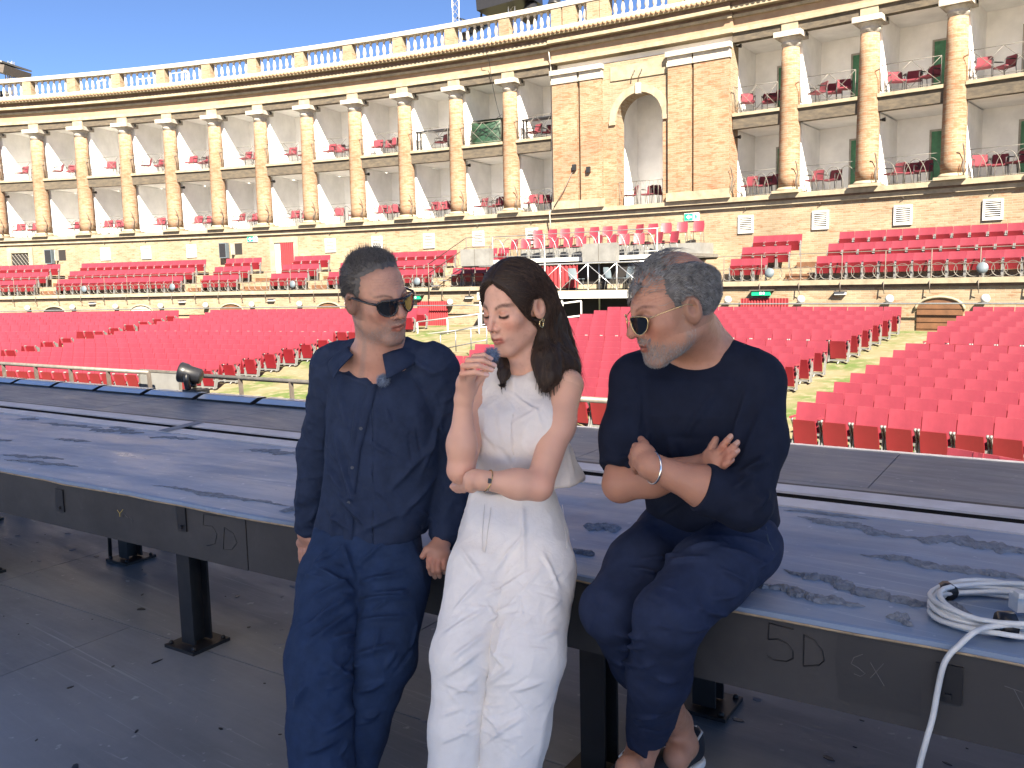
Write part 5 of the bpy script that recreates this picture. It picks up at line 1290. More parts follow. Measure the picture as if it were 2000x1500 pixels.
# ---- strands
def strands(fn, roots, flow, length, seg, r0, lift=.0015, jit=.25, rs=None, keep=.0008, tip=.15, endlift=0.0, wave=0.0):
    """fine tapered tufts that follow the surface of fn"""
    rs = rs or np.random.RandomState(3); P = roots.copy(); N = len(P); path = [P.copy()]; Ls = length*(.6+.8*rs.rand(N)) if np.isscalar(length) else length
    jv = rs.randn(N, 3)*jit; ph = rs.rand(N)*6.28
    for k in range(seg):
        g_ = grad(fn, P); v = flow(P)+jv*.35+rs.randn(N, 3)*jit*.15
        t = (k+1)/seg
        if wave: v = v+np.cross(v, g_)*(wave*np.sin(ph+t*9))[:, None]
        v = v-g_*(v*g_).sum(1, keepdims=True); v /= np.linalg.norm(v, axis=1, keepdims=True)+1e-9
        P = P+v*(Ls/seg)[:, None]; d = fn(P); tgt = keep+lift*t+endlift*t*t
        P = P+g_*(tgt-d)[:, None]*np.where(np.abs(d) < .02, .9, 0)[:, None]; path.append(P.copy())
    path = np.array(path)                                   # seg+1, N, 3
    V = []; F = []; M_ = seg+1
    tan = np.gradient(path, axis=0); tan /= np.linalg.norm(tan, axis=2, keepdims=True)+1e-9
    ref = norm([.3, .5, .8]); a = np.cross(tan, ref); a /= np.linalg.norm(a, axis=2, keepdims=True)+1e-9; b = np.cross(tan, a)
    rad = r0*(.7+.6*rs.rand(N))
    rr = np.array([1-(1-tip)*(k/seg)**2 for k in range(M_)])[:, None]*rad[None]
    ring = [path+rr[..., None]*(math.cos(q)*a+math.sin(q)*b) for q in (0, 2.0944, 4.1888)]
    V = np.stack(ring, 2)                                   # M,N,3,3
    V = V.transpose(1, 0, 2, 3).reshape(-1, 3)
    base = np.arange(N)[:, None, None]*(M_*3); k = np.arange(seg)[None, :, None]*3; s = np.arange(3)[None, None, :]; s2 = (s+1) % 3
    Q = np.stack([base+k+s, base+k+s2, base+k+3+s2, base+k+3+s], -1).reshape(-1, 4)
    return V, Q
# ------------------------------------------------------------------ skin, cloth and hair materials
def cloth(name, col, rough=.9, weave=900, var=.22, sheen=0, bump=.30, crease=.5, cscale=7.0, cst=(1, 1, 1), rot=(0, .6, 0)):
    m = mat(name, col, rough, spec=.2, noise=var, nscale=26, sheen=sheen)
    t = m.node_tree; b = t.nodes['Principled BSDF']; tc = t.nodes.new('ShaderNodeTexCoord')
    n = t.nodes.new('ShaderNodeTexNoise'); n.inputs['Scale'].default_value = weave; n.inputs['Detail'].default_value = 2
    mp = t.nodes.new('ShaderNodeMapping'); mp.inputs['Scale'].default_value = (1, 1, .25); t.links.new(tc.outputs['Object'], mp.inputs[0]); t.links.new(mp.outputs[0], n.inputs[0])
    n2 = t.nodes.new('ShaderNodeTexNoise'); n2.inputs['Scale'].default_value = 55; n2.inputs['Detail'].default_value = 5; n2.inputs['Distortion'].default_value = 1.2; t.links.new(tc.outputs['Object'], n2.inputs[0])
    ad = t.nodes.new('ShaderNodeMath'); ad.operation = 'MULTIPLY_ADD'; ad.inputs[1].default_value = .25; t.links.new(n.outputs[0], ad.inputs[0]); t.links.new(n2.outputs[0], ad.inputs[2])
    bp = t.nodes.new('ShaderNodeBump'); bp.inputs['Strength'].default_value = bump; bp.inputs['Distance'].default_value = .004; t.links.new(ad.outputs[0], bp.inputs['Height'])
    mp2 = t.nodes.new('ShaderNodeMapping'); mp2.inputs['Rotation'].default_value = rot; mp2.inputs['Scale'].default_value = cst; t.links.new(tc.outputs['Object'], mp2.inputs[0])
    r_ = t.nodes.new('ShaderNodeTexNoise'); r_.noise_type = 'RIDGED_MULTIFRACTAL'; r_.inputs['Scale'].default_value = cscale; r_.inputs['Detail'].default_value = 2.5; r_.inputs['Roughness'].default_value = .45; r_.inputs['Distortion'].default_value = .7
    t.links.new(mp2.outputs[0], r_.inputs[0]); bp2 = t.nodes.new('ShaderNodeBump'); bp2.inputs['Strength'].default_value = crease; bp2.inputs['Distance'].default_value = .022; t.links.new(r_.outputs[0], bp2.inputs['Height'])
    t.links.new(bp.outputs[0], bp2.inputs['Normal']); t.links.new(bp2.outputs[0], b.inputs['Normal'])
    return m
cloth('shirt_navy', (.021, .033, .068), crease=.95, cscale=7, cst=(1, 1, .45)); cloth('trousers_navy', (.018, .036, .085), crease=.95, cscale=6, cst=(1, 1, .6), rot=(0, .9, 0)); cloth('tee_navy', (.0085, .0125, .027), bump=.10, sheen=0, crease=.28, cscale=4, cst=(1, 1, .5)); cloth('chino_navy', (.018, .027, .060), bump=.12, crease=.6, cscale=7, cst=(.6, 1, 1))
cloth('linen_cream', (.74, .68, .62), var=.06, sheen=0, bump=.30, crease=.30, cscale=7, cst=(1, 1, .5)); cloth('linen_white', (.82, .775, .72), var=.05, sheen=0, bump=.35, crease=.62, cscale=8.5, cst=(1, 1, .7), rot=(0, .8, 0))
mat('skin_man', (.46, .248, .175), .48, spec=.4, attr='Col', sss=.10, bump=.10, bscale=260)
mat('skin_tan', (.42, .212, .140), .48, spec=.4, attr='Col', sss=.10, bump=.12, bscale=260)
mat('skin_woman', (.67, .375, .265), .45, spec=.4, attr='Col', sss=.12, bump=.05, bscale=300)
for _n in ('skin_man', 'skin_tan', 'skin_woman'):
    t = MATS[_n].node_tree; b = t.nodes['Principled BSDF']; tc = t.nodes.new('ShaderNodeTexCoord'); n_ = t.nodes.new('ShaderNodeTexNoise'); n_.inputs['Scale'].default_value = 90; n_.inputs['Detail'].default_value = 5; t.links.new(tc.outputs['Object'], n_.inputs[0])
    r_ = t.nodes.new('ShaderNodeMapRange'); r_.inputs[1].default_value = .3; r_.inputs[2].default_value = .7; r_.inputs[3].default_value = .36; r_.inputs[4].default_value = .62; t.links.new(n_.outputs[0], r_.inputs[0]); t.links.new(r_.outputs[0], b.inputs['Roughness'])
mat('nail', (.66, .40, .33), .25); mat('nail_man', (.50, .29, .21), .35)
mat('hair_dark', (.030, .018, .012), .55, spec=.3, noise=.4, nscale=40); mat('hair_strand_dark', (.062, .036, .024), .5, spec=.4, noise=.6, nscale=120)  # hair caps coloured darker than their strands, painting the shade between them
mat('hair_grey_dark', (.052, .046, .042), .6, noise=.5, nscale=60, col2=(.12, .115, .11)); mat('strand_grey_dark', (.042, .036, .032), .5, noise=.8, nscale=110, col2=(.16, .15, .14))
mat('hair_grey', (.055, .052, .050), .6, noise=.6, nscale=55, col2=(.20, .195, .19)); mat('beard_grey', (.16, .155, .15), .6, noise=.9, nscale=200, col2=(.50, .50, .49)); mat('strand_grey', (.065, .062, .060), .5, noise=.95, nscale=70, col2=(.42, .42, .41))
mat('glasses_black', (.012, .012, .013), .22, coat=.3)
mat('lens_dark', (.006, .007, .008), .06, spec=.9)
mat('lens_amber_reflection', (.17, .11, .035), .08, metal=.45)  # amber paints a reflection into the far dark lens
mat('gold', (.78, .60, .30), .25, metal=1.0)
mat('silver', (.75, .74, .70), .22, metal=1.0)
mat('fur_blue', (.07, .10, .17), .8, noise=.9, nscale=300, col2=(.34, .42, .54))
mat('button', (.05, .06, .08), .35)
mat('stitch', (.03, .045, .075), .9)
mat('shoe_navy', (.012, .014, .022), .75); mat('shoe_white', (.72, .74, .76), .55)
mat('linen_seam', (.70, .655, .60), .95)
def hand_sdf(wrist, fingers, thumb, rf, palm_pts, rp):
    it = [(chain([wrist]+[palm_pts], [rp*1.0, rp]), 0)] if False else []
    for f_ in fingers: it.append((cap(wrist, f_[0], rp*.95, rp*.78), .012))
    it.append((cap(wrist, thumb[0], rp*.9, rp*.8), .014))
    for a_, b_ in zip(fingers[:-1], fingers[1:]): it.append((cap(a_[0], b_[0], rp*.74, rp*.74), .010))
    palm = union(it)
    fs = [chain(f_, [rf*1.12, rf*1.05, rf*.95, rf*.80], .002) for f_ in fingers]+[chain(thumb, [rf*1.5, rf*1.25, rf*.95], .004)]
    def g_(P):
        d = fs[0](P)
        for q in fs[1:]: d = smin(d, q(P), .0018)
        return smin(d, palm(P), .006)
    return g_
def A3(L): return [at(*p) for p in L]
def plain_cols(P, tint=(1, 1, 1), red=None):
    n = fbm(P*30, 3); c = np.ones((len(P), 3))*(.92+.16*n[:, None])*np.array(tint)
    if red is not None:
        for p, r in red: c = lerp(c, (1.05, .72, .66), .5*np.exp(-(np.linalg.norm(P-p, axis=1)/r)**2))
    return c
def nails(tips, par, r, mt='nail'):
    for tp, dr, up in tips:
        dr = norm(dr); up = np.asarray(up, float); up = norm(up-dr*(up@dr)); sx_ = np.cross(dr, up); q = MB()
        v = []; N = 7
        for i in range(N):
            for j in range(4):
                x = -1+2*i/(N-1); t = j/3; v.append(tp+dr*(r*(-1.2+1.9*t*(1-.15*x*x)))+sx_*(x*r*.72)+up*(r*(1.02-.30*x*x)-(.25*r*t*t)))
        q.add(v, [(i*4+j, i*4+j+1, (i+1)*4+j+1, (i+1)*4+j) for i in range(N-1) for j in range(3)], None, True); q.build('fingernail', MATS[mt], par)

def inner(pts_r, h=.012):
    fn = union([(cap(a_, b_, ra, rb), .01) for a_, b_, ra, rb in pts_r]); P_ = [q_ for a_, b_, _, _ in pts_r for q_ in (a_, b_)]; lo, hi = bounds(P_, .09); return sdf_mesh(fn, lo, hi, h)
# =================================================================== woman in cream linen
wm = thing('person', 'woman in cream sleeveless top and white linen trousers holding a small fluffy microphone', 'person', tuple(at_z(935, 1690, 0)), 0, 'people at the platform')
WSH_R, WSH_L = at(945, 752, 2.20), at(1107, 752, 2.14); wlat = WSH_L-WSH_R
hw = Head(at(1003, 600, 2.14), (-.66, -.70, -.24), (-.10, -.10, 1), .90, nose=.86, jaw=.93, lips=1.15, brow=.75, neck_r=.044, nose_len=1.05, chin=.97)
nbase = at(1032, 722, 2.20)
hfn = hw.sdf([at(1030, 690, 2.19), nbase])
chestf = union([(loft([(at(1025, 712, 2.2), .055, .05), (at(1025, 735, 2.2), .10, .06), (at(1022, 775, 2.2), .112, .072), (at(1018, 850, 2.2), .108, .08)], wlat), 0), (cap(nbase, WSH_R, .040, .040), .03), (cap(nbase, WSH_L, .040, .042), .03), (cap(at(1033, 700, 2.2), nbase, .047, .055), .03)])
def wskin(P): return smin(hfn(P), chestf(P), .03)
wc = at(1010, 640, 2.15)
hv, hf = sdf_mesh(wskin, wc-np.array([.17, .17, .28]), wc+np.array([.20, .20, .17]), .0023)
hcol = face_colors(hw, hv, lips=(.72, .36, .36), brow=(.10, .075, .06), ruddy=.20, brow_th=.0052)
# arms
EL_R, WR_R = at(900, 918, 2.03), at(905, 785, 2.01)
EL_L, WR_L = at(1052, 950, 1.99), at(945, 938, 1.965)
rf = .0068
fing = [A3([(920, 730, 1.985), (926, 697, 1.965), (945, 694, 1.96), (958, 701, 1.965)]), A3([(912, 736, 1.980), (914, 704, 1.950), (943, 704, 1.94), (965, 714, 1.95)]),
        A3([(906, 743, 1.980), (905, 715, 1.945), (935, 714, 1.93), (960, 723, 1.94)]), A3([(903, 751, 1.985), (903, 730, 1.945), (928, 727, 1.93), (951, 733, 1.935)])]
thumb = A3([(921, 762, 2.005), (938, 738, 2.01), (956, 714, 2.0)])
handR = hand_sdf(at(906, 775, 2.005), fing, thumb, rf, None, .0155)
armR = union([(chain([WSH_R, EL_R], [.037, .031], .02), 0), (chain([EL_R, EL_R*.62+WR_R*.38, WR_R], [.0305, .0300, .0205], .03), .012), (handR, .012)])
lo, hi = bounds([WSH_R, EL_R, WR_R]+[p for f_ in fing for p in f_]+thumb, .055); rv, rfc = sdf_mesh(armR, lo, hi, .0024)
fingL = [A3([(918, 932, 1.985), (902, 940, 2.04), (893, 943, 2.06), (886, 945, 2.07)]), A3([(918, 938, 1.985), (900, 946, 2.04), (890, 949, 2.06), (882, 950, 2.07)]), A3([(919, 945, 1.988), (902, 952, 2.04), (893, 954, 2.06), (886, 955, 2.07)]), A3([(921, 951, 1.99), (906, 957, 2.04), (898, 958, 2.06), (892, 959, 2.07)])]
thumbL = A3([(930, 927, 1.98), (916, 922, 2.03), (905, 925, 2.05)])
handL = hand_sdf(at(938, 939, 1.97), fingL, thumbL, rf, None, .015)
armL = union([(chain([WSH_L, at(1090, 830, 2.09), EL_L], [.041, .0375, .0315], .03), 0), (chain([EL_L, EL_L*.62+WR_L*.38, WR_L], [.0315, .0300, .0215], .03), .014), (handL, .012)])
lo, hi = bounds([WSH_L, EL_L, WR_L]+[p for f_ in fingL for p in f_], .06); lv, lf_ = sdf_mesh(armL, lo, hi, .0026)
inw = inner([(at(1022, 760, 2.21), at(1005, 960, 2.2), .06, .05), (at(1005, 960, 2.2), at(1000, 1080, 2.19), .06, .07), (at(950, 1100, 2.17), at(905, 1290, 2.05), .045, .035), (at(905, 1290, 2.05), at(884, 1610, 2.0), .035, .03), (at(1045, 1100, 2.17), at(1025, 1290, 2.05), .045, .035), (at(1025, 1290, 2.05), at(990, 1610, 2.0), .035, .03), (at(950, 1100, 2.18), at(1045, 1100, 2.18), .05, .05)])
body = make_obj('body', [(hv, hf), (rv, rfc), (lv, lf_), inw], MATS['skin_woman'], wm, [hcol, plain_cols(rv, red=[(EL_R, .03)]+[(f_[1], .012) for f_ in fing]), plain_cols(lv, red=[(EL_L, .035)]), plain_cols(inw[0])])
nails([(f_[3], f_[3]-f_[2], (-.1, -.8, .6)) for f_ in fing], body, rf)
# top
TB = [(at(1015, 716, 2.2), .075, .060), (at(1013, 740, 2.19), .100, .076), (at(1012, 790, 2.18), .114, .090), (at(1014, 850, 2.175), .118, .098), (at(1022, 900, 2.175), .130, .098), (at(1030, 938, 2.175), .143, .100)]
ztop = at(1015, 708, 2.2)[2]; zhem = at(1030, 938, 2.17)[2]
topl = loft(TB, wlat, zt=ztop, zb=zhem)
bust = union([(ell(at(978, 842, 2.11), (.052, .036, .050)), 0), (ell(at(1050, 842, 2.085), (.052, .036, .050)), 0)])
arm_cut = union([(cap(WSH_R+(WSH_R-WSH_L)*.06, at(930, 850, 2.2), .050, .035), 0), (cap(WSH_L+(WSH_L-WSH_R)*.05, at(1108, 850, 2.16), .050, .030), 0)])
neck_cut = cap(at(1008, 702, 2.10), at(1012, 690, 2.30), .047, .05)
def topf(P):
    d = smin(topl(P), bust(P), .07); d = smax(d, -neck_cut(P), .006); return smax(d, -arm_cut(P), .008)
lo, hi = bounds([at(905, 700, 2.05), at(1150, 950, 2.3), at(1150, 700, 2.3)], .03); lo[1] -= .05; hi[1] += .05
tv, tf = sdf_mesh(topf, lo, hi, .0034)
gn = grad(topf, tv); zrel = np.clip((tv[:, 2]-zhem)/.28, 0, 1)
disp = .0055*folds(tv, 3, (.1, 0, 1), 13, 3.2)*(1-.45*zrel)+.0022*crumple(tv, 8, 22)
disp += ridges(tv, topf, [(a_, b_, .008, .005) for a_, b_ in (((1090, 930), (1075, 830)), ((1120, 930), (1100, 850)), ((1000, 730), (1008, 780)))])
disp += creases(tv, topf, (935, 740, 1130, 930), 22, 1.2, 9, .005, .0045)
make_obj('top', [(tv+gn*disp[:, None], tf)], MATS['linen_cream'], wm)
# trousers
WP = [(at(1000, 950, 2.19), .100, .082), (at(1002, 985, 2.19), .115, .092), (at(1003, 1040, 2.19), .138, .104), (at(1000, 1090, 2.185), .148, .110), (at(998, 1140, 2.16), .148, .108)]
pel = loft(WP, wlat, zt=at(1000, 952, 2.19)[2], zb=at(998, 1150, 2.16)[2])
rleg = chain(A3([(944, 1110, 2.15), (905, 1280, 2.04), (893, 1420, 2.02), (884, 1600, 2.0)]), [.088, .070, .060, .066], .03)
lleg = chain(A3([(1050, 1110, 2.14), (1026, 1280, 2.04), (1004, 1420, 2.02), (978, 1600, 2.0)]), [.092, .088, .078, .070], .03)
def wtr(P): return smin(pel(P), smin(rleg(P), lleg(P), .003), .022)
lo, hi = bounds(A3([(850, 940, 2.1), (1130, 940, 2.1), (850, 1640, 2.0), (1110, 1640, 2.0)]), .06); lo[1] -= .08; hi[1] += .14
pv, pf = sdf_mesh(wtr, lo, hi, .0032); gn = grad(wtr, pv)
disp = .0026*folds(pv, 21, (.55, 0, .35), 14, 2.6)+.0012*crumple(pv, 31, 24)
WR = [((1180, 1040), (1205, 1110)), ((945, 1130), (885, 1195)), ((945, 1190), (870, 1240)), ((948, 1235), (880, 1290)), ((940, 1270), (870, 1320)), ((945, 1165), (1005, 1140)), ((950, 1210), (1010, 1180)), ((955, 1255), (985, 1300)), ((935, 1320), (880, 1360)), ((950, 1340), (1000, 1300)),
      ((1020, 960), (1025, 1120)), ((905, 1380), (860, 1400)), ((930, 1350), (870, 1335)), ((925, 1420), (860, 1450)), ((945, 1390), (990, 1440)), ((960, 1440), (1020, 1400)), ((1050, 1250), (1090, 1230)), ((1000, 1350), (1060, 1330)), ((900, 1070), (940, 1130)), ((1010, 1060), (960, 1120)), ((1060, 1080), (1090, 1150)), ((985, 1215), (970, 1290))]
disp += ridges(pv, wtr, [(a_, b_, .0055, .0085) for a_, b_ in WR[1:]])
disp += creases(pv, wtr, (870, 1080, 1090, 1490), 70, -.5, 5, .0036, .0048)+creases(pv, wtr, (870, 1080, 1090, 1490), 40, .5, 6, .0034, .004)
tro = make_obj('trousers', [(pv+gn*disp[:, None], pf)], MATS['linen_white'], wm)
q = MB(); q.tube([surf(wtr, x, y)-norm(ray(x, y))*.0045 for x, y in ((962, 962), (958, 1000), (952, 1040), (948, 1078))], .0010, 5); q.tube([surf(wtr, x, y)-norm(ray(x, y))*.0045 for x, y in ((948, 962), (945, 1000), (942, 1040), (943, 1076), (948, 1079))], .0010, 5); q.build('fly_seam', MATS['linen_seam'], tro)
q = MB(); q.tube([surf(wtr, x, y)-norm(ray(x, y))*.005 for x, y in ((1095, 965), (1103, 1020), (1108, 1070))], .0018, 5); q.build('pocket_seam', MATS['linen_seam'], tro)
# shoes below the frame
for (x, y, d) in ((884, 1640, 1.95), (990, 1645, 1.95)):
    p = at(x, y, d); p[2] = .035; q = MB(); q.lathe([(.02, -.035), (.042, -.03), (.045, .0), (.035, .035), (.012, .05)], 12, p, (1, 0, 0), (0, 2.2, 0), ZZ); q.build('shoe', MATS['shoe_white'], wm)
# hair: fitted cap plus long falls behind the ear and over the shoulder
capw = hw.cranium(0)
def hairw(P):
    L = hw.loc(P); d = capw(L)*hw.s; a, b, c = L.T
    hl = .062-.55*np.abs(a)*1.0-1.2*np.clip(np.abs(a)-.045, 0, 1)                       # hairline height across the forehead
    front = (c-hl)*.8+np.clip(-(b-.052)*1.2, -1, 1)*.9
    back = -(b-.012)-np.clip(-.02-c, 0, 1)*.5
    keep = np.maximum(np.minimum(front, .06), back)
    d = d-hw.s*(.0135*np.clip(keep/.014, -.6, 1)); d = smax(d, -(keep+.012), .006)
    part = np.exp(-(a/.0035)**2)*(c > .05)*.0035; return d+part*hw.s
fall1 = chain([hw.w(-.045, -.060, .01), at(1074, 655, 2.23), at(1088, 698, 2.20), at(1100, 722, 2.165), at(1098, 742, 2.14)], [.046, .045, .045, .036, .012], .03)
fall2 = chain([hw.w(.0, -.085, -.01), hw.w(-.02, -.09, -.07), at(1080, 700, 2.26), at(1088, 732, 2.24)], [.045, .042, .05, .035], .03)
fall3 = chain([hw.w(.058, -.03, -.02), hw.w(.052, -.025, -.085), at(984, 704, 2.17), at(984, 730, 2.12), at(981, 748, 2.10)], [.022, .018, .017, .011, .003], .02)
fall4 = chain([hw.w(-.062, -.045, -.02), at(1063, 672, 2.17), at(1070, 706, 2.13), at(1070, 736, 2.10), at(1065, 758, 2.088)], [.024, .032, .033, .022, .005], .03)
def hairall(P):
    d = smin(hairw(P), fall1(P), .022); d = smin(d, fall2(P), .03); d = smin(d, fall3(P), .012); return smin(d, fall4(P), .03)
ear_hole = ell(hw.w(-.083, -.008, -.008), np.array([.026, .024, .032])*hw.s, [hw.R, hw.F, hw.U])
def hairf(P): return smax(smax(hairall(P), -ear_hole(P), .008), -(wskin(P)-.0002), .002)
lo, hi = bounds([hw.w(-.1, -.12, -.1), hw.w(.1, .1, .14), at(1130, 760, 2.1), at(965, 760, 2.1), at(1100, 740, 2.3)], .04)
xv, xf = sdf_mesh(hairf, lo, hi, .0032); gx = grad(hairf, xv)
def wflow(P):
    L = hw.loc(P); a, b, c = L.T; top_ = np.clip((c+.005)/.05, 0, 1)[:, None]
    side = np.where(a > 0, 1.0, -1.0)[:, None]
    on = hw.R*side*.9-hw.F*.55-hw.U*.35
    down = np.array([.10, -.02, -1.0])-hw.F*.15*np.clip((c+.09)/.05, 0, 1)[:, None]
    return on*top_+down*(1-top_)
disp = .0022*folds(xv, 5, (0.05, 0, 1), 45, 5)*np.clip((hw.w(0, 0, .03)[2]-xv[:, 2])/.05, .25, 1)
hair_o = make_obj('hair', [(xv+gx*disp[:, None], xf)], MATS['hair_dark'], wm)
rs = np.random.RandomState(4)
sel = rs.choice(len(xv), 5200); sV, sQ = strands(hairf, xv[sel], wflow, .080, 9, .00052, lift=.001, jit=.10, rs=rs, keep=.0006, wave=.12)
low = np.nonzero(xv[:, 2] < at(1080, 735, 2.12)[2])[0]; sel2 = rs.choice(low, 260)
def dn(P): return np.tile(np.array([.06, -.05, -1.0]), (len(P), 1))
nofn = lambda P: np.zeros(len(P))
s2, q2 = strands(lambda P: np.linalg.norm(P-P.mean(0), axis=1)*0+.5, xv[sel2], dn, .035, 6, .0007, jit=.25, rs=rs)
out = np.nonzero(((xv-at(1105, 660, 2.2))@CR > -.02) & (xv[:, 2] < at(1090, 600, 2.2)[2]))[0]
s3, q3 = strands(lambda P: np.linalg.norm(P, axis=1)*0+.5, xv[rs.choice(out, 200)], lambda P: np.tile(np.array([.33, -.02, -1.0]), (len(P), 1)), .055, 7, .00045, jit=.22, rs=rs)
make_obj('hair_strands', [(sV, sQ), (s2, q2), (s3, q3)], MATS['hair_strand_dark'], hair_o)
# earrings, bracelet, microphone
ec = hw.w(-.083, -.008, -.042)
q = MB(); q.tube([ec+(hw.F*math.cos(t)*.007+hw.U*(math.sin(t)*.0085-.006)) for t in np.linspace(0, 6.283, 15)[:-1]], .0017, 6, closed=True); q.build('hoop_earring', MATS['gold'], wm)
ec2 = hw.w(-.084, -.016, -.036); q = MB(); q.tube([ec2+(hw.F*math.cos(t)*.004+hw.U*(math.sin(t)*.005-.004)) for t in np.linspace(0, 6.283, 11)[:-1]], .0011, 5, closed=True); q.build('small_earring', MATS['gold'], wm)
ax_ = norm(WR_L-EL_L); bc_ = EL_L+(WR_L-EL_L)*.93; u1 = norm(np.cross(ax_, ZZ)); u2 = np.cross(ax_, u1)
br_ = thing('bracelet', 'thin gold bracelet with a small black plate on the wrist of the woman', 'bracelet', tuple(bc_), 0)
q = MB(); q.tube([bc_+(u1*math.cos(t)+u2*math.sin(t))*.0245+ax_*.006*math.sin(t*1.0+.5) for t in np.linspace(0, 6.283, 25)[:-1]], .0016, 5, closed=True); q.build('chain', MATS['gold'], br_)
td_ = norm(CO-bc_); td_ = norm(td_-ax_*(td_@ax_)); pp = bc_+td_*.0250; q = MB(); q.box(pp, (.008, .0035, .011), ax_, td_, np.cross(ax_, td_)); q.build('plate', MATS['black_plastic'], br_)
def fluffy(c, r, par, name='windscreen', n=900, seed=1):
    rs = np.random.RandomState(seed); v = rs.randn(n, 3); v /= np.linalg.norm(v, axis=1, keepdims=True); V = []; F = []
    q = MB(); q.lathe([(r*.8*math.sin(t)+1e-4, -r*.8*math.cos(t)) for t in np.linspace(0, math.pi, 9)], 12, c); q.build(name, MATS['fur_blue'], par)
    for i, d in enumerate(v):
        s = norm(np.cross(d, rs.randn(3))); L = r*(.30+.35*rs.rand()); p = c+d*r*.74; e = p+d*L+s*L*.5*rs.randn(); w_ = .00055*r/.016
        V += [p-s*w_, p+s*w_, e+s*w_*.2, e-s*w_*.2]; F.append((4*i, 4*i+1, 4*i+2, 4*i+3))
    return make_obj('fur', [(np.array(V), np.array(F))], MATS['fur_blue'], par, smooth=False)
mc = at(960, 693, 1.985)
mi_ = thing('microphone', 'tiny lapel microphone with a grey-blue fluffy windscreen held at the mouth of the woman', 'microphone', tuple(mc), 0)
fluffy(mc, .0165, mi_, seed=2)
q = MB(); q.box(mc+np.array([.001, .008, -.020]), (.012, .012, .024)); q.build('clip_body', MATS['black_plastic'], mi_)
# =================================================================== man on the left: navy shirt, wide trousers, black sunglasses
m1 = thing('person', 'man leaning back in loose navy shirt, wide navy trousers and black sunglasses', 'person', tuple(at_z(660, 1660, 0)), 0, 'people at the platform')
SR_, SL_ = at(654, 718, 2.46), at(848, 720, 2.38); lat1 = SL_-SR_
h1 = Head(at(738, 579, 2.31), (.70, -.70, -.22), (-.22, -.04, 1), .97, nose=1.12, jaw=1.06, lips=.85, brow=1.25, neck_r=.060, nose_len=1.0, cheek=1.05)
nb1 = at(742, 690, 2.39)
hf1 = h1.sdf([at(742, 655, 2.37), nb1])
ch1 = union([(loft([(at(742, 690, 2.41), .07, .06), (at(745, 715, 2.41), .13, .075), (at(748, 770, 2.41), .14, .09), (at(750, 830, 2.41), .13, .09)], lat1), 0), (cap(nb1, SR_, .05, .045), .03), (cap(nb1, SL_, .05, .045), .03)])
def skin1(P): return smin(hf1(P), ch1(P), .03)
hc = at(740, 650, 2.36); v1, f1 = sdf_mesh(skin1, hc-np.array([.22, .18, .27]), hc+np.array([.22, .18, .24]), .0024)
c1 = face_colors(h1, v1, lips=(.85, .55, .52), brow=(.30, .27, .25), stubble=(.62, .80, .95), lash=False, ruddy=.22)
chestred = np.exp(-(np.linalg.norm(v1-at(735, 735, 2.3), axis=1)/.06)**2); c1 = lerp(c1, (1.02, .70, .64), chestred*.45)
# forehead and cheek lines
L1 = h1.loc(v1); g1 = grad(skin1, v1)
wr = (np.abs(L1[:, 0]) < .05)*(L1[:, 1] > .03)*np.clip((L1[:, 2]-.03)/.01, 0, 1)*np.clip((.075-L1[:, 2])/.01, 0, 1); d_ = .0007*np.sin(L1[:, 2]*900+8*L1[:, 0])*wr
for sg in (-1, 1):
    a_, b_ = np.array([sg*.017, .085, -.030]), np.array([sg*.033, .066, -.070]); ba = b_-a_; t = np.clip((L1-a_)@ba/(ba@ba), 0, 1); d_ -= .0022*np.exp(-(np.linalg.norm(L1-a_-t[:, None]*ba, axis=1)/.0035)**2)
v1 = v1+g1*d_[:, None]
def keep1(L):
    a, b, c = L.T
    hl = .084-.00*np.abs(a); front = (c-hl)*.9+np.clip(.030-b, -.2, .2)*.55+np.clip(np.abs(a)-.05, 0, .1)*.2
    side = np.minimum(-(b-.012), c+.045-np.clip(-b-.02, 0, .1)*.35); keep = np.maximum(np.minimum(front, (c-.045)*1.2), side)
    return np.minimum(keep, c+.075)+.006*(fbm(L*90, 2)-.5)
# hands
def hand_at(wr_, fingers, thumb_, rf_, rp_, sleeve_from, r_fore, h=.0027):
    hs = hand_sdf(wr_, fingers, thumb_, rf_, None, rp_); fn = union([(hs, 0), (cap(sleeve_from, wr_, r_fore, rp_*1.45), .014)])
    lo, hi = bounds([wr_, sleeve_from]+[p for f_ in fingers for p in f_]+thumb_, .045); return fn, sdf_mesh(fn, lo, hi, h)
WL1 = at(866, 1052, 2.385)
fg = [A3([(846, 1076, 2.345), (838, 1094, 2.335), (838, 1107, 2.335), (842, 1119, 2.345)]), A3([(853, 1080, 2.34), (847, 1101, 2.325), (847, 1114, 2.325), (850, 1125, 2.335)]), A3([(861, 1082, 2.34), (857, 1102, 2.325), (857, 1114, 2.325), (859, 1124, 2.335)]), A3([(869, 1082, 2.345), (867, 1098, 2.33), (867, 1108, 2.33), (868, 1116, 2.34)])]
th = A3([(848, 1066, 2.36), (834, 1074, 2.345), (825, 1087, 2.34)])
fnL1, hl1 = hand_at(WL1, fg, th, .0083, .0170, at(875, 1015, 2.40), .030)
WR1 = at(600, 1042, 2.66)
fg2 = A3([(603, 1062, 2.655), (600, 1080, 2.64), (600, 1092, 2.64), (602, 1102, 2.65)])
fgR = [A3([(607-6*i, 1060, 2.655+.012*i), (606-6*i, 1078, 2.64+.012*i), (606-6*i, 1090, 2.64+.012*i), (607-6*i, 1100, 2.65+.012*i)]) for i in range(4)]
thR = A3([(608, 1052, 2.64), (614, 1062, 2.63), (617, 1074, 2.63)])
fnR1, hr1 = hand_at(WR1, fgR, thR, .009, .019, at(604, 1012, 2.66), .030)
c1 = hairline_tint(h1, v1, c1, keep1, (.34, .32, .31), .020)
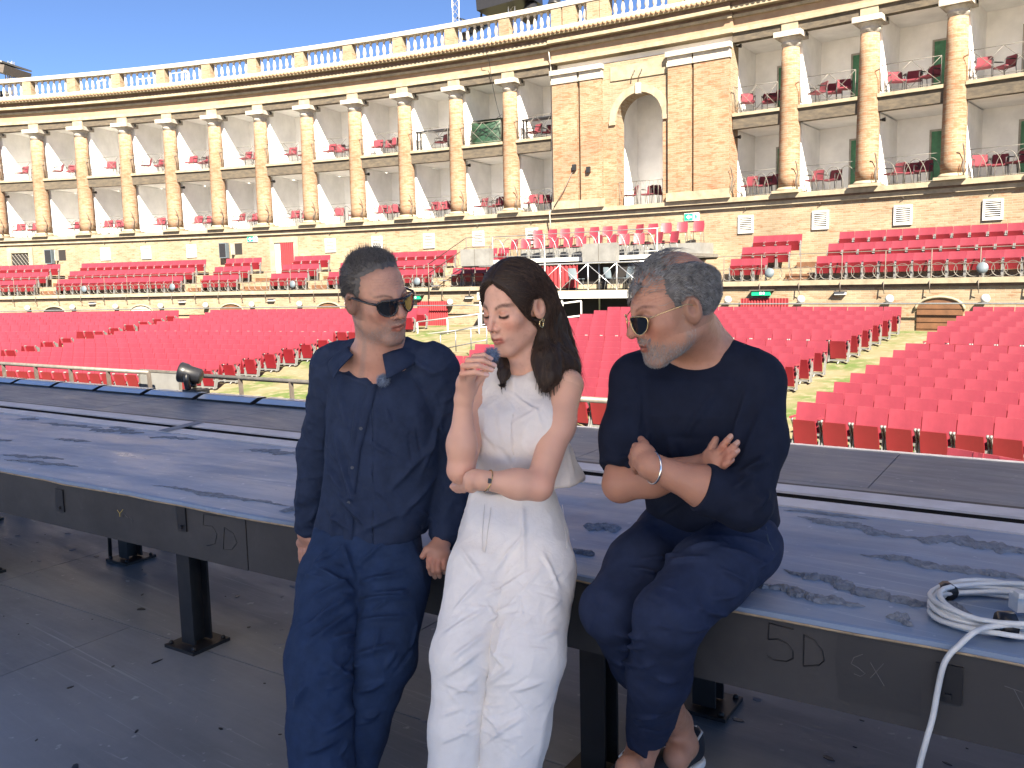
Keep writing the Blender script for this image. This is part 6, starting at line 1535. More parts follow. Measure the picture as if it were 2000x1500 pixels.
E_R, E_L = at(624, 890, 2.60), at(890, 885, 2.45)
in1 = inner([(at(748, 760, 2.42), at(735, 960, 2.44), .075, .07), (at(735, 960, 2.44), at(714, 1080, 2.44), .07, .08), (SR_, E_R, .035, .03), (E_R, at(604, 1012, 2.66), .03, .028), (SL_, E_L, .035, .03), (E_L, at(875, 1015, 2.40), .03, .028), (at(660, 1120, 2.40), at(765, 1120, 2.40), .05, .05), (at(660, 1120, 2.40), at(626, 1290, 2.22), .05, .04), (at(626, 1290, 2.22), at(636, 1620, 2.13), .04, .03), (at(765, 1120, 2.40), at(752, 1290, 2.25), .05, .04), (at(752, 1290, 2.25), at(662, 1620, 2.24), .04, .03), (at(714, 1060, 2.44), at(660, 1120, 2.40), .06, .05)])
body1 = make_obj('body', [(v1, f1), hl1, hr1, in1], MATS['skin_man'], m1, [c1, plain_cols(hl1[0], (1.02, .95, .93), [(f_[1], .014) for f_ in fg]), plain_cols(hr1[0], (1.02, .95, .93)), plain_cols(in1[0])])
nails([(f_[3], f_[3]-f_[2], (-.2, -.9, .2)) for f_ in fg], body1, .0084, 'nail_man')
# shirt
ST = [(at(748, 705, 2.43), .125, .075), (at(750, 735, 2.42), .150, .094), (at(752, 800, 2.42), .160, .112), (at(752, 900, 2.43), .163, .122), (at(738, 980, 2.44), .158, .124), (at(724, 1040, 2.45), .156, .124), (at(722, 1078, 2.45), .156, .124)]
zhem1 = at(722, 1064, 2.34)[2]
tor = loft(ST, lat1, zt=at(748, 690, 2.42)[2], zb=zhem1)
E_R, E_L = at(624, 890, 2.60), at(890, 885, 2.45)
slR = chain([SR_, E_R, at(606, 1030, 2.665)], [.062, .056, .043], .03); slL = chain([SL_, E_L, at(872, 1036, 2.405)], [.062, .060, .046], .03)
cutR = cap(at(603, 1040, 2.665), at(596, 1090, 2.665), .0, .0)
shd = union([(cap(nb1+np.array([0, .02, .01]), SR_, .052, .058), 0), (cap(nb1+np.array([0, .02, .01]), SL_, .052, .058), .02)])
vcut_p = A3([(742, 684, 2.30), (712, 742, 2.29)])
def vneck(P):
    """open collar: wedge in front of the throat"""
    x, y = (P-CO)@CR/((P-CO)@CF)*FPX+1000, 750-(P-CO)@CU/((P-CO)@CF)*FPX
    t = np.clip((y-640)/(752-640), 0, 1.0); cx_ = 746-17*t; hw_ = 56*(1-t)**.72; return (np.abs(x-cx_)-hw_)/720
def shirtf(P):
    d = smin(tor(P), shd(P), .03); d = smin(d, slR(P), .022); d = smin(d, slL(P), .022)
    nk = cap(at(742, 640, 2.36), at(746, 700, 2.415), .062, .064)(P); d = smax(d, -nk, .008)
    front = ((P-at(745, 720, 2.42))@CF); vw = np.maximum(vneck(P), front+.02); vw = np.maximum(vw, -(smin(ch1(P), hf1(P), .03)+.0)-.03)
    return smax(d, -vw, .006)
lo, hi = bounds([at(600, 1080, 2.7), at(590, 690, 2.6), at(930, 690, 2.3), at(930, 1080, 2.3)], .05); hi[1] += .02; lo[1] -= .06; hi[2] += .03
sv, sf = sdf_mesh(shirtf, lo, hi, .0038); gs = grad(shirtf, sv)
dis = .0050*folds(sv, 61, (.25, 0, 1), 11, 3.0)+.0022*crumple(sv, 66, 20)
onarm = np.clip(1-np.minimum(np.abs(slR(sv)), np.abs(slL(sv)))/.02, 0, 1)
dis += onarm*.0045*folds(sv, 71, (.9, -.3, .35), 26, 2.2)
dis += ridges(sv, shirtf, [(a_, b_, .008, h_*1.7) for a_, b_, h_ in (((655, 850), (700, 1000), .010), ((640, 900), (672, 960), .009), ((660, 1000), (650, 1050), .009), ((870, 780), (820, 930), .008), ((850, 860), (760, 960), .008), ((700, 780), (690, 900), .006), ((850, 930), (780, 1010), .007), ((660, 960), (720, 1030), .008), ((640, 990), (690, 1040), .009), ((800, 700), (850, 730), .006), ((780, 1000), (700, 1040), .006), ((720, 860), (780, 900), .005), ((660, 740), (680, 840), .006))])
hemw = np.clip((zhem1+.05-sv[:, 2])/.05, 0, 1); dis += hemw*.004*np.sin(sv@CR*30+1)
dis += creases(sv, shirtf, (620, 720, 880, 1060), 45, 1.0, 15, .0052, .0085)
sh_o = make_obj('shirt', [(sv+gs*dis[:, None], sf)], MATS['shirt_navy'], m1)
# placket, buttons, collar
def sp_on(fn, x, y, off): return surf(fn, x, y)-norm(ray(x, y))*off
pl = [(727, 752), (716, 795), (706, 835), (694, 880), (688, 930), (682, 985), (680, 1030), (679, 1062)]
q = MB(); vv = []
for x, y in pl:
    for dx in (-9, -8, 9, 10): vv.append(sp_on(shirtf, x+dx, y, .0095 if abs(dx) < 9.5 and dx not in (-9,) else .004))
q.add(vv, [(i*4+k, i*4+k+1, (i+1)*4+k+1, (i+1)*4+k) for i in range(len(pl)-1) for k in range(3)], None, True); q.build('placket', MATS['shirt_navy'], sh_o)
for x, y in ((705, 837), (688, 913), (681, 982)):
    q = MB(); c = sp_on(shirtf, x, y, .012); q.lathe([(.0001, .0), (.0046, 0), (.0048, .0016), (.0038, .0022), (.003, .0014), (.0001, .0014)], 12, c, CR, CU, -CF); q.build('button', MATS['button'], sh_o)
def ribbon(rows_, th_, name, mt, par):
    """rows_: list of point rows; thick sheet"""
    R_ = np.array(rows_); n_, m_ = R_.shape[:2]; nrm = np.zeros_like(R_)
    du = np.gradient(R_, axis=0); dv_ = np.gradient(R_, axis=1); nrm = np.cross(du, dv_); nrm /= np.linalg.norm(nrm, axis=2, keepdims=True)+1e-9
    A_ = (R_+nrm*th_/2).reshape(-1, 3); B_ = (R_-nrm*th_/2).reshape(-1, 3); q = MB(); N_ = n_*m_
    F = []
    for i in range(n_-1):
        for j in range(m_-1):
            a = i*m_+j; F.append((a, a+m_, a+m_+1, a+1)); F.append((N_+a, N_+a+1, N_+a+m_+1, N_+a+m_))
    for j in range(m_-1): F.append((j, j+1, N_+j+1, N_+j)); a = (n_-1)*m_+j; F.append((a, N_+a, N_+a+1, a+1))
    for i in range(n_-1): a = i*m_; F.append((a, N_+a, N_+a+m_, a+m_)); a = i*m_+m_-1; F.append((a, a+m_, N_+a+m_, N_+a))
    q.add(np.concatenate([A_, B_]), F, None, True); return q.build(name, mt, par)
# collar: stand round the neck folding down to two points
colr = []
ctop = [(668, 662), (688, 650), (720, 640)]
for t in np.linspace(0, 1, 21):
    ang = math.radians(-148+t*296); ax1 = norm(lat1*np.array([1, 1, 0])); fw = norm(np.array([ax1[1], -ax1[0], 0]))
    c = nb1+np.array([0, .012, .028]); e = abs(2*t-1)
    rad_ = .071+.004*math.sin(t*9); dirv = ax1*math.sin(ang)*1.12-fw*math.cos(ang)
    p0 = c+dirv*rad_+ZZ*(.012-.038*e**2.2)+fw*.022*e**3; p1 = c+dirv*(rad_+.012)+ZZ*(.006-.042*e**2.2)+fw*.026*e**3
    ext = .028+.020*max(0, (e-.72)/.28); p2 = c+dirv*(rad_+.026+.030*e)+ZZ*(.006-.042*e**2.2-ext)+fw*(.030*e**3)
    colr.append([p0, p1, (p1+p2)/2+dirv*.005, p2])
ribbon(colr, .003, 'collar', MATS['shirt_navy'], sh_o)
# lapel microphone clipped on the shirt
mc1 = sp_on(shirtf, 748, 743, .016)
lm = thing('lapel_microphone', 'fluffy grey lapel microphone clipped to the open navy shirt of the man', 'microphone', tuple(mc1), 0)
fluffy(mc1, .0155, lm, seed=8); q = MB(); q.box(mc1+np.array([-.006, .010, -.004]), (.010, .016, .014)); q.build('clip', MATS['black_plastic'], lm)
# trousers
TP = [(at(716, 1020, 2.44), .142, .112), (at(714, 1060, 2.43), .150, .116), (at(712, 1110, 2.42), .155, .116), (at(712, 1150, 2.40), .155, .112)]
pel1 = loft(TP, lat1, zt=at(716, 1022, 2.44)[2], zb=at(712, 1160, 2.40)[2])
rl1 = chain(A3([(655, 1130, 2.38), (626, 1280, 2.22), (625, 1420, 2.18), (636, 1620, 2.13)]), [.098, .082, .076, .078], .03)
ll1 = chain(A3([(768, 1130, 2.38), (750, 1280, 2.25), (708, 1420, 2.25), (662, 1620, 2.24)]), [.096, .078, .060, .056], .03)
def tr1(P): return smin(pel1(P), smin(rl1(P), ll1(P), .008), .03)
lo, hi = bounds(A3([(570, 1010, 2.4), (850, 1010, 2.4), (570, 1660, 2.15), (790, 1660, 2.15)]), .06); lo[1] -= .05; hi[1] += .12
pv, pf = sdf_mesh(tr1, lo, hi, .004); gp = grad(tr1, pv)
dis = .0050*folds(pv, 81, (-.5, 0, .75), 11, 3.0)+.0022*crumple(pv, 86, 18)
dis += ridges(pv, tr1, [(a_, b_, .0080, .0165) for a_, b_ in (((690, 1130), (610, 1170)), ((688, 1160), (600, 1225)), ((690, 1190), (605, 1260)), ((640, 1090), (600, 1130)), ((700, 1140), (790, 1120)), ((700, 1175), (800, 1165)), ((705, 1215), (790, 1205)), ((700, 1280), (770, 1260)), ((690, 1330), (640, 1290)), ((600, 1330), (580, 1380)), ((700, 1350), (750, 1330)), ((690, 1390), (630, 1430)), ((710, 1400), (740, 1390)), ((660, 1440), (600, 1470)), ((672, 1060), (690, 1130)), ((620, 1110), (680, 1150)), ((650, 1250), (690, 1240)))])
dis += creases(pv, tr1, (580, 1080, 810, 1490), 50, -.5, 16, .006, .011)
make_obj('trousers', [(pv+gp*dis[:, None], pf)], MATS['trousers_navy'], m1)
for (x, y, d) in ((640, 1665, 2.06), (668, 1660, 2.16)):
    p = at(x, y, d); p[2] = .042; q = MB(); q.lathe([(.02, -.042), (.048, -.036), (.052, .0), (.04, .04), (.012, .055)], 12, p, (1, 0, 0), (0, 2.3, 0), ZZ); q.build('shoe', MATS['black_plastic'], m1)
# hair
cap1 = h1.cranium(0)
def hair1(P):
    L = h1.loc(P); keep = keep1(L); return smax(cap1(L)*h1.s-h1.s*.0060*np.clip(keep/.024, -.7, 1), -(keep+.014), .006)
eh1 = [ell(h1.w(s_*.084, -.014, -.006), np.array([.02, .024, .034])*h1.s, [h1.R, h1.F, h1.U]) for s_ in (-1, 1)]
def hair1f(P): return smax(smax(hair1(P), -eh1[0](P), .006), -eh1[1](P), .006)
lo, hi = bounds([h1.w(-.1, -.13, -.1), h1.w(.1, .1, .14), h1.w(-.1, .1, -.1), h1.w(.1, -.13, .14)], .02)
xv, xf = sdf_mesh(hair1f, lo, hi, .003); gx = grad(hair1f, xv); dis = .0018*folds(xv, 15, h1.F, 70, 3)
ho = make_obj('hair', [(xv+gx*dis[:, None], xf)], MATS['hair_grey_dark'], m1)
rs = np.random.RandomState(14); outer = np.nonzero(cap1(h1.loc(xv)) > .0012)[0]
def fl1(P):
    L = h1.loc(P); top_ = np.clip((L[:, 2]-.05)/.04, 0, 1)[:, None]; return (-h1.F*.5+h1.U*.2+h1.R*.1)*top_+(-h1.F*.8-h1.U*.75)*(1-top_)
s1, q1 = strands(hair1f, xv[rs.choice(outer, 4200)], fl1, .020, 5, .00042, lift=.0035, jit=.45, rs=rs, endlift=.004)
topi = outer[h1.loc(xv[outer])[:, 2] > .085]
s2, q2 = strands(lambda P: np.zeros(len(P))+.5, xv[rs.choice(topi, 800)], lambda P: np.tile(h1.U*1.0-h1.F*.35-h1.R*.2, (len(P), 1)), 0.018, 4, .00045, jit=.6, rs=rs)
s3, q3 = strands(lambda P: np.zeros(len(P))+.5, xv[rs.choice(outer, 500)], lambda P: gradn(P), .007, 3, .0005, jit=.5, rs=rs) if False else (s2[:0], q2[:0])
make_obj('hair_strands', [(s1, q1), (s2, q2)], MATS['strand_grey_dark'], ho)
# sunglasses
def glasses(hd, par, lens_poly, lens_m, frame_m, fr, z0, fwd0, wrap, temple_r, bridge, name, ear=(.079, -.020, .012), brow_bar=False, lens2=None, tilt=0.0):
    lp_ = [np.array([x, y, 0]) for x, y in lens_poly]; lens_poly = [(q_[0], q_[1]) for q_ in smooth_path(lp_[-1:]+lp_+lp_[:2], 3)[3:-6]]
    g_ = thing(name[0], name[1], 'sunglasses', tuple(hd.w(0, .1, 0)), 0)
    for sg in (-1, 1):
        def P3(x, y): return hd.w(sg*x, fwd0-wrap*(x/.06)**2*.06-(y)*tilt, z0+y)
        q = MB(); N_ = len(lens_poly); cen = np.mean(lens_poly, 0)
        vv = [P3(*cen)]+[P3(*p) for p in lens_poly]; q.add(vv, [(0, 1+i, 1+(i+1) % N_) for i in range(N_)], None, True); q.add([v-hd.F*.0016 for v in vv], [(0, 1+(i+1) % N_, 1+i) for i in range(N_)], None, True)
        q.build('lens', lens2 if (lens2 is not None and sg < 0) else lens_m, g_)
        q = MB(); q.tube([P3(*p) for p in lens_poly], fr, 6, closed=True); q.build('rim', frame_m, g_)
        xo = max(p[0] for p in lens_poly); yo = bridge[2]
        a_ = P3(xo, yo); e_ = hd.w(sg*ear[0], ear[1], ear[2]); q = MB()
        q.tube([a_, hd.w(sg*(ear[0]-.003), fwd0-.045, (z0+yo+ear[2])/2+.002), hd.w(sg*ear[0], ear[1]+.015, ear[2]), hd.w(sg*(ear[0]+.002), ear[1]-.012, ear[2]-.014)], [temple_r*1.3, temple_r, temple_r, temple_r*.8], 6); q.build('temple', frame_m, g_)
    q = MB(); bx_, by_, _ = bridge
    q.tube([hd.w(-bx_, fwd0-.001, z0+by_), hd.w(0, fwd0+.002, z0+by_+.003), hd.w(bx_, fwd0-.001, z0+by_)], fr*1.1, 6)
    if brow_bar: q.tube([hd.w(x, fwd0-wrap*(x/.06)**2*.06, z0+brow_bar) for x in np.linspace(-.05, .05, 9)], fr*1.2, 6)
    q.build('bridge', frame_m, g_); return g_
avi = [(.010, .013), (.022, .019), (.046, .019), (.058, .014), (.060, .004), (.056, -.010), (.046, -.020), (.032, -.023), (.019, -.017), (.012, -.004)]
glasses(h1, m1, avi, MATS['lens_dark'], MATS['glasses_black'], .0026, -.003, .1045, .42, .0032, (.010, .006, .010), ('sunglasses', 'thick black framed sunglasses worn by the man in the navy shirt'), brow_bar=.0195, lens2=MATS['lens_amber_reflection'])

def beard(hd, fn, V, par, n, ln, seed, r0, mt):
    rs = np.random.RandomState(seed); L = hd.loc(V); a, b, c = L.T; aa = np.abs(a)
    line = -.046-.030*np.clip((.075-b)/.08, -.3, 1)+.055*np.clip((.012-b)/.02, 0, 1)
    w_ = np.clip((line-c)/.025, 0, 1)*np.clip((b+.02)/.03, 0, 1)*(c > -.118); w_ = np.maximum(w_, (aa < .034)*bell(c+.050, .004, .011)*(b > .06)); w_ = w_*(1-(b > .07)*bell(a/.024, .8, 1.05)*bell((c+.066)/.011, .7, 1.0))
    cut = np.nonzero(w_ > .15)[0]; pr = w_[cut]/w_[cut].sum(); ix = rs.choice(cut, n, p=pr)
    s_, q_ = strands(fn, V[ix], lambda P: np.tile(-hd.U*.8+hd.F*.25, (len(P), 1)), ln, 3, r0, lift=ln*.35, jit=.5, rs=rs, keep=.0003); make_obj('beard', [(s_, q_)], mt, par)
beard(h1, skin1, v1, m1, 700, .0035, 33, .00026, MATS['beard_grey'])
# =================================================================== man on the right: seated, navy crew-neck, crossed arms
m2 = thing('person', 'seated man with grey hair, navy crew-neck top and crossed arms on the platform edge', 'person', tuple(at_z(1300, 1530, 0)), 0, 'people at the platform')
S2R, S2L = at(1243, 742, 2.12), at(1476, 745, 2.00); lat2 = S2L-S2R
h2 = Head(at(1308, 600, 1.93), (-.955, -.27, -.28), (-.12, -.06, 1), .985, nose=1.15, jaw=1.08, lips=.8, brow=1.3, neck_r=.062, nose_len=1.05, chin=1.0)
nb2 = at(1375, 690, 2.06)
hf2 = h2.sdf([at(1355, 655, 2.02), nb2])
ch2 = union([(loft([(at(1365, 700, 2.07), .08, .07), (at(1360, 730, 2.07), .14, .085), (at(1360, 800, 2.08), .14, .09)], lat2), 0), (cap(nb2, S2R, .05, .045), .03), (cap(nb2, S2L, .05, .045), .03)])
def skin2(P): return smin(hf2(P), ch2(P), .03)
hc = at(1330, 640, 1.98); v2, f2 = sdf_mesh(skin2, hc-np.array([.20, .20, .20]), hc+np.array([.24, .22, .24]), .0024)
c2 = face_colors(h2, v2, lips=(.75, .48, .46), brow=(.42, .36, .33), stubble=(.70, .98, 1.22), lash=False, ruddy=.26)
L2 = h2.loc(v2); g2 = grad(skin2, v2)
wr = (np.abs(L2[:, 0]) < .065)*(L2[:, 1] > .02)*np.clip((L2[:, 2]-.026)/.008, 0, 1)*np.clip((.072-L2[:, 2])/.008, 0, 1); d_ = .0010*np.sin(L2[:, 2]*1000+10*L2[:, 0])*wr
for sg in (-1, 1):
    a_, b_ = np.array([sg*.017, .085, -.030]), np.array([sg*.034, .066, -.072]); ba = b_-a_; t = np.clip((L2-a_)@ba/(ba@ba), 0, 1); d_ -= .0022*np.exp(-(np.linalg.norm(L2-a_-t[:, None]*ba, axis=1)/.0035)**2)
v2 = v2+g2*d_[:, None]
def keep2(L):
    a, b, c = L.T
    top_ = np.minimum((c-.085)*1.1, .012-.00*b)*np.where(np.abs(a) < .06, 1, 1)
    side = np.minimum(np.minimum(.022-b, c+.062-np.clip(-b-.02, 0, .1)*.2), .075-c+np.clip(np.abs(a)-.03, 0, .1)*.6)
    keep = np.maximum(side, np.minimum(c-.100, b-.015)); return keep+.010*(fbm(L*75, 2)-.5)
# forearms and hands
E2R, E2L = at(1212, 946, 2.02), at(1452, 982, 1.885)
W2R, W2L = at(1372, 912, 1.93), at(1272, 912, 1.865)
fR = [A3([(1397, 893, 1.885), (1413, 870, 1.862), (1420, 861, 1.858), (1427, 853, 1.862)]), A3([(1402, 900, 1.878), (1424, 880, 1.850), (1432, 873, 1.846), (1440, 865, 1.850)]),
      A3([(1405, 908, 1.876), (1424, 893, 1.846), (1432, 887, 1.842), (1440, 881, 1.846)]), A3([(1404, 916, 1.878), (1416, 907, 1.850), (1422, 903, 1.846), (1429, 899, 1.850)])]
tR = A3([(1385, 890, 1.90), (1392, 872, 1.90), (1398, 858, 1.90)])
handR2 = hand_sdf(W2R, fR, tR, .0078, None, .0180)
armR2 = union([(chain([at(1224, 840, 2.07), E2R], [.043, .039], .02), 0), (chain([E2R, E2R*.6+W2R*.4, W2R], [.041, .040, .027], .03), .016), (handR2, .012)])
lo, hi = bounds([E2R, W2R, at(1224, 840, 2.07)]+[p for f_ in fR for p in f_], .06); rv, rfc = sdf_mesh(armR2, lo, hi, .0026)
fL = [A3([(1254, 878, 1.885), (1242, 872, 1.915), (1238, 880, 1.94), (1240, 890, 1.955)]), A3([(1250, 886, 1.885), (1238, 884, 1.918), (1234, 892, 1.943), (1237, 902, 1.957)]), A3([(1249, 895, 1.888), (1238, 896, 1.92), (1235, 904, 1.945), (1238, 912, 1.958)]), A3([(1251, 904, 1.892), (1242, 908, 1.92), (1239, 915, 1.94), (1242, 922, 1.95)])]
tL = A3([(1266, 884, 1.885), (1258, 868, 1.91), (1252, 858, 1.935)])
handL2 = hand_sdf(at(1266, 906, 1.868), fL, tL, .0085, None, .0190)
armL2 = union([(chain([E2L, E2L*.6+W2L*.4, W2L], [.044, .042, .029], .03), 0), (handL2, .014)])
lo, hi = bounds([E2L, W2L]+[p for f_ in fL for p in f_], .06); lv, lfc = sdf_mesh(armL2, lo, hi, .0026)
# ankles
AK = [(A3([(1296, 1370, 2.22), (1322, 1412, 2.32), (1335, 1455, 2.33), (1322, 1478, 2.28)]), [.044, .038, .036, .036]), (A3([(1268, 1405, 2.15), (1258, 1450, 2.20), (1245, 1492, 2.18), (1228, 1502, 2.12)]), [.044, .038, .036, .034])]
ak = [sdf_mesh(chain(*a_, .02), *bounds(a_[0], .05), .004) for a_ in AK]
c2 = hairline_tint(h2, v2, c2, keep2, (.62, .62, .62), .018)
in2 = inner([(at(1362, 770, 2.09), at(1384, 960, 2.17), .075, .075), (at(1384, 960, 2.17), at(1385, 1050, 2.2), .075, .07), (S2R, E2R, .04, .035), (S2L, E2L, .04, .035), (at(1385, 1050, 2.2), at(1310, 1065, 2.19), .05, .05), (at(1385, 1050, 2.2), at(1445, 1072, 2.09), .05, .05), (at(1310, 1065, 2.19), at(1198, 1192, 2.03), .05, .035), (at(1445, 1072, 2.09), at(1306, 1210, 1.89), .05, .035), (at(1198, 1192, 2.03), AK[0][0][0], .035, .03), (at(1306, 1210, 1.89), AK[1][0][0], .035, .03)])
body2 = make_obj('body', [(v2, f2), (rv, rfc), (lv, lfc), in2]+ak, MATS['skin_tan'], m2, [c2, plain_cols(rv, (1.0, .95, .93), [(f_[1], .014) for f_ in fR]), plain_cols(lv, (1.0, .95, .93)), plain_cols(in2[0])]+[plain_cols(a_[0], (1.1, 1.1, 1.1)) for a_ in ak])
nails([(f_[3], f_[3]-f_[2], (-.3, -.7, .5)) for f_ in fR], body2, .0072, 'nail_man')
beard(h2, skin2, v2, m2, 2000, .0065, 34, .00030, MATS['beard_grey'])
# top
T2 = [(at(1372, 700, 2.075), .105, .075), (at(1362, 735, 2.07), .150, .100), (at(1360, 800, 2.07), .163, .116), (at(1366, 880, 2.10), .160, .124), (at(1384, 960, 2.15), .156, .130), (at(1394, 1015, 2.19), .160, .130)]
tor2 = loft(T2, lat2, zt=at(1370, 690, 2.07)[2], zb=at(1394, 1018, 2.19)[2])
CUT_R = at(1219, 912, 2.03); _axr = norm(CUT_R-at(1224, 840, 2.07)); _axr = norm(_axr+CR*-.30*0+CU*.0); _u2r = chain([S2R, at(1222, 850, 2.06), at(1214, 960, 2.02)], [.062, .058, .052], .03)
u2R = lambda P: smax(_u2r(P), (P-CUT_R)@norm(_axr-CR*.30)-.012, .006); u2L = chain([S2L, at(1478, 860, 1.95), E2L], [.065, .061, .054], .03)
cu2R = E2R+norm(W2R-E2R)*.035; cu2L = E2L+norm(W2L-E2L)*.055
def sleeve_end(e_, c_, r0_, r1_):
    ax_ = norm(c_-e_); cp = cap(e_, c_+ax_*.10, r0_, r1_)
    return lambda P: smax(cp(P), (P-c_)@ax_-.045, .006)
slc = union([(u2R, 0), (u2L, .0), (sleeve_end(E2L, cu2L, .055, .054), .02)])
shd2 = union([(cap(nb2+np.array([0, .015, .004]), S2R, .055, .060), 0), (cap(nb2+np.array([0, .015, .004]), S2L, .055, .063), .02)])
nck2 = cap(h2.w(0, -.01, -.05), nb2+np.array([.006, 0.0, .0]), .066, .066)
def tee(P):
    d = smin(tor2(P), shd2(P), .03); d = smin(d, slc(P), .02)
    d = smax(d, -nck2(P), .007)
    for e_, c_, w_ in ((E2R, cu2R, W2R), (E2L, cu2L, W2L)):
        ax_ = norm(w_-e_); pl_ = (P-c_)@ax_; near = np.linalg.norm(P-c_, axis=1)-.095; d = smax(d, -np.maximum(-pl_, near)*1.0, .004) if False else d
    return d
lo, hi = bounds([at(1160, 1030, 2.2), at(1170, 690, 2.2), at(1545, 690, 2.0), at(1545, 1030, 2.0), at(1400, 1000, 1.8)], .04); hi[1] += .12; hi[2] += .03
sv, sf = sdf_mesh(tee, lo, hi, .0034); gs = grad(tee, sv)
dis = .0032*folds(sv, 91, (.3, 0, 1), 9, 3.0)+.0010*crumple(sv, 96, 16)
near = np.minimum(np.linalg.norm(sv-E2R, axis=1), np.linalg.norm(sv-E2L, axis=1)); dis += np.clip(1-near/.13, 0, 1)*.0055*folds(sv, 101, np.cross(norm(E2L-S2L), CF), 26, 3.0)
dis += ridges(sv, tee, [(a_, b_, .008, h_*1.7) for a_, b_, h_ in (((1460, 760), (1430, 880), .007), ((1490, 800), (1450, 900), .006), ((1500, 880), (1440, 950), .008), ((1250, 770), (1240, 860), .005), ((1400, 760), (1330, 860), .004), ((1500, 960), (1470, 1000), .007), ((1440, 930), (1500, 900), .008), ((1430, 955), (1480, 930), .008), ((1200, 900), (1250, 885), .007), ((1195, 930), (1235, 915), .008), ((1515, 980), (1490, 1010), .007))])
dis += creases(sv, tee, (1200, 760, 1510, 1000), 26, 1.9, 17, .0065, .0065)
tee_o = make_obj('top', [(sv+gs*dis[:, None], sf)], MATS['tee_navy'], m2)
def cuff(c_, ax_, r_, nm, par, mt, tr=.0075):
    ax_ = norm(ax_); a_ = norm(np.cross(ax_, ZZ)); b_ = np.cross(ax_, a_); q = MB(); q.tube([c_+(a_*math.cos(t)+b_*math.sin(t))*r_*(1+.03*math.sin(3*t)) for t in np.linspace(0, 6.283, 29)[:-1]], tr, 8, closed=True); return q.build(nm, mt, par)
nkc = nb2+(h2.w(0, -.01, -.05)-nb2)*.02; axn = norm(h2.w(0, -.01, -.05)-nb2)
bg_ = thing('bangle', 'plain silver bangle on the wrist of the seated man', 'bracelet', tuple(W2L), 0)
ax_ = norm(W2L-E2L); a_ = norm(np.cross(ax_, ZZ)); b_ = np.cross(ax_, a_); cc_ = W2L-ax_*.004; q = MB(); q.tube([cc_+(a_*math.cos(t)+b_*math.sin(t))*.0325+ax_*.012*math.sin(t+2.2) for t in np.linspace(0, 6.283, 37)[:-1]], .0026, 8, closed=True); q.build('ring', MATS['silver'], bg_)
# trousers
pel2 = union([(ell(at(1385, 1045, 2.21), (.155, .14, .10)), 0), (loft([(at(1390, 1000, 2.2), .150, .125), (at(1385, 1060, 2.2), .165, .14)], lat2), .03)])
HR, HL = at(1305, 1058, 2.20), at(1450, 1068, 2.08); KR, KL = at(1196, 1190, 2.02), at(1306, 1208, 1.88)
tR2 = chain([HR, (HR+KR)/2+np.array([0, 0, .012]), KR], [.092, .083, .070], .03); tL2 = chain([HL, (HL+KL)/2+np.array([0, 0, .012]), KL], [.092, .084, .072], .03)
AR_, AL_ = at(1308, 1392, 2.28), at(1266, 1438, 2.18)
cR2 = chain([KR, KR*.55+AR_*.45, AR_], [.070, .066, .052], .03); cL2 = chain([KL, KL*.55+AL_*.45, AL_], [.073, .068, .056], .03)
def tr2(P):
    d = smin(pel2(P), smin(smin(tR2(P), cR2(P), .02), smin(tL2(P), cL2(P), .02), .006), .03)
    return smax(d, .572-P[:, 2]-np.where((P@NN) > PF-.03, 0, 9), .01)
lo, hi = bounds([HR, HL, KR, KL, AR_, AL_, at(1395, 1000, 2.2)], .13); hi[2] = max(hi[2], at(1390, 985, 2.2)[2])
pv, pf = sdf_mesh(tr2, lo, hi, .004); gp = grad(tr2, pv)
dis = .0030*folds(pv, 111, (.8, 0, .4), 12, 2.5)+.0012*crumple(pv, 116, 18)
dis += ridges(pv, tr2, [(a_, b_, .0062, .0115) for a_, b_ in (((1200, 1235), (1260, 1245)), ((1210, 1265), (1262, 1262)), ((1330, 1230), (1385, 1225)), ((1325, 1255), (1372, 1260)), ((1320, 1280), (1360, 1300)), ((1300, 1100), (1380, 1090)), ((1410, 1070), (1490, 1100)), ((1440, 1050), (1500, 1070)), ((1400, 1110), (1460, 1140)), ((1420, 1030), (1500, 1040)), ((1340, 1075), (1400, 1060)), ((1390, 1170), (1440, 1160)), ((1380, 1195), (1420, 1200)), ((1250, 1095), (1330, 1085)), ((1230, 1110), (1290, 1120)), ((1280, 1320), (1320, 1330)), ((1200, 1290), (1250, 1300)), ((1480, 1110), (1515, 1080)), ((1240, 1400), (1290, 1395)))])
dis += creases(pv, tr2, (1150, 1040, 1500, 1440), 45, .1, 18, .005, .0075, (25, 60))
tr2o = make_obj('trousers', [(pv+gp*dis[:, None], pf)], MATS['chino_navy'], m2)
q = MB(); q.tube([surf(tr2, x, y)-norm(ray(x, y))*.003 for x, y in ((1493, 1005), (1496, 1030), (1500, 1055), (1510, 1075))], .002, 5); q.build('pocket_seam', MATS['stitch'], tr2o)
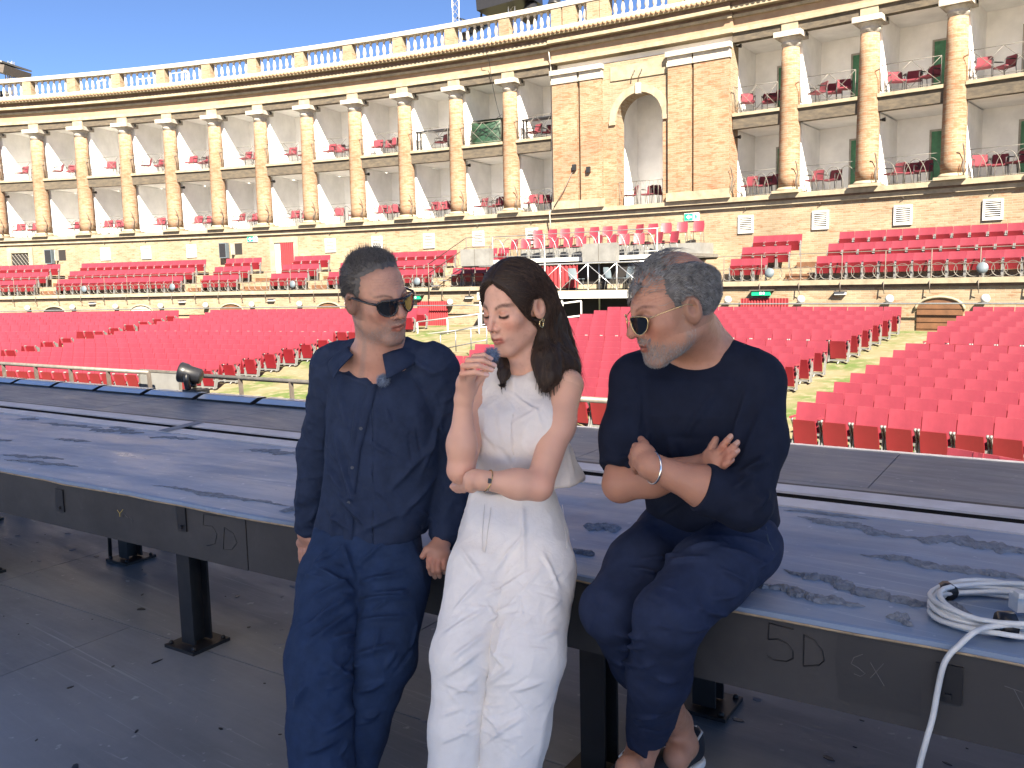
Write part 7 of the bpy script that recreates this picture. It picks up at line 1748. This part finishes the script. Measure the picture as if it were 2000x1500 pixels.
# shoes
def shoe(heel, toe, name='shoe'):
    heel = np.asarray(heel); toe = np.asarray(toe); d_ = norm(toe-heel); s_ = norm(np.cross(ZZ, d_)); up_ = ZZ; L_ = np.linalg.norm(toe-heel)
    fn = union([(cap(heel+ZZ*.045, heel+d_*L_*.45+ZZ*.038, .036, .034), 0), (cap(heel+d_*L_*.45+ZZ*.036, toe+ZZ*.028, .036, .026), .02), (cap(heel+ZZ*.075-d_*.005, heel+d_*.05+ZZ*.068, .030, .032), .02)])
    cut = cap(heel+ZZ*.115+d_*.03, heel+ZZ*.10+d_*.06, .028, .025)
    f = lambda P: smax(smax(fn(P), -cut(P), .006), .018-P[:, 2]+min(heel[2], 0)*0, .004)
    lo, hi = bounds([heel, toe, heel+ZZ*.12], .05); so_ = make_obj(name, [sdf_mesh(f, lo, hi, .0035)], MATS['shoe_navy'], m2)
    fs_ = union([(cap(heel+ZZ*.012, heel+d_*L_*.45+ZZ*.012, .039, .037), 0), (cap(heel+d_*L_*.45+ZZ*.012, toe+ZZ*.012, .038, .029), .02)]); g_ = lambda P: smax(smax(fs_(P), P[:, 2]-.020, .003), .001-P[:, 2], .002)
    make_obj('sole', [sdf_mesh(g_, lo-.01, hi, .004)], MATS['shoe_white'], so_)
    for k in range(4):
        q = MB(); c = heel+d_*(L_*(.42+.09*k))+ZZ*(.078-.008*k); q.tube([c-s_*.022-ZZ*.006, c+ZZ*.004, c+s_*.022-ZZ*.006], .0035, 6); q.build('lace', MATS['shoe_white'], so_)
    q = MB(); q.tube([heel+ZZ*.098-d_*.028+s_*.0, heel+ZZ*.095-d_*.018+s_*.022, heel+ZZ*.080+d_*.03+s_*.033, heel+ZZ*.085+d_*.075+s_*.02], .0035, 6); q.tube([heel+ZZ*.098-d_*.028, heel+ZZ*.095-d_*.018-s_*.022, heel+ZZ*.080+d_*.03-s_*.033, heel+ZZ*.085+d_*.075-s_*.02], .0035, 6); q.build('collar_trim', MATS['shoe_white'], so_)
hb = at_z(1350, 1493, 0); tb = at_z(1262, 1545, 0); tb = hb+norm(tb-hb)*.20
shoe(hb, tb); hb2 = at_z(1256, 1520, 0); tb2 = hb2+norm(at_z(1170, 1580, 0)-hb2)*.20; shoe(hb2, tb2)
# hair: thin on top, wavy grey at the sides and back
cap2 = h2.cranium(0)
def hair2(P):
    L = h2.loc(P); keep = keep2(L); return smax(cap2(L)*h2.s-h2.s*.0100*np.clip(keep/.034, -.7, 1), -(keep+.016), .006)
earh = ell(h2.w(.083, -.010, -.008), np.array([.022, .026, .036])*h2.s, [h2.R, h2.F, h2.U])
earh2 = ell(h2.w(-.083, -.010, -.008), np.array([.022, .026, .036])*h2.s, [h2.R, h2.F, h2.U])
def hair2f(P): return smax(smax(hair2(P), -earh(P), .006), -earh2(P), .006)
lo, hi = bounds([h2.w(s_*.1, t_*.13, u_*.14) for s_ in (-1, 1) for t_ in (-1, 1) for u_ in (-1, 1)], .01)
xv, xf = sdf_mesh(hair2f, lo, hi, .003); gx = grad(hair2f, xv); dis = .003*folds(xv, 25, -h2.F-h2.U*.4, 45, 3)
ho = make_obj('hair', [(xv+gx*dis[:, None], xf)], MATS['hair_grey'], m2)
rs = np.random.RandomState(24); outer = np.nonzero(cap2(h2.loc(xv)) > .0010)[0]
def fl2(P):
    L = h2.loc(P); k = np.clip((L[:, 2]-.02)/.05, 0, 1)[:, None]; return (-h2.F*1.0-h2.U*.25)*k+(-h2.F*.9-h2.U*.55)*(1-k)
s1, q1 = strands(hair2f, xv[rs.choice(outer, 3600)], fl2, .042, 8, .00052, lift=.005, jit=.35, rs=rs, endlift=.004, wave=.9)
cr = h2.cranium(.0012); crf = lambda P: cr(h2.loc(P))*h2.s
rt = []
for i in range(330):
    a_ = rs.uniform(-.055, .055); b_ = rs.uniform(.02, .074); z_ = .032+.088*math.sqrt(max(.0, 1-(a_/.0735)**2-((b_+.018)/.095)**2)) if (a_/.0735)**2+((b_+.018)/.095)**2 < 1 else None
    if z_: rt.append(h2.w(a_, b_, z_+.001))
rt = np.array(rt)
s2, q2 = strands(crf, rt, lambda P: np.tile(-h2.F*1.0+h2.R*.15, (len(P), 1)), .085, 9, .00055, lift=.008, jit=.3, rs=rs, wave=.5)
s3, q3 = strands(lambda P: np.zeros(len(P))+.5, rt[rs.choice(len(rt), 60)], lambda P: np.tile(h2.F*.6+h2.U*.55, (len(P), 1)), .028, 6, .0007, jit=.4, rs=rs, wave=.6)
frt = np.array([h2.w(rs.uniform(-.03, .05), .066+rs.uniform(-.006, .004), .072+rs.uniform(-.006, .006)) for _ in range(70)])
s4, q4 = strands(crf, frt, lambda P: np.tile(h2.F*.5-h2.U*.6+h2.R*.5, (len(P), 1)), .040, 7, .0007, lift=.012, jit=.5, rs=rs, wave=.5)
make_obj('hair_strands', [(s1, q1), (s2, q2), (s3, q3), (s4, q4)], MATS['strand_grey'], ho)
avi2 = [(.010, .010), (.020, .014), (.044, .013), (.055, .008), (.056, -.002), (.052, -.016), (.042, -.025), (.030, -.026), (.018, -.018), (.011, -.004)]
glasses(h2, m2, avi2, MATS['lens_dark'], MATS['gold'], .0011, -.004, .1050, .40, .0010, (.011, .004, .006), ('sunglasses', 'thin gold rimmed aviator sunglasses worn by the seated man'), ear=(.080, -.018, .010), tilt=.10)
